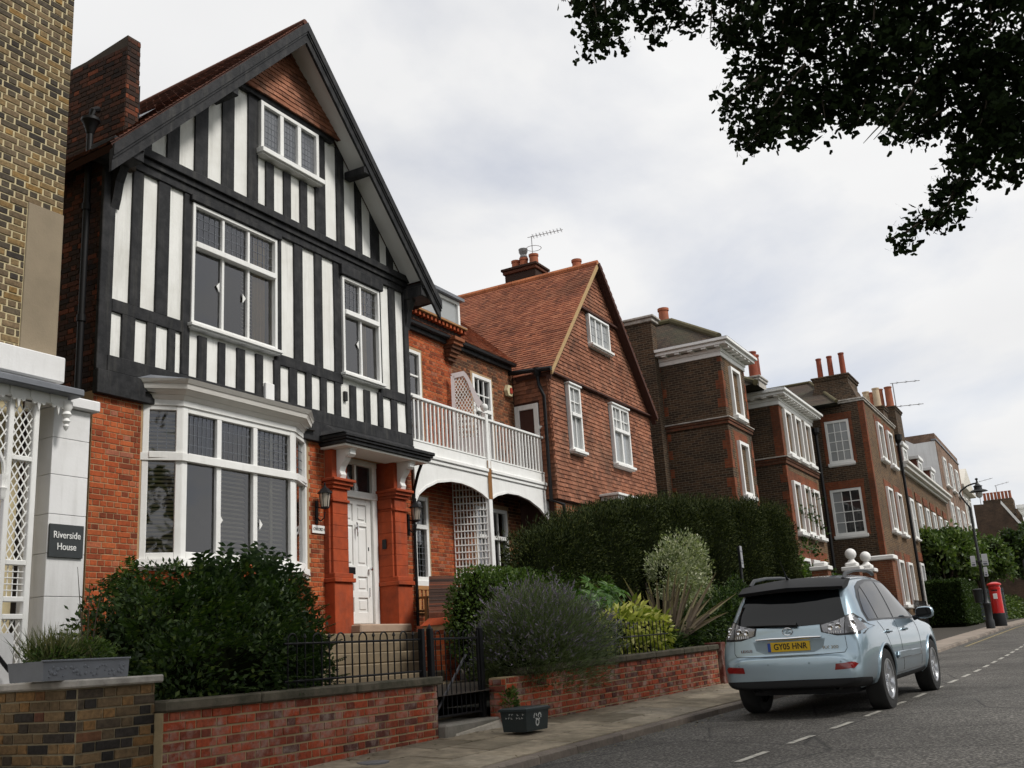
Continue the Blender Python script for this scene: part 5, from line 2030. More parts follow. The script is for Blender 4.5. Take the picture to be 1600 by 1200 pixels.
# roof
for sgn in (-1, 1):
    u = V3((0, 1, 0)) if sgn < 0 else V3((0, -1, 0))
    we = 3.42
    eave = V3((HAX + sgn * we, 10.385 if sgn < 0 else 17.0, 10.32 - we * slope))
    vv = V3((-sgn, 0, slope)).normalized()
    FR = Fr(eave, u, vv, V3((sgn * slope, 0, 1)))
    L_ = we * math.hypot(1, slope)
    b = MB(FR)
    if sgn < 0:
        b.prism([(0, 0), (1.0, 0), (3.9, 3.54), (6.7, L_), (0, L_)], -.12, -.012)
    else:
        b.box(0, 6.7, 0, L_, -.12, -.012)
    b.build('roof_slope', TILE_BACK, h2)
    pieces(h2, bond(0, 6.7, 0.02, L_, poly=[(0, -.01), (1.0, -.01), (3.9, 3.54), (6.7, L_ + .01), (0, L_ + .01)] if sgn < 0 else None, style='tile', L=.165, H=.1, seed=70 + sgn), FR, .022, TILE_ROOF, 'roof_tile', 'roof_tiles', kind='tile', nsingle=150 if sgn < 0 else 0)
    b = MB()
    p = [(HAX, 10.335), (HAX + sgn * we, 10.335 - we * slope), (HAX + sgn * we, 10.335 - we * slope - .10), (HAX, 10.335 - .13)]
    b.hexa([(x, 10.345, z) for x, z in p] + [(x, 10.40, z) for x, z in p])
    b.build('verge_edging', mat('buff_verge', (.40, .27, .13), .9, .2, 6, .3), h2)
    b = MB()
    p = [(x, z - .10) for x, z in p]
    b.hexa([(x, 10.40, z) for x, z in p] + [(x, 10.52, z) for x, z in p])
    b.build('verge_soffit', TILE_BACK, h2)
b = MB()
for i in range(14):
    y = 10.37 + i * .45
    b.tube([(HAX, y, 10.31), (HAX, y + .44, 10.31)], .10, 8)
b.build('ridge_tiles', piece_mat('ridge_clay', [(0, (.34, .11, .05)), (1, (.44, .16, .07))]), h2)


def chimney(parent, x0, x1, y0, y1, z0, z1, m, pots, caps=((.0, .10, .05), (.10, .18, .09)), potm=None):
    b = MB()
    b.box(x0, x1, y0, y1, z0, z1 - .18)
    b.build('chimney_stack', m, parent)
    for a, c, g in caps:
        cb(parent, 'chimney_course', m, x0 - g, x1 + g, y0 - g, y1 + g, z1 - .18 + a, z1 - .18 + c - .002, .012)
    for (x, y, h, r, *o) in pots:
        b = MB()
        b.lathe((x, y, z1 - .01), [(r * 1.08, 0), (r, .06), (r * .92, h - .07), (r * 1.06, h - .06), (r * 1.06, h), (r * .8, h), (r * .8, h - .1)], 14)
        b.build('chimney_pot', o[0] if o else (potm or POT), parent, True)


chimney(h2, 24.75, 25.45, 12.35, 13.35, 8.8, 10.86, DKRED_BRICK, [(25.1, 13.15, .34, .13), (25.1, 12.88, .36, .13), (25.1, 12.55, .40, .14)])
b = MB()
b.lathe((25.1, 12.88, 11.2), [(.10, 0), (.12, .05), (.09, .12), (.13, .2), (.14, .3), (.0, .33)], 10)
b.build('chimney_cowl', mat('grey_cowl', (.2, .2, .2), .5, .2, 8, .1), h2, True)
b = MB()
b.lathe((25.0, 11.15, 10.1), [(.17, 0), (.14, .1), (.13, .52), (.15, .53), (.15, .6), (.1, .6)], 12)
b.build('chimney_pot', POT, h2, True)


def aerial(name, label, p, h, boom, n, dirv, up=None, r=.014):
    t = thing(name, label, 'aerial', p)
    p = V3(p)
    d = V3(dirv).normalized()
    s = d.cross(V3((0, 0, 1))).normalized()
    tube(t, 'mast', mat('aerial_metal', (.30, .30, .31), .5, .2, 9, 0), [p, p + V3((0, 0, h))], r, 6)
    for bi, zz_ in enumerate(up or [h]):
        b = MB()
        a = p + V3((0, 0, zz_ - .02))
        b.tube([a - d * .12, a + d * boom], r * .7, 5)
        for i in range(n):
            q = a + d * (boom * (i + .5) / n)
            b.tube([q - s * .16, q + s * .16], r * .45, 4)
            b.tube([q - V3((0, 0, .07)), q + V3((0, 0, .07))], r * .4, 4)
        b.build('boom', MATS['aerial_metal'], t)
    return t


ta = aerial('tv_aerial', 'thin television aerial on the chimney of the tile hung house', (25.05, 12.55, 10.2), 1.62, .95, 9, (.25, -.97, .07))
b = MB()
b.tube([(25.05 + .22 * math.cos(t), 12.5 + .22 * math.sin(t), 11.42) for t in [k * math.pi / 8 for k in range(17)]], .01, 4)
b.build('ring_dipole', MATS['aerial_metal'], ta)

# ================================================================== BROWN BRICK HOUSES FURTHER ALONG
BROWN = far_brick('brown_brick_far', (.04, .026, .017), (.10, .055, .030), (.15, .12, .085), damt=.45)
BROWN2 = far_brick('brown_brick_lit', (.08, .046, .026), (.16, .088, .042), (.20, .155, .10), damt=.4)  # lighter copy of the same brick: light on the fronts put into colour
DKBAND = far_brick('red_band_far', (.10, .038, .022), (.15, .05, .026), (.12, .08, .05), dirt=(.04, .025, .018), damt=.7)
REDF = far_brick('red_brick_far', (.185, .052, .025), (.25, .066, .028), (.17, .09, .05), dirt=(.055, .03, .02), damt=.7)
DKTILE = far_brick('old_roof_tile', (.055, .04, .032), (.09, .06, .042), (.022, .018, .015), .17, .10, dirt=(.06, .065, .04), damt=.5)
MOSSY = mat('mossy_ridge', (.095, .08, .04), .95, .4, 5, .6, 20)
LEADBLUE = mat('blue_grey_lead', (.17, .20, .27), .45, .15, 4, .1)


def cornice(parent, x0, x1, y0, y1, z0, z1, proj, step, sides='FL'):
    """white modillion cornice round a flat-fronted block (front at y0, left at x0)"""
    h = z1 - z0
    layers = ((0, .30, .10), (.30, .52, .18), (.58, .80, .80), (.80, 1.0, 1.0))
    for a, c, g in layers:
        g *= proj
        b = MB()
        b.cbox(x0 - g, x1 + g, y0 - g, y1, z0 + a * h, z0 + c * h - .002, .01)
        b.build('cornice', WHITE, parent)
    y = y0 - .1
    while y < y1:
        cb(parent, 'modillion', WHITE, x0 - proj * .72, x0 - .02, y, y + .16, z0 + .48 * h, z0 + .585 * h, .006)
        y += step
    x = x0
    while x < x1:
        cb(parent, 'modillion', WHITE, x, x + .16, y0 - proj * .72, y0 - .02, z0 + .48 * h, z0 + .585 * h, .006)
        x += step
    b = MB()
    g = proj
    b.hexa([(x0 - g, y0 - g, z1), (x1 + g, y0 - g, z1), (x1 + g, y1, z1), (x0 - g, y1, z1), (x0 + .1, y0 + .1, z1 + .14), (x1 - .1, y0 + .1, z1 + .14), (x1 - .1, y1, z1 + .14), (x0 + .1, y1, z1 + .14)])
    b.build('lead_gutter', LEADBLUE, parent)


def hip_roof(parent, x0, x1, y0, y1, z0, zr, run, name='roof', m=None, rr=.11):
    """hipped roof: ridge along Y from y0+run to the back"""
    xm = (x0 + x1) / 2
    b = MB()
    b.v += [(x0, y0, z0), (x1, y0, z0), (x1, y1, z0), (x0, y1, z0), (xm, y0 + run, zr), (xm, y1, zr)]
    b.f += [(0, 1, 4), (1, 2, 5, 4), (3, 0, 4, 5), (2, 3, 5), (0, 3, 2, 1)]
    b.build(name, m or DKTILE, parent)
    for c in ((x0, y0, z0), (x1, y0, z0)):
        tube(parent, 'hip_tiles', MOSSY, [V3(c) + V3((0, 0, .05)), (xm, y0 + run, zr + .05)], rr, 8)
    tube(parent, 'ridge_tiles', MOSSY, [(xm, y0 + run, zr + .05), (xm, y1, zr + .05)], rr, 8)


def sash(parent, F, u0, u1, v0, v1, cols=3, rows=4, g=None, fr=.09, n1=.03, surround=None, head=None):
    deep = n1 > .04
    window(parent, F, u0, u1, v0, v1, [1] * cols, [1] * rows, fr=.11 if deep else fr, bar=.032, n0=-.14 if deep else -.09, n1=.11 if deep else n1, glass=g or PANE_GREY, sill=.08, sill_h=.12, gdepth=.20 if deep else None)
    if surround:
        for a, c in ((u0 - surround, u0 - .005), (u1 + .005, u1 + surround)):
            b = MB(F)
            b.box(a, c, v0 - .05, v1 + .002, -.03, .010)
            b.build('brick_jamb', REDF, parent)
        b = MB(F)
        hh = head or .3
        b.prism([(u0 - surround, v1 + .004), (u1 + surround, v1 + .004), (u1 + surround * 1.3, v1 + hh), (u0 - surround * 1.3, v1 + hh)], -.03, .013)
        b.build('brick_arch', REDF, parent)


def quoins(parent, F, u, sgn, v0, v1, n=.012):
    k = 0
    z = v0
    while z < v1 - .05:
        ln = .24 if k % 2 else .12
        h = min(.30, v1 - z)
        if (k * 7 + int(v0 * 3)) % 5 == 0:
            z += .30
            k += 1
            continue
        b = MB(F)
        b.box(min(u, u + sgn * ln), max(u, u + sgn * ln), z + .004, z + h - .004, -.02, n)
        b.build('quoin', REDF, parent)
        z += .30
        k += 1


# --- first brown house, projecting wing with white cornice
h3 = thing('corner_brick_house', 'dark brown brick house with white modillion cornice, right of the tile hung house', 'house', (32.5, 10, -.4))
A0, A1, AY = 31.0, 33.55, 9.1
F3, S3 = front(AY), side(A0)
b = MB()
b.box(A0, A1, AY, 20, -.8, 8.9)
b.build('wall', BROWN, h3)
b = MB(F3)
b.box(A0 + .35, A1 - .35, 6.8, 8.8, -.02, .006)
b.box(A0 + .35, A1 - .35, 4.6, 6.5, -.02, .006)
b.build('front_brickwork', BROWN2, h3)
cornice(h3, A0, A1, AY, 11.35, 8.82, 9.32, .42, .45)
quoins(h3, S3, -AY, -1, -.5, 6.55)
quoins(h3, S3, -AY, -1, 6.85, 8.80)
quoins(h3, S3, -11.25, 1, 6.85, 8.80)
quoins(h3, S3, -11.25, 1, 3.0, 6.55)
quoins(h3, F3, A0, 1, -.5, 6.55)
quoins(h3, F3, A0, 1, 6.85, 8.80)
quoins(h3, F3, A1, -1, -.5, 6.55)
quoins(h3, F3, A1, -1, 6.85, 8.80)
for z0, z1, g, m_ in ((6.60, 6.71, .05, DKBAND), (6.71, 6.79, .08, DKBAND), (6.79, 6.83, .11, PALESTONE)):
    cb(h3, 'string_course', m_, A0 - g, A1 + g, AY - g, 11.4, z0, z1 - .002, .006)
for z0, z1, g, m_ in ((3.9, 4.05, .05, DKBAND), (4.05, 4.1, .09, LEAD)):
    cb(h3, 'string_course', m_, A0 - g, A1 + g, AY - g, 11.4, z0, z1 - .002, .006)
sash(h3, F3, 31.72, 32.72, 6.98, 8.62, 2, 4, PANE_GREY, n1=.05)
sash(h3, F3, 31.72, 32.72, 4.4, 6.15, 2, 4, PANE_GREY, n1=.05, surround=.2, head=.32)
hip_roof(h3, A0 - .2, A1 + .6, AY - .1, 18, 9.36, 10.75, 2.1)
b = MB()
b.lathe((32.9, 11.5, 10.5), [(.20, 0), (.19, .1), (.17, .85), (.2, .86), (.2, .95), (.15, .95)], 14)
b.build('chimney_pot', POT, h3, True)
b = MB()
b.box(30.55, 30.995, 11.15, 13.6, -.5, 10.45)
b.build('stair_tower', BROWN, h3)
cb(h3, 'tower_cornice', PALESTONE, 30.47, 31.06, 11.07, 13.7, 10.30, 10.42, .015)
cb(h3, 'tower_cornice', PALESTONE, 30.40, 31.12, 11.0, 13.8, 10.422, 10.50, .015)
b = MB()
b.v += [(28.4, 12.6, 10.5), (31.2, 12.6, 10.5), (31.2, 16, 10.5), (28.4, 16, 10.5), (29.6, 13.6, 11.5), (30.2, 14.5, 11.5)]
b.f += [(0, 1, 4), (1, 2, 5, 4), (2, 3, 5), (3, 0, 4, 5)]
b.build('rear_roof', DKTILE, h3)
b = MB()
b.box(27.95, 30.56, 13.2, 16, 0, 8.2)
b.build('rear_wall', BROWN, h3)
window(h3, front(13.18), 28.7, 30.0, 7.6, 8.9, [1, 1], [1, 1], glass=PANE_GREY)

# --- second brown house, three windows wide
h4 = thing('three_window_house', 'brown brick house with white cornice and three tall white windows, mid row', 'house', (38, 9, -.3))
B0, B1, BYY = 35.7, 40.6, 8.6
F4, S4 = front(BYY), side(B0)
b = MB()
b.box(B0, B1, BYY, 20, -.8, 8.1)
b.box(A1 - .01, B0 + .01, 9.9, 20, -.8, 8.6)
b.build('wall', BROWN, h4)
b = MB(F4)
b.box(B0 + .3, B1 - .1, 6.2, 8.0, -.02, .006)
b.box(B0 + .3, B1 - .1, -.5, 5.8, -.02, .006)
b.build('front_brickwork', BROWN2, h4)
cornice(h4, B0, B1 + .1, BYY, 10.0, 7.98, 8.48, .42, .42)
quoins(h4, S4, -BYY, -1, -.5, 5.8)
b = MB(S4)
b.box(-8.9, -BYY, 6.13, 7.95, -.02, .012)
b.build('brick_panel', REDF, h4)
b = MB(F4)
b.box(B0, B0 + .3, -.5, 5.8, -.02, .012)
b.box(B0, B0 + .3, 6.1, 7.95, -.02, .012)
b.build('brick_panel', REDF, h4)
for z0, z1, g, m_ in ((5.86, 5.99, .05, DKBAND), (5.99, 6.08, .08, DKBAND), (6.08, 6.12, .12, PALESTONE)):
    cb(h4, 'string_course', m_, B0 - g, B1, BYY - g, 10.0, z0, z1 - .002, .006)
for (a, c) in ((36.15, 37.1), (37.6, 38.55), (39.05, 40.0)):
    sash(h4, F4, a, c, 6.25, 7.9, 2, 4, PANE_GREY, n1=.08)
    sash(h4, F4, a, c, 3.5, 5.3, 2, 4, PANE_GREY, n1=.08, surround=.2, head=.35)
    sash(h4, F4, a, c, .6, 2.6, 2, 4, PANE_GREY, n1=.08, surround=.2, head=.35)
hip_roof(h4, B0 - 1.5, B1 + .5, BYY + .3, 18, 8.5, 10.2, 2.6)
chimney(h4, 37.4, 38.4, 9.6, 10.6, 8.4, 9.6, PALESTONE, [(37.6, 9.8, 1.0, .17), (37.95, 9.8, .95, .17), (38.25, 10.0, .75, .16)], potm=mat('tall_clay_pot', (.25, .055, .025), .85, .2, 3, .2, dirt=(.08, .03, .02), damt=.5))
b = MB()
b.tube([(40.75, BYY - .12, 7.7), (40.75, BYY - .12, -.2)], .06, 8)
b.lathe((40.75, BYY - .12, 7.6), [(.06, 0), (.14, .12), (.15, .3)], 8)
b.build('downpipe', BLACKMETAL, h4)

# --- third: projecting block with sash windows on its side
h5 = thing('projecting_brick_house', 'projecting brown brick house with two many-paned sash windows on its side wall', 'house', (45.5, 8, -.2))
C0, C1, CY = 42.0, 49.4, 6.75
F5, S5 = front(CY), side(C0)
s1 = (-8.36, -7.40, 6.60, 8.34)
s2 = (-8.52, -7.30, 3.72, 5.55)
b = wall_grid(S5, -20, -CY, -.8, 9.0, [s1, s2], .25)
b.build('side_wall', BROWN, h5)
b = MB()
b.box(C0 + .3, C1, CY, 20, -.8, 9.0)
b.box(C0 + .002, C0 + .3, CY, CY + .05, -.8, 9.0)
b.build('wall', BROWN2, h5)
b = MB(S5)
b.box(-CY - .2, -CY + .001, -.8, 9.0, -.02, .012)
b.build('brick_edge', REDF, h5)
b = MB(F5)
b.box(C0 - .001, C0 + .3, -.8, 9.0, -.02, .012)
b.build('brick_edge', REDF, h5)
for z0, z1, g in ((8.98, 9.06, .06), (9.06, 9.12, .10)):
    cb(h5, 'parapet_coping', PALESTONE, C0 - g, C1 + g, CY - g, 9.6, z0, z1 - .002, .01)
sash(h5, S5, *s1, 3, 4, PANE_GREY, fr=.10, n1=-.01, surround=.13, head=.28)
sash(h5, S5, *s2, 3, 4, [[PANE_GREY, PANE_DARK, PANE_DARK]] * 4, fr=.10, n1=-.01, surround=.13, head=.32)
for (a, c) in ((44.4, 45.6), (46.75, 47.95)):
    sash(h5, F5, a, c, 6.95, 8.5, 3, 4, PANE_GREY, n1=.08, surround=.2, head=.3)
    sash(h5, F5, a, c, 3.95, 5.75, 3, 4, PANE_GREY, n1=.08, surround=.2, head=.3)
    sash(h5, F5, a, c, .95, 2.75, 3, 4, PANE_GREY, n1=.08, surround=.2, head=.36)
hip_roof(h5, 41.2, 49.6, 7.6, 20, 8.9, 10.85, 1.8, rr=.07)
b = MB()
b.hexa([(42.8, 6.95, 9.0), (45.4, 6.95, 9.0), (45.4, 9.0, 9.0), (42.8, 9.0, 9.0), (43.0, 7.3, 9.95), (45.0, 7.3, 9.95), (45.0, 8.8, 9.95), (43.0, 8.8, 9.95)])
b.build('chimney_shoulder', BROWN, h5)
chimney(h5, 43.0, 45.0, 7.35, 8.75, 8.9, 10.45, BROWN, [(43.4, 8.5, .92, .115), (43.4, 8.05, .95, .115), (43.4, 7.55, 1.0, .12)], potm=MATS['tall_clay_pot'])
tube(h5, 'downpipe', BLACKMETAL, [(49.5, CY - .1, 8.4), (49.5, CY - .1, -.1)], .065, 8)
b = MB()
b.lathe((49.5, CY - .1, 8.3), [(.08, 0), (.18, .15), (.2, .4)], 8)
b.build('rain_hopper', BLACKMETAL, h5)
rlg = MB()
for i in range(14):
    rlg.tube([(44.2 + i * .25, 6.3, -.1), (44.2 + i * .25, 6.3, 1.1)], .02, 4)
rlg.tube([(44.1, 6.3, .95), (47.6, 6.3, .95)], .02, 4)
rr_ = thing('area_railing', 'black spiked railing before the far projecting brick house', 'railing', (46, 6.3, 0))
rlg.build('bars', BLACKMETAL, rr_)

# --- dormered terrace
h6 = thing('dormer_terrace', 'low brown brick terrace with white cornice and three white dormers', 'house', (58, 8, 0))
D0, D1, DY = 49.6, 66.0, 6.75
F6 = front(DY)
b = MB()
b.box(D0, D1, DY + .02, 20, -.5, 7.1)
b.build('wall', BROWN2, h6)
for z0, z1, g in ((7.05, 7.18, .12), (7.18, 7.36, .3), (7.36, 7.5, .42)):
    cb(h6, 'cornice', mat('stone_white', (.66, .64, .6), .7, .08, 3, .1), D0, D1, DY - g, DY + .3, z0, z1 - .002, .02)
b = MB()
b.v += [(D0, DY - .1, 7.48), (D1, DY - .1, 7.48), (D1, 11.2, 10.6), (D0, 11.2, 10.6)]
b.f += [(0, 1, 2, 3)]
b.build('roof', DKTILE, h6)
for (a, c) in ((51.6, 53.0), (56.6, 58.0), (61.4, 62.8)):
    b = MB()
    b.box(a, c, DY + .1, 9.5, 7.45, 8.55)
    b.build('dormer_cheek', mat('dormer_tile', (.13, .05, .035), .9, .3, 5, .3), h6)
    cb(h6, 'dormer_roof', STUCCO, a - .15, c + .15, DY - .05, 9.6, 8.55, 8.72)
    window(h6, front(DY + .08), a + .05, c - .05, 7.5, 8.5, [1, 1], [1, 1], fr=.12, n0=-.02, n1=.05, glass=PANE_GREY, sill=.0)
for i in range(6):
    a = 50.6 + i * 2.6
    window(h6, F6, a, a + 1.1, 4.0, 5.9, [1, 1], [1, 1], fr=.12, n0=-.05, n1=.08, glass=[[PANE_GREY, PANE_GREY], [PANE_GREY, PANE_GREY]], sill=.08)
    window(h6, F6, a, a + 1.1, 1.0, 2.9, [1, 1], [1, 1], fr=.12, n0=-.05, n1=.08, glass=PANE_DARK, sill=.08)
    b = MB(F6)
    b.box(a - .25, a + 1.35, 6.0, 6.4, -.01, .02)
    b.build('brick_arch', REDF, h6)
    b = MB(F6)
    b.box(a - .25, a + 1.35, 3.0, 3.4, -.01, .02)
    b.build('brick_arch', REDF, h6)
PALEPOT = mat('buff_pot', (.55, .42, .28), .8, .15, 4, .2, dirt=(.25, .2, .15), damt=.5)
chimney(h6, 50.3, 51.5, 7.2, 8.7, 7, 10.35, BROWN, [(50.6, 8.35, .8, .16, PALEPOT), (50.6, 7.92, .85, .16, PALEPOT), (50.6, 7.45, .95, .17, PALEPOT)])
chimney(h6, 55.0, 57.0, 7.3, 8.8, 8, 11.2, BROWN, [(55.5, 8.5, 1.0, .18), (55.5, 8.0, 1.1, .19), (55.5, 7.55, 1.15, .19)])

# --- white-sided house
h7 = thing('white_sided_house', 'tall brick fronted house with white rendered side wall rising above the dormers', 'house', (72, 8, .2))
b = MB()
b.v += [(66.05, 6.78, 0), (66.05, 14, 0), (66.05, 14, 12.6), (66.05, 11.3, 13.0), (66.05, 8.6, 11.3), (66.05, 8.0, 10.9), (66.05, 6.78, 10.92)]
b.f += [(0, 1, 2, 3, 4, 5, 6)]
b.build('white_wall', STUCCO, h7)
b = MB()
b.box(66.06, 78.0, 6.76, 14, -.3, 11.4)
b.build('wall', far_brick('brown_pink_far', (.20, .12, .085), (.26, .16, .11), (.24, .19, .15)), h7)
cb(h7, 'parapet_coping', LEAD, 66.0, 78.05, 6.7, 7.0, 10.95, 11.05)
F7 = front(6.76)
for i in range(3):
    a = 68.0 + i * 3.2
    window(h7, F7, a, a + 1.4, 8.4, 10.2, [1, 1], [1, 1, 1], fr=.15, n0=-.05, n1=.1, glass=PANE_GREY, sill=.1)
    window(h7, F7, a, a + 1.4, 5.2, 7.4, [1, 1], [1, 1, 1], fr=.15, n0=-.05, n1=.1, glass=PANE_GREY, sill=.1)
    window(h7, F7, a, a + 1.4, 1.6, 4.0, [1, 1], [1, 1, 1], fr=.15, n0=-.05, n1=.1, glass=PANE_GREY, sill=.1)
window(h7, side(66.03), -9.0, -7.7, 7.4, 9.4, [1, 1, 1], [1, 1, 1], fr=.1, n0=-.02, n1=.05, glass=PANE_GREY, sill=.05)
chimney(h7, 67.5, 69.0, 9.0, 10.6, 10.5, 13.0, BROWN, [(68, 9.3, .9, .28), (68, 10.0, .9, .28)])
aerial('tv_aerial', 'tall thin aerial with two arms above the far chimneys', (57.2, 7.5, 9.9), 3.0, 1.5, 3, (.5, -.87, .05), up=[3.0, 1.7], r=.03)

h8 = thing('cream_house', 'cream rendered house with small pediment behind the lamp head', 'house', (81, 8, .3))
CREAM = mat('cream_render', (.56, .53, .47), .8, .06, 2, .1)
b = MB()
b.box(78.3, 86, 7.0, 14, -.3, 9.6)
b.build('wall', CREAM, h8)
b = MB(front(6.95))
b.prism([(78.3, 9.6), (86, 9.6), (82.1, 11.2)], -.8, .3)
b.build('pediment', CREAM, h8)
cb(h8, 'cornice', CREAM, 78.1, 86.2, 6.6, 7.4, 9.4, 9.65, .03)
for i in range(3):
    for z in (7.0, 4.0, 1.2):
        window(h8, front(6.98), 79 + i * 2.4, 80.2 + i * 2.4, z, z + 2.0, [1], [1, 1], fr=.12, n0=-.05, n1=.06, glass=PANE_DARK, sill=.05)

h9 = thing('end_gable_house', 'dark brown gable wall with white balconied front at the far right end of the street', 'house', (92, 5, .4))
b = MB()
b.v += [(90, 7.2, 0), (90, 4.2, 0), (90, 4.2, 7.4), (90, 5.2, 9.2), (90, 7.2, 9.3)]
b.f += [(0, 1, 2, 3, 4)]
b.box(90.01, 112, 4.25, 12, 0, 7.4)
k = len(b.v)
b.v += [(90.01, 4.25, 7.4), (112, 4.25, 7.4), (112, 5.2, 9.2), (90.01, 5.2, 9.2)]
b.f += [(k, k + 1, k + 2, k + 3)]
b.build('wall', far_brick('end_brick', (.085, .055, .04), (.12, .075, .05), (.10, .08, .06)), h9)
b = MB()
b.hexa([(89.9, 4.1, 7.3), (89.9, 5.2, 9.15), (112, 5.2, 9.15), (112, 4.1, 7.3), (89.9, 4.0, 7.5), (89.9, 5.15, 9.4), (112, 5.15, 9.4), (112, 4.0, 7.5)])
b.build('white_verge', WHITE, h9)
for i in range(4):
    x = 92.5 + i * 4.6
    cb(h9, 'balcony_slab', WHITE, x, x + 3.8, 3.2, 4.24, 6.5, 6.7)
    cb(h9, 'balcony_roof', WHITE, x - .2, x + 4.0, 3.1, 4.24, 8.9, 9.15)
    for j in range(8):
        cb(h9, 'baluster', WHITE, x + j * .52, x + j * .52 + .12, 3.25, 3.35, 6.7, 7.7)
    cb(h9, 'balcony_rail', WHITE, x, x + 3.8, 3.22, 3.38, 7.7, 7.82)
    window(h9, front(4.24), x + .6, x + 2.6, 3.2, 5.6, [1, 1], [1, 1], fr=.15, n0=-.02, n1=.08, glass=PANE_DARK)
cb(h9, 'chimney_stack', BROWN, 92, 94.5, 4.4, 6.6, 8.5, 9.75)
for i in range(8):
    b = MB()
    b.lathe((92.6, 6.45 - i * .27, 9.75), [(.11, 0), (.1, .55), (.12, .56), (.12, .65), (.08, .65)], 8)
    b.build('chimney_pot', POT, h9)
cb(h9, 'chimney_stack', BROWN, 100, 101.5, 4.3, 5.4, 8.5, 9.6)
aerial('tv_aerial', 'small bent aerial on the far end house, left one', (91, 6.7, 9.2), 2.0, 1.3, 3, (.4, -.9, .2), r=.03)
aerial('tv_aerial', 'small bent aerial on the far end house, right one', (93, 5.5, 9.7), 1.3, 1.1, 3, (.4, -.9, .2), r=.03)

# --- gate piers of the gardens
STW = mat('white_stone_cap', (.72, .71, .69), .7, .08, 4, .2)


def gpier(label, x, y, s, z0, z1, ball, name='gate_pier'):
    t = thing(name, label, 'gate pier', (x, y, z0))
    b = MB()
    b.box(x - s / 2, x + s / 2, y - s / 2, y + s / 2, z0, z1)
    b.build('brick_shaft', far_brick('pier_red_far', (.15, .05, .028), (.22, .075, .035), (.2, .13, .08)), t)
    cb(t, 'cap', STW, x - s / 2 - .06, x + s / 2 + .06, y - s / 2 - .06, y + s / 2 + .06, z1, z1 + .13, .02)
    cb(t, 'cap_step', STW, x - s / 2 + .05, x + s / 2 - .05, y - s / 2 + .05, y + s / 2 - .05, z1 + .131, z1 + .27, .04)
    if ball:
        b = MB()
        b.lathe((x, y, z1 + .27), [(.16, 0), (.12, .05), (.1, .09)] + [(.185 * math.sin(t_), .28 - .185 * math.cos(t_)) for t_ in [math.pi * (k + 1.5) / 12 for k in range(11)]], 18)
        b.build('ball_finial', STW, t, True)


gpier('brick gate pier with flat white cap beside the ivy, no ball', 34.0, 7.5, .5, -.4, 1.98, False)
gpier('brick gate pier with white ball finial, the left ball of the two', 35.7, 6.85, .5, -.4, 1.98, True)
gpier('brick gate pier with white ball finial, the right ball, half hidden behind the other', 38.0, 6.8, .5, -.35, 2.0, True)
t = thing('wide_brick_pier', 'wide red brick garden pier with white coping right of the ball finials', 'gate pier', (39.4, 6.5, -.3))
b = MB()
b.box(39.1, 39.8, 6.1, 7.0, -.4, 2.45)
b.build('brick_shaft', MATS['pier_red_far'], t)
cb(t, 'cap', STW, 39.0, 39.9, 6.0, 7.1, 2.45, 2.62, .03)
t = thing('garden_boundary_wall', 'low brick garden wall linking the gate piers', 'garden wall', (36, 7.2, -.4))
b = MB()
b.hexa([(24.6, 6.0, -.9), (33.8, 7.4, -.9), (33.8, 7.6, -.9), (24.6, 6.2, -.9), (24.6, 6.0, .3), (33.8, 7.4, .5), (33.8, 7.6, .5), (24.6, 6.2, .3)])
b.hexa([(36, 6.75, -.9), (37.8, 6.7, -.9), (37.8, 6.9, -.9), (36, 6.95, -.9), (36, 6.75, 1.2), (37.8, 6.7, 1.2), (37.8, 6.9, 1.2), (36, 6.95, 1.2)])
b.build('wall', MATS['pier_red_far'], t)

# ================================================================== PLANTS
L_YEW = leaf_mat('conifer_leaf', [(0, (.010, .016, .005)), (.5, (.024, .034, .010)), (.85, (.048, .060, .016)), (1, (.08, .09, .025))], trans=.1, spec=.12, rough=.7)
L_PRIVET = leaf_mat('privet_leaf', [(0, (.03, .055, .012)), (.5, (.065, .115, .022)), (1, (.12, .17, .035))])
L_LAV = leaf_mat('lavender_leaf', [(0, (.06, .085, .035)), (.6, (.11, .14, .062)), (1, (.155, .19, .095))], rough=.8)
L_LAVF = leaf_mat('lavender_flower', [(0, (.105, .095, .135)), (.6, (.17, .145, .205)), (1, (.24, .205, .26))], rough=.9)
L_PITT = leaf_mat('variegated_grey_leaf', [(0, (.10, .13, .06)), (.4, (.20, .23, .12)), (.8, (.36, .37, .24)), (1, (.50, .50, .36))], rough=.6)
L_AUC = leaf_mat('yellow_variegated_leaf', [(0, (.10, .15, .02)), (.4, (.30, .34, .05)), (.8, (.56, .54, .13)), (1, (.70, .66, .28))], rough=.5)
L_PHOR = leaf_mat('bronze_sword_leaf', [(0, (.10, .075, .055)), (.5, (.20, .15, .11)), (1, (.30, .26, .15))], rough=.5)
L_FATS = leaf_mat('fatsia_leaf', [(0, (.04, .10, .02)), (.6, (.085, .17, .035)), (1, (.13, .22, .06))], rough=.4)
L_DARK = leaf_mat('dark_shrub_leaf', [(0, (.010, .020, .007)), (.5, (.026, .05, .013)), (.9, (.048, .08, .018)), (1, (.09, .12, .026))], spec=.2)
L_BERRY = leaf_mat('mahonia_leaf', [(0, (.010, .022, .009)), (.6, (.024, .046, .015)), (1, (.048, .076, .026))], rough=.42, spec=.35)
L_ORANGE = leaf_mat('orange_flower', [(0, (.45, .09, .03)), (1, (.60, .16, .05))])
L_TREE = leaf_mat('magnolia_leaf', [(0, (.03, .055, .015)), (.4, (.06, .10, .022)), (.8, (.10, .15, .035)), (1, (.16, .20, .06))])
L_GRASSY = leaf_mat('grassy_leaf', [(0, (.06, .08, .03)), (.5, (.12, .14, .05)), (1, (.22, .2, .09))])
BARK = mat('bark', (.075, .058, .042), .95, .35, 6, .8, 20)
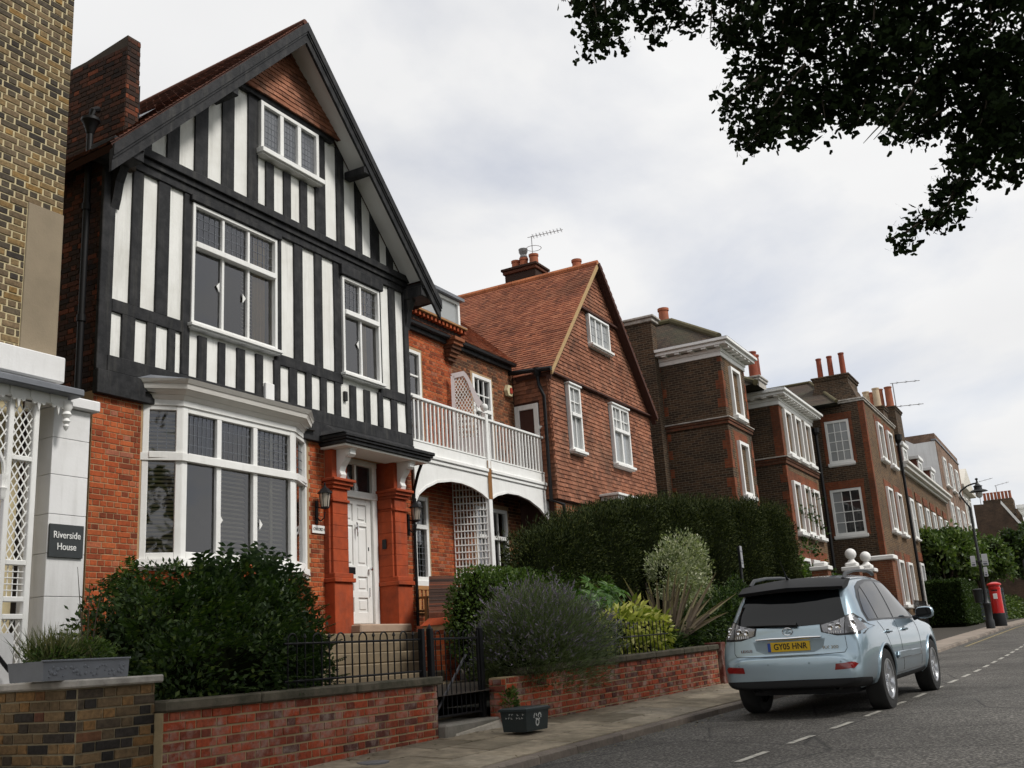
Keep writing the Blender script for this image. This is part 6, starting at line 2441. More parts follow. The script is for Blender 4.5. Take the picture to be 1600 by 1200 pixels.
INNER = mat('shade_core', (.007, .009, .004), 1.0, .4, 6, .6, 20, spec=0.0)  # near-black filler inside plants: the shade between leaves put into its colour


def core(parent, blobs, k=.72, name='shade_core', seed=1):
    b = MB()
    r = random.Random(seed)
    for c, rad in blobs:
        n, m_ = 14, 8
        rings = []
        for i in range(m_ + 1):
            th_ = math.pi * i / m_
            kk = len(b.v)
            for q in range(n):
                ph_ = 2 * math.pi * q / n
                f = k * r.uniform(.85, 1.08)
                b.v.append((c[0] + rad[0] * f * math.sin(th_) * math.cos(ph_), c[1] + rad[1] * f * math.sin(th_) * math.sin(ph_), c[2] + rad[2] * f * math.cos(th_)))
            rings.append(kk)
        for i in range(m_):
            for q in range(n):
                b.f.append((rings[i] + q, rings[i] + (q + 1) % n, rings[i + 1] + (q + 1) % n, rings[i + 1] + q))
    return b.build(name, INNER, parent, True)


def stems(parent, c, top, n, spread, r=.02, seed=1, name='stem', m=None):
    rr = random.Random(seed)
    for i in range(n):
        a = rr.uniform(0, 6.28)
        e = V3((c[0] + spread[0] * rr.uniform(.2, .7) * math.cos(a), c[1] + spread[1] * rr.uniform(.2, .7) * math.sin(a), top * rr.uniform(.6, .9) + c[2] * .1))
        s0 = V3((c[0] + spread[0] * .15 * math.cos(a), c[1] + spread[1] * .15 * math.sin(a), c[2]))
        mid = (s0 + e) / 2 + V3((rr.uniform(-.1, .1), rr.uniform(-.1, .1), .1))
        tube(parent, name, m or BARK, [s0, mid, e], [r, r * .7, r * .35], 6)


# big dark hedge of the tile-hung house
hg = thing('tall_hedge', 'big dark green conifer hedge, tallest plant, behind the parked car', 'hedge', (19, 7.3, -.4))
hline = [(15.5, 7.98, 1.95), (16.2, 7.9, 2.3), (17.5, 7.75, 2.6), (19, 7.6, 2.85), (20.5, 7.4, 2.95), (22, 7.15, 3.02), (23.4, 6.85, 3.1), (24.8, 6.6, 3.05)]
blobs = []
for (x, y, z) in hline:
    blobs.append(((x, y, (z - .5) / 2 + .25), (1.05, .62, (z + .5) / 2 + .12)))
    blobs.append(((x + .5, y + .2, z - .75), (1.0, .75, .85)))
blobs.append(((24.9, 6.5, 1.0), (.75, .6, 2.1)))


def sheared(P):
    zt = np.interp(P[:, 0], [p[0] for p in hline], [p[2] for p in hline])
    zt = zt + .045 * lump(P, 2.2, 4) + .03 * lump(P, 7.0, 14)
    return (P[:, 2] < zt) & (P[:, 2] > -.6)


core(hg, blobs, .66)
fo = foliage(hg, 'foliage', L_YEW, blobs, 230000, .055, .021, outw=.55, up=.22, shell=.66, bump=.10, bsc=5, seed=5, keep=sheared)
# shoots standing off the clipped top
rs = np.random.RandomState(77)
n = 7000
X = rs.uniform(15.1, 25.4, n)
zt = np.interp(X, [p[0] for p in hline], [p[2] for p in hline])
yc = np.interp(X, [p[0] for p in hline], [p[1] for p in hline])
P = np.stack([X, yc + rs.uniform(-.6, .7, n), zt + rs.uniform(-.18, .03, n)], 1)
d = unit(np.stack([rs.normal(0, .35, n), rs.normal(0, .35, n) - .15, np.ones(n)], 1))
s = unit(np.cross(d, unit(rs.normal(size=(n, 3)))))
link('shoots', leaf_mesh('shoots', P, d, s, rs.uniform(.05, .11, n), .016), L_YEW, hg)
stems(hg, (18, 7.1, -.5), 1.5, 5, (3, .3), .05, 3)

# low clipped hedge
lh_ = thing('low_hedge', 'low clipped light green box hedge behind the lavender', 'hedge', (13.3, 8, -.3))
blobs = [((13.35 + i * .55, 8.0 - i * .06, .5), (.55, .5, .9)) for i in range(7)]
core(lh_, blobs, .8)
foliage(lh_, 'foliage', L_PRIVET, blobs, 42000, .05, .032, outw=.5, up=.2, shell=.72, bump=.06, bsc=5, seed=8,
        keep=lambda P: (P[:, 2] < 1.30 - .005 * (P[:, 0] - 12.5) + .03 * lump(P, 6, 3)) & (P[:, 2] > -.5))

# great lavender spilling over the wall
lv = thing('lavender_bush', 'large grey green lavender with purple flower spikes spilling over the right wall', 'bush', (12, 6.5, -.3))
blobs = [((12.0, 6.4, .02), (.95, .72, .7)), ((12.85, 6.35, .05), (.95, .7, .68)), ((11.5, 6.4, -.02), (.45, .5, .55)), ((12.5, 6.55, .3), (1.05, .6, .57))]
core(lv, blobs, .42)
rs = np.random.RandomState(31)
n = 36000
P, O = [], []
for c, r in blobs:
    p, o = ellipsoid_points(n // 4, c, r, .45, rs, .12, 3.0, 2)
    P.append(p)
    O.append(o)
P, O = np.concatenate(P), np.concatenate(O)
root = np.array([12.2, 6.5, -.55])
d = unit(unit(P - root) * .8 + rs.normal(0, .28, P.shape))
s = unit(np.cross(d, unit(rs.normal(size=P.shape))))
ok = (P[:, 2] > -.62) & ~((P[:, 1] < 6.2) & (P[:, 2] < -.5))
link('foliage', leaf_mesh('foliage', P[ok], d[ok], s[ok], rs.uniform(.06, .15, ok.sum()), .010), L_LAV, lv)
top = ok & (O[:, 2] > -.25)
idx = np.where(top)[0]
idx = rs.choice(idx, 4200, replace=False)
k = P[idx] - root
b0 = root + k * rs.uniform(.98, 1.16, (len(idx), 1))
link('flower_stalks', leaf_mesh('flower_stalks', P[idx] * .6 + (root + k * .95) * .4, d[idx], s[idx], .17, .005), L_LAV, lv)
fl = []
for j in range(4):
    dd = unit(d[idx] * 1.2 + rs.normal(0, .35, d[idx].shape))
    fl.append((b0 + d[idx] * .018 * j, dd))
link('flower_spikes', leaf_mesh('flower_spikes', np.concatenate([f[0] for f in fl]), np.concatenate([f[1] for f in fl]), np.tile(s[idx], (4, 1)), .034, .016), L_LAVF, lv)

# fatsia
ft = thing('fatsia', 'bright green fatsia with large lobed leaves between low hedge and tall hedge', 'shrub', (15.2, 7, -.3))
rs = np.random.RandomState(12)


def lobed(parent, c, r, nrm, lob, m, name='leaf'):
    nrm = V3(nrm).normalized()
    a = nrm.cross(V3((.2, .4, 1))).normalized()
    b_ = nrm.cross(a)
    b = MB()
    for i in range(lob):
        t = -2.3 + 4.6 * i / (lob - 1)
        dr_ = a * math.cos(t) + b_ * math.sin(t)
        sd = a * -math.sin(t) + b_ * math.cos(t)
        p0 = V3(c)
        w_ = r * .17
        b.poly([p0, p0 + dr_ * r * .55 + sd * w_ + nrm * .01, p0 + dr_ * r - nrm * r * .15, p0 + dr_ * r * .55 - sd * w_ + nrm * .01])
    b.build(name, m, parent)


for i in range(70):
    a = rs.uniform(0, 6.28)
    q = (15.2 + rs.uniform(-1.2, 1.1), 7.0 + rs.uniform(-.45, .4), .5 + rs.uniform(-.5, .5))
    lobed(ft, q, rs.uniform(.16, .26), (rs.normal(0, .4), -.7 + rs.normal(0, .4), .9), 7, L_FATS)
    if i % 6 == 0:
        tube(ft, 'stem', BARK, [(15.2, 7, -.4), ((15.2 + q[0]) / 2, (7 + q[1]) / 2, q[2] - .25), q], .012, 5)

# yellow variegated shrub
au = thing('variegated_shrub', 'yellow and green variegated shrub behind the low railing', 'shrub', (15.4, 6.4, -.3))
blobs = [((14.85, 6.4, .26), (.6, .3, .36)), ((15.5, 6.38, .30), (.65, .3, .36)), ((16.1, 6.35, .2), (.5, .3, .34)), ((15.4, 6.25, -.0), (.8, .2, .2))]
core(au, blobs, .5)
foliage(au, 'foliage', L_AUC, blobs, 1900, .15, .055, outw=.5, up=-.15, shell=.5, seed=21)
stems(au, (15.4, 6.4, -.4), .3, 6, (.6, .2), .012, 4)

# sword-leaved phormium
phm = thing('sword_leaf_plant', 'bronze sword leaved plant fanning upward before the pale grey shrub', 'plant', (17.0, 6.5, -.3))
rs2 = random.Random(9)
for i in range(46):
    a = rs2.uniform(-1.15, 1.15)
    ln = rs2.uniform(.75, 1.35)
    y0 = rs2.uniform(-.5, .25)
    base = V3((16.6 + .2 * math.sin(a), 6.35 + rs2.uniform(-.1, .1) + .25 * math.sin(a) * -1, 0.1))
    dirv = V3((math.sin(a) * .6, y0 * .3 - math.sin(a) * .7, math.cos(a))).normalized()
    sd = dirv.cross(V3((-.85, -.5, 0.1))).normalized()
    nn = sd.cross(dirv)
    droop = rs2.uniform(0, .22)
    b = MB()
    pts = []
    for k in range(5):
        t = k / 4
        w_ = .035 * (1 - t ** 2.2) + .003
        c = base + dirv * ln * t + V3((dirv.x * .4, -.1, -1)) * droop * t * t
        pts.append((c - sd * w_ + nn * .008, c - nn * .008, c + sd * w_ + nn * .008))
    for p, q in zip(pts, pts[1:]):
        b.poly([p[0], p[1], q[1], q[0]])
        b.poly([p[1], p[2], q[2], q[1]])
    b.build('sword_leaf', L_PHOR, phm)

# pale pittosporum
pi_ = thing('pale_shrub', 'pale grey green variegated shrub, rounded, in front of the tall hedge', 'shrub', (18.7, 6.7, -.3))
blobs = [((18.3, 6.75, 1.3), (.65, .5, .5)), ((18.8, 6.7, 1.62), (.55, .45, .5)), ((19.2, 6.65, 1.15), (.6, .45, .45)), ((19.75, 6.55, .85), (.45, .4, .34)), ((17.9, 6.75, 1.15), (.45, .4, .38)), ((18.8, 6.55, .8), (.8, .4, .42)), ((18.5, 6.45, .5), (.8, .35, .4)), ((19.3, 6.4, .55), (.6, .35, .4))]
foliage(pi_, 'foliage', L_PITT, blobs, 23000, .06, .028, outw=.5, up=.3, shell=.6, bump=.2, seed=23, clump=5.0)
stems(pi_, (18.7, 6.7, -.4), 1.0, 6, (.6, .3), .022, 6)

# dark shrubs at the right end of the bed
ds = thing('dark_shrub', 'dark green feathery shrub at the end of the bed, left of the car', 'shrub', (18.5, 6.2, -.4))
blobs = [((17.3, 6.25, .1), (.8, .32, .5)), ((18.3, 6.15, .25), (.7, .35, .5)), ((19.1, 6.1, .45), (.75, .4, .55)), ((20.2, 6.1, .45), (.9, .4, .7)), ((16.5, 6.3, .0), (.7, .25, .3))]
core(ds, blobs, .5)
foliage(ds, 'foliage', L_DARK, blobs, 26000, .075, .028, outw=.5, up=.1, shell=.5, bump=.22, seed=26, clump=4)

# big dark bush of the half-timbered house
db = thing('front_garden_bush', 'large dark green bush filling the front garden below the bay window', 'bush', (7.7, 7.7, -.5))
blobs = [((7.2, 7.45, .12), (.85, .7, .78)), ((7.9, 7.5, .15), (.85, .75, .8)), ((8.1, 7.4, .05), (.65, .7, .78)), ((7.6, 8.1, .45), (1.0, .8, .66)), ((7.0, 7.9, .32), (.6, .8, .7)), ((6.85, 7.1, -.1), (.45, .4, .5)), ((6.75, 6.88, .02), (.6, .42, .5)), ((7.3, 6.86, .05), (.55, .40, .52)), ((8.2, 7.2, -.1), (.45, .5, .55))]
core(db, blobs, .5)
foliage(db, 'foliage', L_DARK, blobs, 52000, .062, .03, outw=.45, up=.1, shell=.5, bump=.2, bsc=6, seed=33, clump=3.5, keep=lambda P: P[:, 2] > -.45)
# frond sprays
rs = np.random.RandomState(41)
FP_, FD_, FS_ = [], [], []
for i in range(420):
    c, r = blobs[rs.randint(len(blobs))]
    o = unit(rs.normal(size=(1, 3)))[0]
    o[1] = -abs(o[1])
    p0 = np.array(c) + o * np.array(r) * .93
    if p0[2] < -.3:
        continue
    dr_ = unit((o + np.array([rs.normal(0, .5), -.2, .15]))[None])[0]
    sd = unit(np.cross(dr_, [0, .3, 1])[None])[0]
    for k in range(9):
        for sg_ in (-1, 1):
            FP_.append(p0 + dr_ * .022 * k)
            FD_.append(dr_ * .55 + sd * sg_ * .8 - np.array([0, 0, .2]))
            FS_.append(dr_)
FP_, FD_, FS_ = np.array(FP_), unit(np.array(FD_)), np.array(FS_)
FS_ = unit(FS_ - FD_ * (FS_ * FD_).sum(1, keepdims=True))
link('fronds', leaf_mesh('fronds', FP_, FD_, FS_, .06, .02), L_DARK, db)

mh = thing('glossy_shrub', 'glossy dark shrub with red orange flowers against the bay window sill', 'shrub', (8.9, 7.9, -.5))
blobs = [((7.95, 7.8, .60), (.62, .6, .5)), ((8.45, 7.9, .66), (.55, .55, .48)), ((8.8, 8.0, .58), (.4, .45, .44)), ((8.3, 7.7, .1), (.7, .55, .6)), ((8.6, 7.6, -.05), (.36, .45, .5))]
core(mh, blobs, .45)
foliage(mh, 'foliage', L_BERRY, blobs, 9500, .12, .05, outw=.5, up=.15, shell=.5, bump=.25, seed=44, clump=4)
rs = np.random.RandomState(51)
LP, LD, LS = [], [], []
for i in range(110):
    c, r = blobs[rs.randint(3)]
    o = unit(rs.normal(size=(1, 3)))[0]
    o[2] = abs(o[2]) * .9
    o[1] = -abs(o[1]) * .6
    p0 = np.array(c) + o * np.array(r) * .95
    dr_ = unit((o + np.array([rs.normal(0, .4), 0, .2]))[None])[0]
    sd = unit(np.cross(dr_, [0.1, .3, 1])[None])[0]
    for k in range(6):
        for sg_ in (-1, 1):
            LP.append(p0 + dr_ * .05 * k)
            LD.append(dr_ * .45 + sd * sg_ * .9 - np.array([0, 0, .15]))
            LS.append(dr_)
LP, LD, LS = np.array(LP), unit(np.array(LD)), np.array(LS)
LS = unit(LS - LD * (LS * LD).sum(1, keepdims=True))
link('fronds', leaf_mesh('fronds', LP, LD, LS, .105, .042), L_BERRY, mh)
fp_ = []
for i in range(46):
    c, r = blobs[rs.randint(4)]
    o = unit(rs.normal(size=(1, 3)))[0]
    o[1] = -abs(o[1])
    base = np.array(c) + o * np.array(r) * .98
    fp_ = base + rs.normal(0, .022, (14, 3))
    d, s = rand_frames(14, rs=rs)
    link('flower', leaf_mesh('flower', fp_, d, s, .035, .022), L_ORANGE, mh)
stems(mh, (8.9, 7.9, -.5), .8, 7, (.7, .4), .018, 12)

bx_ = thing('upright_shrub', 'small upright conifer shrub against the red brick left of the bay', 'shrub', (9, 10.1, .2))
blobs = [((8.85, 10.3, .95), (.16, .16, .5)), ((8.95, 10.25, .6), (.35, .3, .5)), ((9.5, 10.0, .6), (.6, .35, .5))]
core(bx_, blobs, .7)
foliage(bx_, 'foliage', L_PRIVET, blobs, 5000, .06, .026, seed=47)

# plants in the trough and at the wall foot
tp = thing('trough_plants', 'grassy tufts and small herbs growing in the lead trough', 'plants', (5.35, 6.8, .15))
rs = np.random.RandomState(61)
n = 520
P = np.stack([rs.normal(5.22, .1, n), rs.uniform(6.7, 6.92, n), np.full(n, .14)], 1)
d = unit(np.stack([rs.normal(0, .5, n), rs.normal(0, .35, n), np.abs(rs.normal(1, .3, n))], 1))
s = unit(np.cross(d, rs.normal(size=(n, 3))))
link('grass_blades', leaf_mesh('grass_blades', P, d, s, rs.uniform(.12, .34, n), .009), L_GRASSY, tp)
foliage(tp, 'herbs', L_PRIVET, [((5.52, 6.8, .2), (.2, .14, .12)), ((5.2, 6.78, .18), (.24, .14, .09))], 2200, .035, .016, seed=63)
b = MB()
for k in range(3):
    x0 = 5.50 + k * .03
    b.tube([(x0, 6.85, .15), (x0 - .05 + .05 * k, 6.85, .55), (x0 - .1 + .09 * k, 6.84, .86 - .1 * k)], [.005, .004, .002], 5)
b.build('tall_stems', BARK, tp)
wd_ = thing('gate_weeds', 'green weeds growing at the foot of the gate post beside the green box', 'weeds', (10.95, 6.25, -.75))
foliage(wd_, 'foliage', L_PRIVET, [((10.95, 6.2, -.56), (.10, .08, .2)), ((11.02, 6.15, -.7), (.10, .08, .1))], 800, .06, .022, seed=66, up=.3)

# ivy near the piers
iv = thing('ivy_mass', 'light green ivy and shrubs climbing between the tall hedge and the gate piers', 'climber', (33, 8, -.4))
blobs = [((33.2, 8.2, 1.5), (1.0, .5, 1.3)), ((34.8, 8.3, 1.4), (1.3, .5, 1.0)), ((36.6, 8.2, 1.2), (1.4, .5, .9)), ((38.8, 8.2, 1.0), (1.6, .6, .9)), ((32.6, 7.9, .4), (.7, .6, 1.3)), ((40.5, 8.6, 1.4), (1.2, .5, .9))]
core(iv, blobs, .6)
foliage(iv, 'foliage', L_PRIVET, blobs, 11000, .14, .11, shell=.5, bump=.25, seed=71, clump=1.6)
rs = np.random.RandomState(73)
ns = 900
X = rs.uniform(35.8, 40.5, ns)
P = np.stack([X, np.full(ns, 8.45) + rs.uniform(0, .1, ns), rs.uniform(2, 5.2, ns) ** 1.0], 1)
P = P[(lump(P, 2.2, 5) > .25)]
d, s = rand_frames(len(P), rs=rs)
link('climbing_stems', leaf_mesh('climbing_stems', P, d, s, .13, .1), L_DARK, iv)

# clipped block hedge far right
ch = thing('clipped_hedge_block', 'square clipped dark hedge block beside the red post box', 'hedge', (53, 6.2, .1))
X0, X1, Y0, Y1, Z0, Z1 = 50.9, 57.0, 5.15, 7.6, .15, 1.98
b = MB()
b.box(X0 + .1, X1, Y0 + .1, Y1, Z0 - .2, Z1 - .1)
b.build('shade_core', INNER, ch)  # solid dark filler block standing for shade inside the hedge
rs = np.random.RandomState(81)
P, O = [], []
for (n, f) in ((9000, 0), (9000, 1), (5000, 2)):
    u, v = rs.uniform(size=n), rs.uniform(size=n)
    if f == 0:
        p = np.stack([np.full(n, X0), Y0 + (Y1 - Y0) * u, Z0 + (Z1 - Z0) * v], 1)
        o = np.tile([-1., 0, 0], (n, 1))
    elif f == 1:
        p = np.stack([X0 + (X1 - X0) * u, np.full(n, Y0), Z0 + (Z1 - Z0) * v], 1)
        o = np.tile([0, -1., 0], (n, 1))
    else:
        p = np.stack([X0 + (X1 - X0) * u, Y0 + (Y1 - Y0) * v, np.full(n, Z1)], 1)
        o = np.tile([0, 0, 1.], (n, 1))
    P.append(p + rs.normal(0, .035, p.shape))
    O.append(o)
P, O = np.concatenate(P), np.concatenate(O)
d, s = rand_frames(len(P), O, .5, .1, rs)
link('foliage', leaf_mesh('foliage', P, d, s, .11, .06), leaf_mat('clipped_leaf', [(0, (.016, .03, .009)), (.6, (.035, .06, .016)), (1, (.06, .09, .025))], spec=.15), ch)


def tree(name, label, base, h, blobs, n, ln, wd, m, seed, clump=1.2, tr=.16, group=None):
    t = thing(name, label, 'tree', base, group)
    b = V3(base)
    cx = sum(q[0][0] for q in blobs) / len(blobs)
    cy = sum(q[0][1] for q in blobs) / len(blobs)
    fork = V3((b.x * .5 + cx * .5, b.y * .5 + cy * .5, b.z + h * .35))
    tube(t, 'trunk', BARK, [b, b * .6 + fork * .4 + V3((.03, .02, 0)), fork], [tr, tr * .8, tr * .65], 10)
    for (c, r) in blobs:
        c = V3(c)
        tube(t, 'limb', BARK, [fork, (fork + c) / 2 + V3((0, 0, r[2] * .15)), c + V3((0, 0, r[2] * .3))], [tr * .5, tr * .32, tr * .1], 7)
    core(t, blobs, .5, seed=seed)
    foliage(t, 'crown', m, blobs, n, ln, wd, outw=.45, up=.05, shell=.45, bump=.28, bsc=5, seed=seed, clump=clump)
    return t


r_ = random.Random(5)


def crownset(c, R, n, k=.45, seed=1):
    q = random.Random(seed)
    out = [(c, (R[0] * .62, R[1] * .62, R[2] * .62))]
    for i in range(n):
        a = i * 2.4
        z = -0.6 + 1.4 * (i + .5) / n
        rr_ = math.sqrt(max(0, 1 - z * z))
        out.append(((c[0] + R[0] * .62 * rr_ * math.cos(a), c[1] + R[1] * .62 * rr_ * math.sin(a), c[2] + R[2] * .62 * z), (R[0] * k * q.uniform(.8, 1.15), R[1] * k * q.uniform(.8, 1.15), R[2] * k * q.uniform(.8, 1.1))))
    return out


tree('street_tree', 'broad round green magnolia behind the lamp post, left of the pair', (54.5, 6.2, .1), 3, crownset((54.3, 6.2, 3.35), (2.5, 1.75, 1.75), 11, seed=2), 15000, .24, .12, L_TREE, 91, 1.5)
tree('street_tree', 'round green tree right of the lamp post above the post box', (60, 5.2, .2), 3, crownset((60, 5.0, 3.2), (2.6, 1.7, 1.75), 10, seed=3), 13000, .24, .12, L_TREE, 92, 1.5)
tree('distant_tree', 'dark green tree filling the far end of the pavement', (78, 3.6, .4), 5, crownset((78, 3.6, 4.4), (3, 1.6, 2.4), 8, seed=4), 8000, .3, .16, L_DARK, 93, 1.2)
tree('distant_tree', 'thin grey green tree before the white balconied front, at the right edge', (84, 2.9, .4), 6, crownset((84, 2.9, 5.2), (2, 1.2, 2.2), 7, seed=6), 3500, .26, .12, L_LAV, 94, 1.0)
ehg = thing('end_hedge', 'mid green hedge along the far pavement under the trees', 'hedge', (66, 5, .3))
blobs = [((60 + i * 2.2, 5.6 - i * .12, .8), (1.5, .6, .85)) for i in range(9)]
core(ehg, blobs, .7)
foliage(ehg, 'foliage', L_TREE, blobs, 9000, .16, .09, seed=95)
# end of the street: a far-off bank of trees
fw_ = foliage(None, 'far_wood', L_DARK, [((150 + i * 9, -8 + i * 2.0 - (i % 3) * 5, 3.5), (6, 5, 4 + (i % 4))) for i in range(10)], 9000, .7, .4, seed=97)
tag(fw_, kind='stuff')

# ------------------------------------------------------------------ the ginkgo overhead
gk = thing('ginkgo_tree', 'dark overhanging ginkgo branches with fan shaped leaves across the top right sky', 'tree', (7.5, -4.6, -1.0))
tube(gk, 'trunk', BARK, [(7.5, -4.6, -1.1), (7.45, -4.5, 1.5), (7.4, -4.3, 4.0), (7.3, -4.0, 6.5), (7.2, -3.8, 9.5)], [.34, .28, .24, .19, .12], 12)


def limb(pts, r0, r1, name='limb'):
    n_ = len(pts)
    tube(gk, name, BARK, pts, [r0 + (r1 - r0) * i / (n_ - 1) for i in range(n_)], 8)


limb([(7.4, -4.2, 4.6), (7.2, -2.4, 5.3), (6.9, -.4, 5.6), (6.5, 1.2, 5.5), (6.2, 2.1, 5.2)], .13, .02)
limb([(7.35, -4.1, 5.4), (7.9, -2.2, 6.1), (8.3, -.6, 6.0), (8.5, .3, 5.6)], .12, .025)
limb([(7.4, -4.3, 4.0), (7.9, -2.8, 4.7), (8.2, -1.4, 4.6), (8.3, -.4, 4.2)], .10, .02)
limb([(7.3, -4.0, 6.5), (5.8, -2.6, 7.5), (4.6, -1.0, 7.9), (3.6, .4, 7.8)], .10, .02)
limb([(7.3, -4.0, 6.2), (4.8, -4.0, 7.2), (2.8, -3.2, 7.6), (1.0, -2.0, 7.5)], .10, .02)
limb([(7.2, -3.9, 7.5), (8.8, -4.8, 8.6), (11, -5.0, 9.2)], .09, .02)
limb([(7.2, -3.9, 8.0), (6.2, -5.6, 9.2), (5.0, -6.8, 9.8)], .09, .02)
# hanging sprays: (start, end, half width, leaves), real places in front of and above the camera
SPR = [
    ((5.31, 2.16, 4.28), (5.34, 2.09, 3.71), 0.140, 95),
    ((5.57, 2.09, 4.32), (5.53, 2.14, 3.77), 0.085, 60),
    ((5.86, 1.87, 4.51), (5.85, 1.90, 3.94), 0.131, 110),
    ((6.13, 1.74, 4.63), (6.10, 1.79, 4.07), 0.126, 90),
    ((5.99, 1.49, 4.38), (5.94, 1.56, 3.83), 0.112, 90),
    ((6.26, 1.33, 4.54), (6.22, 1.42, 3.94), 0.160, 140),
    ((6.55, 1.17, 4.65), (6.53, 1.31, 3.87), 0.251, 330),
    ((6.60, 1.19, 4.06), (6.54, 1.33, 3.43), 0.198, 230),
    ((6.51, 1.08, 3.77), (6.31, 1.45, 3.19), 0.175, 180),
    ((6.20, 1.32, 3.60), (6.00, 1.51, 3.36), 0.093, 40),
    ((6.42, 1.23, 3.44), (6.20, 1.47, 3.13), 0.095, 45),
    ((6.64, 1.18, 3.57), (6.53, 1.24, 3.23), 0.106, 70),
    ((6.83, 0.85, 4.69), (6.80, 0.99, 3.94), 0.254, 330),
    ((6.61, 0.53, 4.42), (6.59, 0.69, 3.63), 0.241, 350),
    ((6.84, 0.82, 3.95), (6.73, 0.95, 3.49), 0.203, 240),
    ((6.76, 0.67, 3.70), (6.62, 0.82, 3.30), 0.166, 150),
    ((7.21, 0.46, 4.12), (7.12, 0.62, 3.56), 0.194, 200),
    ((6.71, 1.02, 3.61), (6.60, 1.02, 3.38), 0.106, 50),
    ((6.72, 0.40, 3.54), (6.50, 0.73, 3.08), 0.093, 50),
    ((6.74, 0.42, 3.42), (6.47, 0.79, 3.06), 0.060, 26),
    ((7.29, 0.21, 4.71), (7.28, 0.32, 3.95), 0.281, 400),
    ((7.05, -0.08, 4.44), (7.05, 0.06, 3.63), 0.266, 420),
    ((7.41, -0.36, 4.55), (7.38, -0.18, 3.72), 0.274, 400),
    ((7.27, 0.23, 3.96), (7.19, 0.35, 3.41), 0.228, 280),
    ((7.10, 0.00, 3.74), (7.02, 0.12, 3.21), 0.219, 300),
    ((7.42, -0.18, 3.79), (7.35, -0.05, 3.21), 0.203, 240),
    ((7.22, -0.00, 3.36), (7.03, 0.24, 2.97), 0.175, 190),
    ((7.14, 0.30, 3.47), (6.94, 0.47, 3.24), 0.133, 80),
    ((7.11, 0.10, 3.15), (6.93, 0.32, 2.77), 0.147, 120),
    ((6.97, 0.29, 2.87), (6.75, 0.55, 2.56), 0.102, 60),
    ((6.82, 0.52, 2.59), (6.56, 0.75, 2.44), 0.054, 26),
    ((6.98, 0.30, 2.83), (6.81, 0.44, 2.57), 0.093, 40),
    ((7.28, 0.05, 3.06), (7.19, -0.00, 2.87), 0.061, 16),
    ((7.29, -0.31, 4.49), (7.46, -0.29, 3.27), 0.225, 200),
    ((7.45, -0.36, 3.64), (7.31, -0.11, 3.07), 0.133, 80),
    ((6.19, 1.47, 4.14), (6.19, 1.33, 3.82), 0.131, 70),
    ((6.91, 0.35, 4.53), (6.86, 0.46, 3.93), 0.203, 240),
    ((6.72, 1.05, 4.71), (6.69, 1.07, 4.17), 0.208, 240),
    ((5.91, 1.97, 4.58), (5.76, 2.14, 4.16), 0.177, 110),
    ((5.20, 2.21, 4.15), (5.13, 2.18, 3.85), 0.049, 14),
]
# foliage above and behind the camera, which shades the pavement
rs = np.random.RandomState(101)
GP, GD = [], []
for (p, q, wd_, n) in SPR:
    p, q = np.array(p), np.array(q)
    ax = unit((q - p)[None])[0]
    e1 = unit(np.cross(ax, [.3, .8, .2])[None])[0]
    e2 = np.cross(ax, e1)
    # a hanging twig with side twigs carrying clusters of leaves
    bend = rs.normal(0, .04, 3)
    path = [p + (q - p) * t + bend * math.sin(t * 3.1) for t in (0, .3, .6, .85, 1.0)]
    tube(gk, 'twig', BARK, [tuple(v) for v in path], [.012, .009, .006, .004, .002], 5)
    nk = max(4, n // 5)
    for j in range(nk):
        t = rs.uniform(0, 1) ** .9
        sp_ = wd_ * (1.0 - .55 * t * t)
        c = p + (q - p) * t + bend * math.sin(t * 3.1) + e1 * sp_ * np.clip(rs.normal(0, .55), -1.15, 1.15) + e2 * wd_ * 1.4 * rs.normal(0, .6)
        for m_ in range(int(n / nk * 2.25) + 1):
            GP.append(c + rs.normal(0, .040, 3))
            GD.append(np.array([rs.normal(0, .6), rs.normal(0, .6), -.75 + rs.normal(0, .5)]))
GP, GD = np.array(GP), unit(np.array(GD))


def fan(name, m):
    """one ginkgo leaf: stalk and notched fan, slightly cupped"""
    b = MB()
    pts = [(0, 0, 0)]
    arc = []
    for i in range(7):
        a = math.radians(-58 + 116 * i / 6)
        r = .040 * (1.0 if i not in (3,) else .72) * (.94 if i in (0, 6) else 1)
        arc.append((r * math.sin(a), r * math.cos(a) + .010, .007 * (1 - abs(i - 3) / 3.0)))
    k = len(b.v)
    b.v += [(0, .010, 0)] + arc + [(-.0012, -.035, 0), (.0012, -.035, 0)]
    for i in range(1, 7):
        b.f.append((k, k + i, k + i + 1))
    b.f.append((k, k + 8, k + 9))
    me = b.mesh(name, fix=False)
    if m is not None:
        me.materials.append(m)
    return me


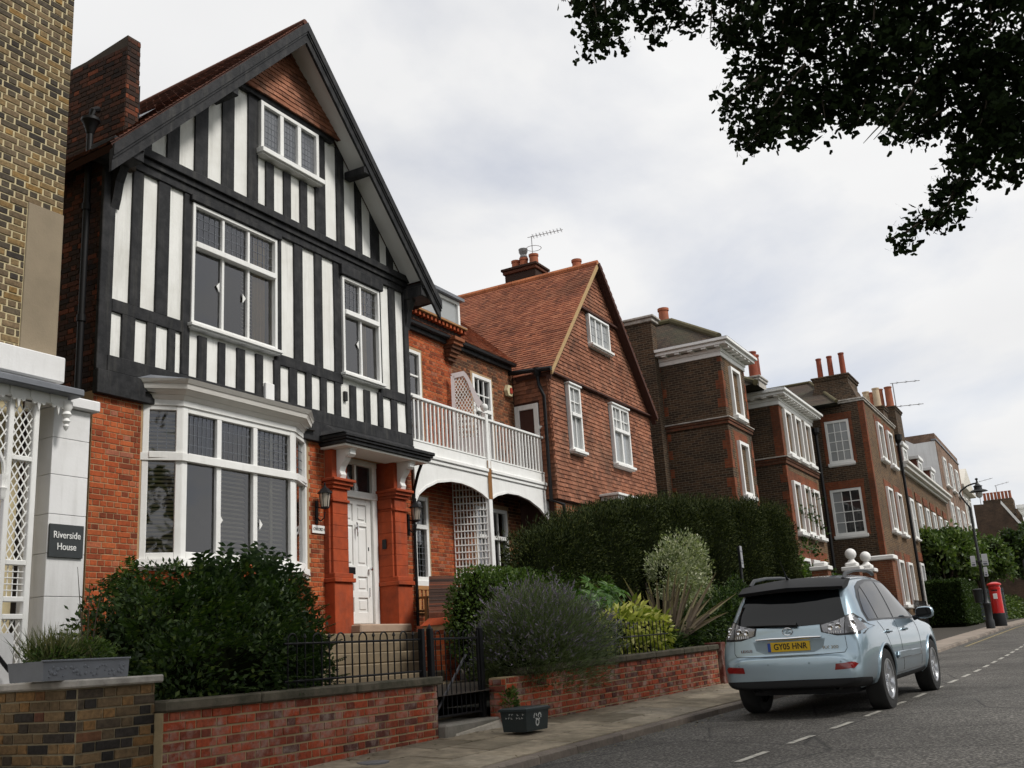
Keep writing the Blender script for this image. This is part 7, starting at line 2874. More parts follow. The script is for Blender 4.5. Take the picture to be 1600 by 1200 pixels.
L_GINK = leaf_mat('ginkgo_leaf', [(0, (.007, .013, .004)), (.6, (.012, .022, .006)), (1, (.02, .034, .009))], rough=.8, trans=.05, spec=.1)
LEAF = fan('leaf', L_GINK)
dist = np.linalg.norm(GP, axis=1)
cz = GP @ np.array(CAM_R[2])
cx_, cy_ = (GP @ np.array(CAM_R[0])) / cz, (GP @ np.array(CAM_R[1])) / cz
vis = (np.abs(cx_) < .5) & (np.abs(cy_) < .375) & (cz > 0)
order = np.argsort(dist + np.where(vis, 0, 100))
goff = parent_offset(gk)
base_v = np.array([v.co[:] for v in LEAF.vertices])
base_f = [tuple(p.vertices) for p in LEAF.polygons]
RV, RF = [], []
for rank, i in enumerate(order):
    y_ = V3(GD[i])
    x_ = y_.cross(V3(rs.normal(size=3))).normalized()
    z_ = x_.cross(y_)
    M = Matrix((x_, y_, z_)).transposed()
    sc_ = rs.uniform(.72, 1.2)
    if rank < 300:
        o = bpy.data.objects.new('leaf', LEAF)
        COL.objects.link(o)
        o.parent = gk
        o.matrix_local = Matrix.Translation(V3(GP[i]) - goff) @ (M * sc_).to_4x4()
    else:
        k = len(RV) * len(base_v)
        RV.append(base_v @ (np.array(M) * sc_).T + GP[i])
        RF += [tuple(k + q for q in f) for f in base_f]
me = bpy.data.meshes.new('leaves')
me.from_pydata(np.concatenate(RV).tolist(), [], RF)
o = link('leaves', me, L_GINK, gk)
o['kind'] = 'stuff'
# the rest of the crown, above and behind the camera
blobs = [((10.5, -3.4, 10), (4, 2.6, 2.2)), ((15.5, -4.4, 10.5), (4, 2.4, 2.2)), ((4.5, -2.2, 10), (4, 3, 2)), ((7.2, -3.8, 9.5), (3.2, 3.0, 2.6)), ((4.2, -1.2, 8.6), (2.6, 2.4, 1.3)), ((2.0, -2.6, 8.3), (2.6, 2.4, 1.3)), ((10.2, -4.6, 9.0), (2.8, 2.4, 1.8)), ((8.0, -.8, 7.4), (1.8, 1.6, 1.1)),
         ((5.2, -6.2, 9.2), (2.6, 2.4, 1.8)), ((8.2, -1.6, 5.9), (1.2, 1.0, .8))]
cr = foliage(gk, 'crown', L_GINK, blobs, 26000, .26, .22, outw=.3, shell=.3, bump=.25, seed=103, clump=.9)
for i, (x, y, h_) in enumerate(((-9, -13, 13), (3, -14, 12), (17, -21, 8), (32, -24, 7.5), (48, -26, 7.5))):  # unseen trees added to shade the street; heights suit the window reflections
    tree('unseen_bank_tree', ('unseen broad tree added on the river bank, ' + ('behind the camera to the left', 'straight behind the camera', 'across the road from the parked car', 'across the road from the brown brick houses', 'across the road from the post box')[i]), (x, y, -1), h_ * .5, crownset((x, y, h_ * .56 - 1), (6.2, 4.2, h_ * .42), 9, seed=20 + i), 5000, .55, .4, L_TREE, 120 + i, .5, tr=.35, group='unseen trees added along the river bank')

# ================================================================== STREET FURNITURE
lp = thing('street_lamp', 'tall black street lamp with swan neck arm and shaded lantern at far right', 'street lamp', (46.3, 3.85, -.2))
IRON = mat('lamp_iron', (.014, .015, .016), .45, .2, 8, .1)
b = MB()
b.lathe((46.3, 3.85, -.25), [(.17, 0), (.17, .35), (.14, .42), (.135, .95), (.155, .98), (.155, 1.06), (.10, 1.12), (.07, 1.3), (.065, 2.6), (.08, 2.62), (.08, 2.7), (.06, 2.75), (.045, 4.95)], 14)
b.build('column', IRON, lp, True)
pts = [(46.3, 3.85, 4.6)]
for i in range(12):
    a = math.pi * i / 11 * 1.02
    pts.append((46.3 - .1, 3.85 + .36 - .36 * math.cos(a) if False else 3.85 + .30 * math.sin(a * .9) * (1 if i < 7 else .9) - (0.0 if i < 6 else (i - 5) * .085), 4.7 + .95 * math.sin(a / 2.05)))
tube(lp, 'swan_neck', IRON, pts, .035, 8)
hx_, hy_, hz_ = pts[-1]
b = MB()
b.lathe((hx_, hy_, hz_ - .5), [(.0, .0), (.10, .02), (.12, .12), (.36, .14), (.30, .19), (.16, .24), (.15, .34), (.19, .36), (.10, .42), (.05, .50), (.03, .62), (.06, .64), (.06, .68), (0, .72)], 16)
b.build('lamp_shade', IRON, lp, True)
b = MB()
b.lathe((hx_, hy_, hz_ - .5), [(.13, .1), (.13, -.03), (.08, -.10), (0, -.13)], 12)
b.build('lamp_bowl', mat('lamp_bowl_glass', (.45, .46, .45), .15, .05, 5, 0), lp, True)
GREYSIGN = mat('grey_sign', (.55, .56, .58), .45, .08, 6, 0)
ps = thing('parking_sign', 'pair of grey and white parking plates on the black lamp post', 'sign', (46.3, 3.85, 2.4))
for (y0, y1, z0, z1, x) in ((3.98, 4.16, 2.3, 2.72, 46.2), (3.52, 3.74, 2.3, 2.76, 46.2), (3.60, 3.74, 1.86, 2.24, 46.19)):
    b = MB()
    b.cbox(x - .012, x, y0, y1, z0, z1, .004)
    b.build('plate', GREYSIGN, ps)
    b = MB()
    b.box(x - .016, x - .0125, y0 + .03, y1 - .03, z0 + .03, z0 + .10)
    b.box(x - .016, x - .0125, y0 + .03, y1 - .03, z0 + .14, z0 + .16)
    b.build('print', mat('sign_print', (.12, .13, .16), .5, .05, 5, 0), ps)
b = MB()
b.box(46.19, 46.2, 3.74, 3.98, 2.45, 2.5)
b.build('clamp', IRON, ps)
bn = thing('litter_bin', 'small black bin fixed low on the street lamp beside the red post box', 'bin', (46.3, 4.1, .8))
b = MB()
b.lathe((46.3, 4.12, .85), [(.15, 0), (.19, .5), (.2, .52), (.14, .56)], 12)
b.build('body', IRON, bn, True)

pb = thing('post_box', 'red pillar post box with black base on the pavement beside the lamp', 'post box', (49.6, 3.72, -.1))
RED = mat('post_red', (.50, .012, .012), .3, .06, 4, .05, coat=.3)
b = MB()
b.lathe((49.6, 3.72, .42), [(.235, 0), (.235, 1.0), (.25, 1.01), (.25, 1.06), (.235, 1.07), (.235, 1.16)], 24)
b.build('pillar', RED, pb, True)
b = MB()
b.lathe((49.6, 3.72, 1.58), [(.235, 0), (.29, .01), (.295, .07), (.25, .10), (.12, .15), (0, .16)], 24)
b.build('cap', RED, pb, True)
b = MB()
b.lathe((49.6, 3.72, -.12), [(.265, 0), (.265, .50), (.25, .54)], 24)
b.build('base', BLACKMETAL, pb, True)
b = MB()
b.cbox(49.35, 49.4, 3.60, 3.84, 1.36, 1.40, .006)
b.build('slot', BLACKMETAL, pb)
b = MB()
b.cbox(49.355, 49.375, 3.64, 3.80, 1.02, 1.24, .004)
b.build('notice_plate', WHITE, pb)

t = thing('far_post', 'thin dark post at the right edge of the far pavement', 'post', (66, 3.0, .2))
tube(t, 'pole', IRON, [(66, 3.2, .1), (66, 3.2, 3.4)], .06, 8)
t = thing('slatted_gate', 'dark grey slatted garden gate behind the post box', 'gate', (57.2, 4.9, .1))
for i in range(8):
    cb(t, 'slat', mat('grey_slat', (.10, .12, .13), .6, .1, 6, .1), 57.15, 57.2, 3.9, 5.1, .2 + i * .19, .2 + i * .19 + .16)

hsn = thing('parking_plate', 'small white parking plate on a thin pole in front of the dark hedge', 'sign', (21.0, 6.18, -.6))
tube(hsn, 'pole', IRON, [(20.9, 6.22, -.6), (20.9, 6.22, 1.86)], .03, 8)
b = MB()
b.hexa([(20.80, 6.16, 1.42), (21.0, 6.18, 1.42), (21.0, 6.192, 1.42), (20.80, 6.172, 1.42), (20.80, 6.16, 1.86), (21.0, 6.18, 1.86), (21.0, 6.192, 1.86), (20.80, 6.172, 1.86)])
b.build('plate', mat('white_plate', (.24, .24, .26), .4, .05, 6, 0), hsn)
b = MB()
for z in (1.5, 1.56, 1.74):
    b.hexa([(20.83, 6.155, z), (20.97, 6.17, z), (20.97, 6.175, z), (20.83, 6.16, z), (20.83, 6.155, z + .02), (20.97, 6.17, z + .02), (20.97, 6.175, z + .02), (20.83, 6.16, z + .02)])
b.build('print', MATS['sign_print'], hsn)

# recycling box on the pavement
GREENBOX = mat('dark_green_plastic', (.012, .022, .024), .5, .15, 8, .15, 60, dirt=(.06, .06, .055), damt=.3)
bxx = thing('recycling_box', 'dark green plastic recycling box with white printing on the pavement', 'recycling box', (10.35, 5.65, -.82))
bxM = Matrix.Translation((10.42, 5.72, -.825)) @ Matrix.Rotation(math.radians(-3), 4, 'Z') @ Matrix.Scale(.9, 4)


def bx_local(pts):
    return [tuple(bxM @ V3(p)) for p in pts]


def frust(b, w0, d0, z0, w1, d1, z1):
    b.hexa(bx_local([(-w0, -d0, z0), (w0, -d0, z0), (w0, d0, z0), (-w0, d0, z0), (-w1, -d1, z1), (w1, -d1, z1), (w1, d1, z1), (-w1, d1, z1)]))


b = MB()
frust(b, .245, .165, .005, .275, .185, .265)
b.build('tub', GREENBOX, bxx)
b = MB()
frust(b, .29, .20, .24, .29, .20, .266)
frust(b, .285, .195, .267, .26, .17, .28)
b.build('lid', GREENBOX, bxx)
PRINT = mat('white_print', (.55, .56, .54), .6, .2, 30, 0)
b = MB()
rr3 = random.Random(8)
# worn print: two rows of lettering on the end face, a round emblem on the street face
def onend(v, z, k=0.0):
    return (-.275 + (.265 - z) * .116 - .003 - k, v, z)


def onfront(u, z):
    return (u, -.185 + (.265 - z) * .077 - .003, z)


for row, (z, h_) in enumerate(((.195, .02), (.155, .02))):
    for i in range(7):
        v = -.13 + i * .038 + row * .015
        if rr3.random() < .2:
            continue
        b.poly(bx_local([onend(v, z), onend(v - .006, z), onend(v - .006, z + h_), onend(v, z + h_)]))
        zz_ = z + rr3.choice((0, .5, 1)) * (h_ - .005)
        b.poly(bx_local([onend(v - .006, zz_), onend(v - .022, zz_), onend(v - .022, zz_ + .005), onend(v - .006, zz_ + .005)]))
for (v0, z, r_) in ((-.05, .17, .042), (.05, .17, .042), (0, .10, .046)):
    for i in range(10):
        if rr3.random() < .15:
            continue
        a0, a1 = 2 * math.pi * i / 10, 2 * math.pi * (i + .8) / 10
        b.poly(bx_local([onfront(v0 + q_ * math.cos(t_), z + q_ * math.sin(t_)) for (q_, t_) in ((r_, a0), (r_, a1), (r_ * .55, a1), (r_ * .55, a0))]))
b.build('printing', PRINT, bxx)

# cover plate in the pavement, and leaves that have blown into the gutter
mc = thing('cover_plate', 'small round iron cover set in the paving by the red brick wall', 'manhole cover', (8.0, 6.0, -.87))
b = MB()
zc_ = zpav(8.0, 6.0)
b.lathe((8.0, 6.0, zc_ - .02), [(.15, 0), (.15, .027), (.12, .029), (0, .029)], 20)
b.build('plate', mat('worn_iron', (.16, .16, .165), .6, .3, 20, .4), mc)
rs = np.random.RandomState(207)
n = 700
X = rs.uniform(7, 24, n)
kind_ = rs.uniform(size=n)
Y = np.where(kind_ < .45, [yk(x) - .04 - abs(rs.normal(0, .10)) for x in X], np.where(kind_ < .8, [yw(x) - .05 - abs(rs.normal(0, .12)) for x in X], [rs.uniform(yk(x) - .8, yw(x)) for x in X]))
Z = np.array([(zpav(x, y) if y > yk(x) else zsurf(x, y)) + .012 for x, y in zip(X, Y)])
P = np.stack([X, Y, Z], 1)
d = unit(np.stack([rs.normal(size=n), rs.normal(size=n), rs.normal(0, .12, n)], 1))
s_ = unit(np.cross(d, np.tile([0, 0, 1.], (n, 1)) + rs.normal(0, .15, (n, 3))))
lit = link('fallen_leaves', leaf_mesh('fallen_leaves', P, d, s_, rs.uniform(.025, .06, n), rs.uniform(.015, .035, n)), leaf_mat('dead_leaf', [(0, (.04, .05, .015)), (.5, (.10, .07, .025)), (1, (.17, .13, .05))], trans=.05))
tag(lit, kind='stuff')

# ================================================================== THE PARKED CAR
def car_paint(lower=False):
    m, t = new_mat('ice_blue_paint')
    g = t.n('ShaderNodeNewGeometry')
    fl = t.n('ShaderNodeTexVoronoi', {'Vector': g.outputs['Position'], 'Scale': 900.0}).outputs[1]
    lw = t.n('ShaderNodeLayerWeight', {'Blend': .35}).outputs[1]
    c = t.mix(lw, (.38, .49, .56, 1), (.20, .28, .35, 1))
    d = t.n('ShaderNodeTexNoise', {'Vector': g.outputs['Position'], 'Scale': 1.3, 'Detail': 7.0}).outputs[0]
    z = t.n('ShaderNodeSeparateXYZ', {0: g.outputs['Position']}).outputs[2]
    low = t.math('MULTIPLY', t.ramp(t.math('ADD', z, .95), [(0.3, g3(1)), (0.75, g3(0))]), t.ramp(d, [(.35, g3(.1)), (.7, g3(.6))]))
    c = t.mix(low, c, (.20, .20, .18, 1))
    p = t.n('ShaderNodeBsdfPrincipled', {'Base Color': c, 'Metallic': .6, 'Roughness': .32, 'Coat Weight': 1.0, 'Coat Roughness': .03, 'Specular IOR Level': .5})
    b = t.n('ShaderNodeBump', {'Height': fl, 'Strength': .02, 'Distance': .001})
    t.t.links.new(b.outputs[0], p.inputs['Normal'])
    out = p.outputs[0]
    if lower:      # unpainted plastic below the bumper line
        oc = t.n('ShaderNodeSeparateXYZ', {0: t.n('ShaderNodeTexCoord').outputs['Object']})
        line = t.ramp(t.math('ADD', t.math('MULTIPLY', oc.outputs[0], .5), .5), [(.04, g3(.45)), (.19, g3(.43)), (.26, g3(.335)), (1.0, g3(.335))])
        low2 = t.math('LESS_THAN', oc.outputs[2], line)
        pl = t.n('ShaderNodeBsdfPrincipled', {'Base Color': (.02, .02, .021, 1), 'Roughness': .7, 'Specular IOR Level': .3})
        out = t.n('ShaderNodeMixShader', {0: low2, 1: out, 2: pl.outputs[0]}).outputs[0]
    t.n('ShaderNodeOutputMaterial', {0: out})
    MATS['ice_blue_paint'] = m
    return m


PAINT = car_paint()
BODYPAINT = car_paint(True)
CARGLASS = dark_glass('car_glass', (.004, .005, .006), .01, .38)
TRIM = mat('black_trim', (.012, .012, .013), .35, .1, 9, .05)
PLASTIC = mat('black_plastic', (.02, .02, .021), .7, .15, 9, .15)
TYRE = mat('tyre_rubber', (.018, .018, .018), .85, .15, 9, .3, 60, dirt=(.05, .045, .04), damt=.4)
ALLOY = mat('alloy', (.62, .63, .65), .28, .06, 6, 0, metal=.9)
LAMPC = mat('clear_lamp', (.20, .20, .21), .15, .5, 45, .3, 60, metal=.5, coat=1.0)
LAMPR = mat('red_lamp', (.22, .012, .012), .15, .2, 20, 0, coat=1.0)

car = thing('parked_car', 'pale metallic blue estate car with black rear spoiler parked at the kerb', 'car', (13.62, 3.25, -.93))
car.rotation_euler = (0, math.radians(-1.2), math.radians(-3.6))
car['group'] = 'cars parked along the kerb'
del car['group']
ARCH_R = .395
AX = 2.715

# stations: x, half width at waist, sill z, waist z, top z, half width of roof
ST = [(-1.0, .62, .40, .56, .62, .50), (-.995, .72, .37, .60, .69, .56), (-.985, .765, .355, .62, .712, .59), (-.905, .825, .345, .66, .725, .61), (-.893, .835, .34, .76, .82, .64), (-.875, .845, .335, .86, .985, .64),
      (-.85, .855, .335, .90, 1.06, .65), (-.79, .868, .33, .96, 1.13, .655), (-.70, .882, .32, 1.0, 1.26, .655), (-.60, .893, .31, 1.03, 1.40, .65), (-.50, .90, .31, 1.04, 1.515, .64), (-.40, .905, .30, 1.045, 1.585, .635), (-.2, .912, .285, 1.04, 1.625, .635), (.1, .918, .28, 1.03, 1.655, .635),
      (.5, .921, .28, 1.015, 1.675, .635), (1.0, .921, .28, 1.0, 1.68, .63), (1.4, .921, .28, .99, 1.66, .62), (1.75, .92, .28, .985, 1.59, .60), (2.1, .917, .28, .98, 1.44, .585), (2.4, .913, .28, .975, 1.26, .58),
      (2.66, .908, .285, .965, 1.10, .60), (2.85, .903, .29, .955, 1.045, .62), (3.1, .893, .30, .93, 1.015, .62), (3.35, .865, .31, .88, .96, .60), (3.55, .80, .33, .80, .88, .56), (3.68, .70, .37, .70, .78, .48), (3.74, .58, .42, .62, .68, .40)]


def section(x, w, zs, zw, zt, rw):
    h = zw - zs
    g = zt - zw
    pts = [(0, zs), (w * .72, zs), (w * .93, zs + .02), (w * .99, zs + h * .22), (w * 1.0, zs + h * .5), (w * .993, zs + h * .74), (w * .968, zs + h * .93), (w * .945, zw)]
    # greenhouse
    pts += [(w * .945 + (rw + .02 - w * .945) * .42, zw + g * .42), (rw + .035, zw + g * .80), (rw - .04, zw + g * .935), (rw * .6, zw + g * .985), (0, zw + g)]
    return pts


def body_mesh():
    bm = bmesh.new()
    rings = []
    for s in ST:
        sec = section(*s)
        full = [(-y, z) for y, z in sec[1:-1]][::-1]
        loop = sec + full           # from bottom centre up the left, over the top and down the right
        rings.append([bm.verts.new((s[0], y, z)) for y, z in loop])
    n = len(rings[0])
    for a, c in zip(rings, rings[1:]):
        for i in range(n):
            j = (i + 1) % n
            bm.faces.new((a[i], a[j], c[j], c[i]))
    bm.faces.new(rings[0][::-1])
    bm.faces.new(rings[-1])
    bmesh.ops.recalc_face_normals(bm, faces=bm.faces)
    me = bpy.data.meshes.new('body')
    bm.to_mesh(me)
    bm.free()
    return me


def evaluated(o):
    dg = bpy.context.evaluated_depsgraph_get()
    return bpy.data.meshes.new_from_object(o.evaluated_get(dg))


tmp = bpy.data.objects.new('tmp', body_mesh())
COL.objects.link(tmp)
md = tmp.modifiers.new('s', 'SUBSURF')
md.levels = md.render_levels = 2
cutters = []
for x in (0, AX):
    for sy in (-1, 1):
        cbm = MB()
        cbm.lathe((x, sy * .78, .365), [(ARCH_R, -.17), (ARCH_R, .30)] if sy > 0 else [(ARCH_R, -.30), (ARCH_R, .17)], 40, 'Y')
        co = bpy.data.objects.new('tmpc', cbm.mesh('tmpc'))
        COL.objects.link(co)
        cutters.append(co)
        mb_ = tmp.modifiers.new('b', 'BOOLEAN')
        mb_.operation = 'DIFFERENCE'
        mb_.solver = 'EXACT'
        mb_.object = co
bme = evaluated(tmp)
for o in [tmp] + cutters:
    bpy.data.objects.remove(o)
bme.materials.clear()
for m_ in (BODYPAINT, PLASTIC, TRIM):
    bme.materials.append(m_)
for p in bme.polygons:
    c = p.center
    p.material_index = 0
    for x in (0, AX):
        d_ = math.hypot(c.x - x, c.z - .365)
        if d_ < ARCH_R + .003 and abs(c.y) > .4:
            p.material_index = 1
    p.use_smooth = True
try:
    bme.set_sharp_from_angle(angle=math.radians(40))
except Exception:
    pass
bme.name = 'body'
BVH = BVHTree.FromPolygons([v.co for v in bme.vertices], [tuple(p.vertices) for p in bme.polygons])
OUT = {'car': car}


def clink(name, me, m, parent=None):
    o = bpy.data.objects.new(name, me)
    COL.objects.link(o)
    if m is not None and not me.materials:
        me.materials.append(m)
    o.parent = parent or car
    return o


body = clink('body', bme, None)


def skin_patch(outline, axis, off, m, name, parent=None, n=14, th=.0, smooth=True, sgn=1):
    """a panel following the body: outline in (x,z) for the flanks or (y,z) for the tail"""
    us = [p[0] for p in outline]
    vs = [p[1] for p in outline]
    bm = bmesh.new()
    f = bm.faces.new([bm.verts.new((p[0], p[1], 0)) for p in outline])
    # cut on a grid so that it can bend
    for i in range(1, n):
        a = min(us) + (max(us) - min(us)) * i / n
        bmesh.ops.bisect_plane(bm, geom=bm.verts[:] + bm.edges[:] + bm.faces[:], plane_co=(a, 0, 0), plane_no=(1, 0, 0))
        c = min(vs) + (max(vs) - min(vs)) * i / n
        bmesh.ops.bisect_plane(bm, geom=bm.verts[:] + bm.edges[:] + bm.faces[:], plane_co=(0, c, 0), plane_no=(0, 1, 0))
    for v in bm.verts:
        u, w_ = v.co.x, v.co.y
        if axis == 'side':
            o_, d_ = V3((u, sgn * 2.0, w_)), V3((0, -sgn, 0))
        elif axis == 'tail':
            o_, d_ = V3((-3.0, u, w_)), V3((1, 0, 0))
        else:
            o_, d_ = V3((u, w_, 4.0)), V3((0, 0, -1))
        hit, nrm, idx, dist = BVH.ray_cast(o_, d_)
        if hit is None:
            hit, nrm, idx, dist = BVH.find_nearest(o_ + d_ * (1.1 if axis == 'side' else 2.1))
        if nrm.dot(d_) > 0:
            nrm = -nrm
        v.co = hit + nrm * off
    bmesh.ops.recalc_face_normals(bm, faces=bm.faces)
    # face outwards
    ref = V3((0, sgn, 0)) if axis == 'side' else V3((-1, 0, 0)) if axis == 'tail' else V3((0, 0, 1))
    if sum(f.normal.dot(ref) for f in bm.faces) < 0:
        bmesh.ops.reverse_faces(bm, faces=bm.faces)
    if th:
        r = bmesh.ops.extrude_face_region(bm, geom=bm.faces[:])
        for v in [g for g in r['geom'] if isinstance(g, bmesh.types.BMVert)]:
            v.co += ref * th
        bmesh.ops.recalc_face_normals(bm, faces=bm.faces)
    me = bpy.data.meshes.new(name)
    bm.to_mesh(me)
    bm.free()
    if smooth:
        me.polygons.foreach_set('use_smooth', [True] * len(me.polygons))
    return clink(name, me, m, parent)


def surf(u, w_, axis, off=.0, sgn=-1):
    if axis == 'side':
        hit, nrm, *_ = BVH.ray_cast(V3((u, sgn * 2.0, w_)), V3((0, -sgn, 0)))
        if hit is None:
            hit, nrm, *_ = BVH.find_nearest(V3((u, sgn * .9, w_)))
        return hit + V3((0, sgn, 0)) * off
    hit, nrm, *_ = BVH.ray_cast(V3((-3, u, w_)), V3((1, 0, 0)))
    if hit is None:
        hit, nrm, *_ = BVH.find_nearest(V3((-.9, u, w_)))
    return hit + V3((-1, 0, 0)) * off


def skin_line(path, axis, r, m, name, off=.0, sgn=-1, parent=None, n=12):
    pts = []
    for a, c in zip(path, path[1:]):
        for i in range(n):
            t = i / n
            pts.append(surf(a[0] + (c[0] - a[0]) * t, a[1] + (c[1] - a[1]) * t, axis, off, sgn))
    pts.append(surf(*path[-1], axis, off, sgn))
    b = MB()
    b.tube(pts, r, 5)
    return clink(name, b.mesh(name, True), m, parent)


# side glass (both sides)
for sgn in (-1, 1):
    skin_patch([(-.42, 1.06), (-.30, 1.06), (.30, 1.06), (1.2, 1.045), (2.18, 1.03), (2.14, 1.12), (1.72, 1.42), (1.42, 1.555), (1.0, 1.585), (.5, 1.58), (.15, 1.55), (-.12, 1.49), (-.33, 1.36), (-.44, 1.18)], 'side', .004, TRIM, 'window_surround', sgn=sgn, n=16)
    skin_patch([(-.36, 1.08), (.02, 1.08), (.02, 1.47), (-.10, 1.44), (-.28, 1.32), (-.38, 1.18)], 'side', .0075, CARGLASS, 'quarter_window', sgn=sgn)
    skin_patch([(.07, 1.08), (.80, 1.07), (.86, 1.55), (.45, 1.545), (.07, 1.49)], 'side', .0075, CARGLASS, 'rear_window', sgn=sgn)
    skin_patch([(.88, 1.07), (1.92, 1.06), (1.98, 1.13), (1.66, 1.39), (1.40, 1.52), (.93, 1.55)], 'side', .0075, CARGLASS, 'front_window', sgn=sgn)
    # door gaps and handles
    for path in ([(.86, 1.05), (.86, .42)], [(-.02, 1.05), (.16, .90), (.30, .72), (.42, .42)], [(1.98, 1.04), (2.02, .8), (1.95, .42)], [(.42, .40), (1.95, .40)]):
        skin_line(path, 'side', .005, TRIM, 'door_gap', -.002, sgn)
    for x in (.22, 1.12):
        p0, p1 = surf(x, .915, 'side', .028, sgn), surf(x + .17, .91, 'side', .028, sgn)
        b = MB()
        b.tube([p0 + V3((.0, -sgn * .03, 0)), p0 + V3((.02, 0, 0)), (p0 + p1) / 2 + V3((0, sgn * .006, 0)), p1 - V3((.02, 0, 0)), p1 + V3((0, -sgn * .03, 0))], [.012, .014, .015, .014, .012], 8)
        clink('door_handle', b.mesh('door_handle', True), PAINT)
        skin_patch([(x + .02, .89), (x + .15, .89), (x + .15, .94), (x + .02, .94)], 'side', .002, PLASTIC, 'handle_recess', sgn=sgn, n=4)
    skin_patch([(.50, .575), (1.90, .555), (1.93, .60), (1.90, .635), (.52, .655), (.48, .61)], 'side', .012, PAINT, 'side_moulding', sgn=sgn, th=.008, n=10)
    skin_patch([(.42, .285), (2.3, .285), (2.3, .37), (.42, .37)], 'side', .004, PLASTIC, 'sill', sgn=sgn, n=8)
    # door mirror
    b = MB()
    cx0 = V3((2.02, sgn * 1.02, 1.10))
    prof = []
    for i in range(9):
        th_ = math.pi * i / 8
        k = len(b.v)
        r1 = math.sin(th_) ** .6
        for q in range(12):
            ph_ = 2 * math.pi * q / 12
            b.v.append(tuple(cx0 + V3((-.06 * math.cos(th_) + .02, .125 * r1 * abs(math.cos(ph_)) ** .7 * (1 if math.cos(ph_) > 0 else -1), .085 * r1 * abs(math.sin(ph_)) ** .7 * (1 if math.sin(ph_) > 0 else -1)))))
        prof.append(k)
    for i in range(8):
        for q in range(12):
            b.f.append((prof[i] + q, prof[i] + (q + 1) % 12, prof[i + 1] + (q + 1) % 12, prof[i + 1] + q))
    mo = clink('door_mirror', b.mesh('door_mirror', True), PAINT)
    b = MB()
    b.v += [tuple(cx0 + V3((-.044, .105 * abs(math.cos(a)) ** .6 * (1 if math.cos(a) > 0 else -1), .068 * abs(math.sin(a)) ** .6 * (1 if math.sin(a) > 0 else -1)))) for a in [2 * math.pi * q / 20 for q in range(20)]]
    b.f.append(tuple(range(20)))
    clink('mirror_glass', b.mesh('mirror_glass'), CARGLASS, mo)
    b = MB()
    b.tube([(2.05, sgn * .86, 1.03), (2.04, sgn * .95, 1.06)], .035, 8)
    clink('mirror_arm', b.mesh('mirror_arm', True), TRIM, mo)
    # roof rail
    b = MB()
    b.tube([(-.30, sgn * .60, 1.58), (-.15, sgn * .595, 1.66), (.3, sgn * .59, 1.695), (.9, sgn * .58, 1.705), (1.15, sgn * .575, 1.69), (1.30, sgn * .57, 1.66)], [.028, .024, .02, .02, .024, .028], 8)
    clink('roof_rail', b.mesh('roof_rail', True), mat('rail_grey', (.045, .047, .05), .4, .1, 8, 0))
    # wheel arch lips
    for x in (0, AX):
        b = MB()
        pts = []
        for i in range(25):
            a = math.radians(-8 + 196 * i / 24)
            px_, pz_ = x + (ARCH_R + .018) * math.cos(a), .365 + (ARCH_R + .018) * math.sin(a)
            if pz_ < .30:
                continue
            pts.append(surf(px_, pz_, 'side', .002, sgn))
        b.tube(pts, .017, 6)
        clink('arch_lip', b.mesh('arch_lip', True), PAINT)

# tail: window, spoiler, lamps, plate
skin_patch([(-.70, 1.075), (0, 1.055), (.70, 1.075), (.66, 1.20), (.585, 1.45), (.3, 1.47), (0, 1.475), (-.3, 1.47), (-.585, 1.45), (-.66, 1.20)], 'tail', .006, CARGLASS, 'tailgate_window', n=18)
b = MB()
yy = [-.66, -.55, -.3, 0, .3, .55, .66]
rows_ = []
for y in yy:
    e = abs(y) / .66
    back = -.70 + .10 * e ** 2
    rows_.append(b._add([(back, y, 1.475 - .015 * e), (back - .01, y, 1.525 - .03 * e), (-.42, y, 1.618 - .05 * e ** 2), (-.2, y, 1.645 - .055 * e ** 2), (-.38, y, 1.53 - .04 * e ** 2)]))
for p, q in zip(rows_, rows_[1:]):
    for i in range(5):
        j = (i + 1) % 5
        b.f.append((p + i, p + j, q + j, q + i))
b.f.append(tuple(rows_[0] + i for i in range(5)))
b.f.append(tuple(rows_[-1] + i for i in range(5)))
clink('rear_spoiler', b.mesh('rear_spoiler', True), mat('spoiler_black', (.008, .008, .009), .5, .1, 9, 0, spec=.15))
b = MB()
b.tube([(-.22, .12, 1.63), (-.30, .12, 1.70), (-.44, .12, 1.86)], [.02, .01, .003], 6)
clink('roof_aerial', b.mesh('roof_aerial', True), TRIM)
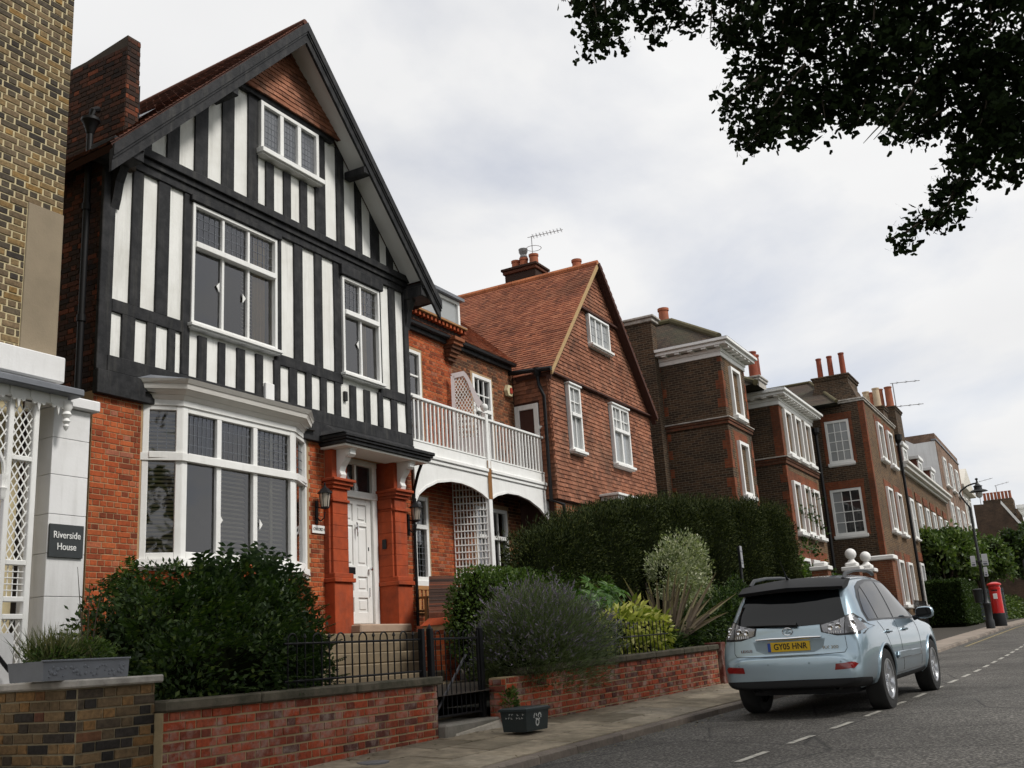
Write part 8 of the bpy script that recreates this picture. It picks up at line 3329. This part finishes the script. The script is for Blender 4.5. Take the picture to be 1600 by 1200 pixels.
for sgn in (-1, 1):
    q = lambda L: [(sgn * a, c) for a, c in L]
    skin_patch(q([(.405, .975), (.59, .925), (.86, .925), (.875, 1.0), (.82, 1.10), (.75, 1.17), (.60, 1.12), (.39, 1.065)]), 'tail', .0035, TRIM, 'lamp_surround', n=10)
    skin_patch(q([(.43, .975), (.60, .945), (.675, .945), (.675, 1.13), (.60, 1.10), (.41, 1.055)]), 'tail', .006, LAMPC, 'tail_lamp', n=8)
    skin_patch(q([(.685, .945), (.80, .955), (.845, .965), (.85, 1.0), (.80, 1.09), (.74, 1.15), (.685, 1.14)]), 'tail', .007, LAMPC, 'tail_lamp', n=8)
    skin_patch([(-.80, .965), (-.56, .985), (-.60, 1.05), (-.70, 1.10), (-.80, 1.12)], 'side', .006, LAMPC, 'tail_lamp', sgn=sgn, n=6)
    for (y, z, r) in ((.52, 1.02, .036), (.61, 1.03, .040), (.76, 1.06, .036), (.75, .995, .03)):
        pz_ = surf(sgn * y, z, 'tail', .008)
        b = MB()
        b.lathe(pz_, [(r, 0), (r * .8, -.008), (r * .3, -.003)], 14, 'X')
        clink('lamp_reflector', b.mesh('lamp_reflector', True), CHROME)
    for k in range(6):
        pz_ = surf(sgn * (.50 + k * .027), .965, 'tail', .010)
        b = MB()
        b.box(pz_.x - .004, pz_.x + .004, pz_.y - .005, pz_.y + .005, pz_.z - .012, pz_.z + .018)
        clink('lamp_rib', b.mesh('lamp_rib'), mat('lamp_white', (.75, .75, .76), .2, .05, 8, 0))
    skin_patch(q([(.545, .545), (.76, .555), (.80, .60), (.76, .625), (.56, .615)]), 'tail', .007, LAMPR, 'rear_reflector', n=8)
    skin_line(q([(.68, .92), (.69, .78), (.66, .735)]), 'tail', .004, TRIM, 'tailgate_gap', -.001)
    skin_line(q([(.66, .735), (.3, .722), (0, .72)]), 'tail', .005, TRIM, 'tailgate_gap', -.001)
    for y in (.25, .62):
        pz_ = surf(sgn * y, .635, 'tail', .003)
        b = MB()
        b.lathe(pz_, [(.011, .002), (.011, -.002)], 10, 'X')
        clink('parking_sensor', b.mesh('parking_sensor'), mat('sensor_paint', (.26, .33, .37), .4, .05, 8, 0))
    b = MB()
    b.lathe((-.80, sgn * .50, .335), [(.03, .1), (.03, -.06), (.024, -.06), (.024, .04)], 12, 'X')
    clink('exhaust_pipe', b.mesh('exhaust_pipe', True), PLASTIC)
# number plate in its recess
skin_patch([(-.44, .905), (-.41, .80), (-.30, .755), (.30, .755), (.41, .80), (.44, .905)], 'tail', .003, mat('plate_recess', (.26, .33, .37), .45, .08, 8, 0), 'plate_recess', n=10)
pc = surf(0, .83, 'tail', .018)
xp = min(surf(0, .78, 'tail', 0).x, surf(0, .88, 'tail', 0).x, surf(.26, .83, 'tail', 0).x) - .012
FPl = Fr((xp, 0, .832), (0, -1, 0), (0, 0, 1), (-1, 0, 0))
b = MB(FPl)
b.cbox(-.26, .26, -.056, .056, -.03, 0, .003)
pl_ = clink('number_plate', b.mesh('number_plate'), mat('plate_yellow', (.70, .45, .02), .4, .04, 8, 0))
b = MB(FPl)
b.box(-.257, -.218, -.053, .053, 0, .0015)
clink('plate_band', b.mesh('plate_band'), mat('plate_blue', (.03, .08, .35), .4, .04, 8, 0), pl_)


def car_text(txt, F, u, v, size, m, parent, sx=1.0, n=.002, name='lettering', ext=.001):
    c = bpy.data.curves.new(name, 'FONT')
    c.body = txt
    c.size = size
    c.align_x = 'CENTER'
    c.align_y = 'CENTER'
    c.extrude = ext
    c.offset = size * .018
    tmp_ = bpy.data.objects.new('tmp', c)
    COL.objects.link(tmp_)
    me = evaluated(tmp_)
    bpy.data.objects.remove(tmp_)
    M = Matrix((F.u, F.v, F.n)).transposed()
    o_ = V3(F.p(u, v, n))
    for vt in me.vertices:
        vt.co = o_ + M @ V3((vt.co.x * sx, vt.co.y, vt.co.z))
    me.materials.clear()
    return clink(name, me, m, parent)


car_text('GY05 HNR', FPl, .022, 0.0, .098, mat('plate_black', (.01, .01, .01), .5, .02, 8, 0), pl_, .88)
b = MB()
q0, q1, q2 = surf(-.40, .925, 'tail', .02), surf(0, .925, 'tail', .024), surf(.40, .925, 'tail', .02)
b.tube([q0, (q0 + q1) / 2 + V3((-.005, 0, .004)), q1, (q1 + q2) / 2 + V3((-.005, 0, .004)), q2], [.012, .016, .017, .016, .012], 8)
clink('chrome_strip', b.mesh('chrome_strip', True), CHROME)
# oval emblem with a slanting stroke
pe = surf(0, 1.005, 'tail', .010)
b = MB()
b.tube([(pe.x - .002, .062 * math.cos(a), pe.z + .042 * math.sin(a)) for a in [2 * math.pi * k / 20 for k in range(21)]], .006, 6)
b.tube([(pe.x - .002, -.012, pe.z + .036), (pe.x - .002, .022, pe.z - .014), (pe.x - .002, -.04, pe.z - .014)], .006, 6)
clink('emblem', b.mesh('emblem', True), CHROME)
for (txt, y, sz) in (('RX 300', -.50, .05), ('LEXUS', .53, .042)):
    pe = surf(y, .80, 'tail', .004)
    car_text(txt, Fr((pe.x - .006, y, .80), (0, -1, 0), (0, 0, 1), (-1, 0, 0)), 0, 0, sz, CHROME, car, 1.2, name='badge')
# wiper
b = MB()
w0, w1, w2 = surf(-.12, 1.075, 'tail', .03), surf(.20, 1.09, 'tail', .035), surf(.52, 1.10, 'tail', .02)
b.tube([w0, w1, w2], [.03, .018, .008], 6)
clink('rear_wiper', b.mesh('rear_wiper', True), TRIM)
# wide windscreen
skin_patch([(1.86, -.50), (2.0, -.545), (2.60, -.60), (2.68, 0), (2.60, .60), (2.0, .545), (1.86, .50), (1.80, 0)], 'top', .004, CARGLASS, 'windscreen', n=12)

# underside and wheels
b = MB()
b.box(-.55, 3.5, -.62, .62, .25, .36)
clink('underbody', b.mesh('underbody'), PLASTIC)


def wheel(x, sgn):
    w_ = bpy.data.objects.new('wheel', None)
    COL.objects.link(w_)
    w_.parent = car
    w_.location = (x, sgn * .795, .362)
    b = MB()
    b.lathe((0, 0, 0), [(.235, -.105), (.30, -.118), (.345, -.112), (.36, -.09), (.362, -.03), (.362, .03), (.36, .09), (.345, .112), (.30, .118), (.235, .105)], 40, 'Y', cap=False)
    for k in range(3):
        pass
    o = clink('tyre', b.mesh('tyre', True), TYRE, w_)
    b = MB()
    s = sgn
    ring = [(.238, s * .09), (.238, s * .112), (.222, s * .112), (.212, s * .09), (.205, s * .02), (.205, -s * .09)]
    b.lathe((0, 0, 0), ring, 36, 'Y', cap=False)
    for i in range(5):
        a = 2 * math.pi * i / 5 + .3
        d_ = V3((math.cos(a), 0, math.sin(a)))
        t_ = V3((-math.sin(a), 0, math.cos(a)))
        yo = V3((0, s, 0))
        p = []
        for (rad, hw, yv) in ((.035, .034, .085), (.218, .052, .098)):
            p.append([d_ * rad - t_ * hw + yo * (yv - .035), d_ * rad + t_ * hw + yo * (yv - .035), d_ * rad + t_ * hw * .75 + yo * yv, d_ * rad - t_ * hw * .75 + yo * yv])
        b.hexa([tuple(v) for v in p[0] + p[1]])
        # split in each spoke
    b.lathe((0, 0, 0), [(.058, s * .06), (.055, s * .098), (.03, s * .104), (0, s * .104)], 16, 'Y')
    clink('rim', b.mesh('rim', True), ALLOY, w_)
    b = MB()
    b.lathe((0, 0, 0), [(.20, s * .02), (.20, s * .0)], 24, 'Y')
    clink('brake_disc', b.mesh('brake_disc'), PLASTIC, w_)


for x in (0, AX):
    for sgn in (-1, 1):
        wheel(x, sgn)
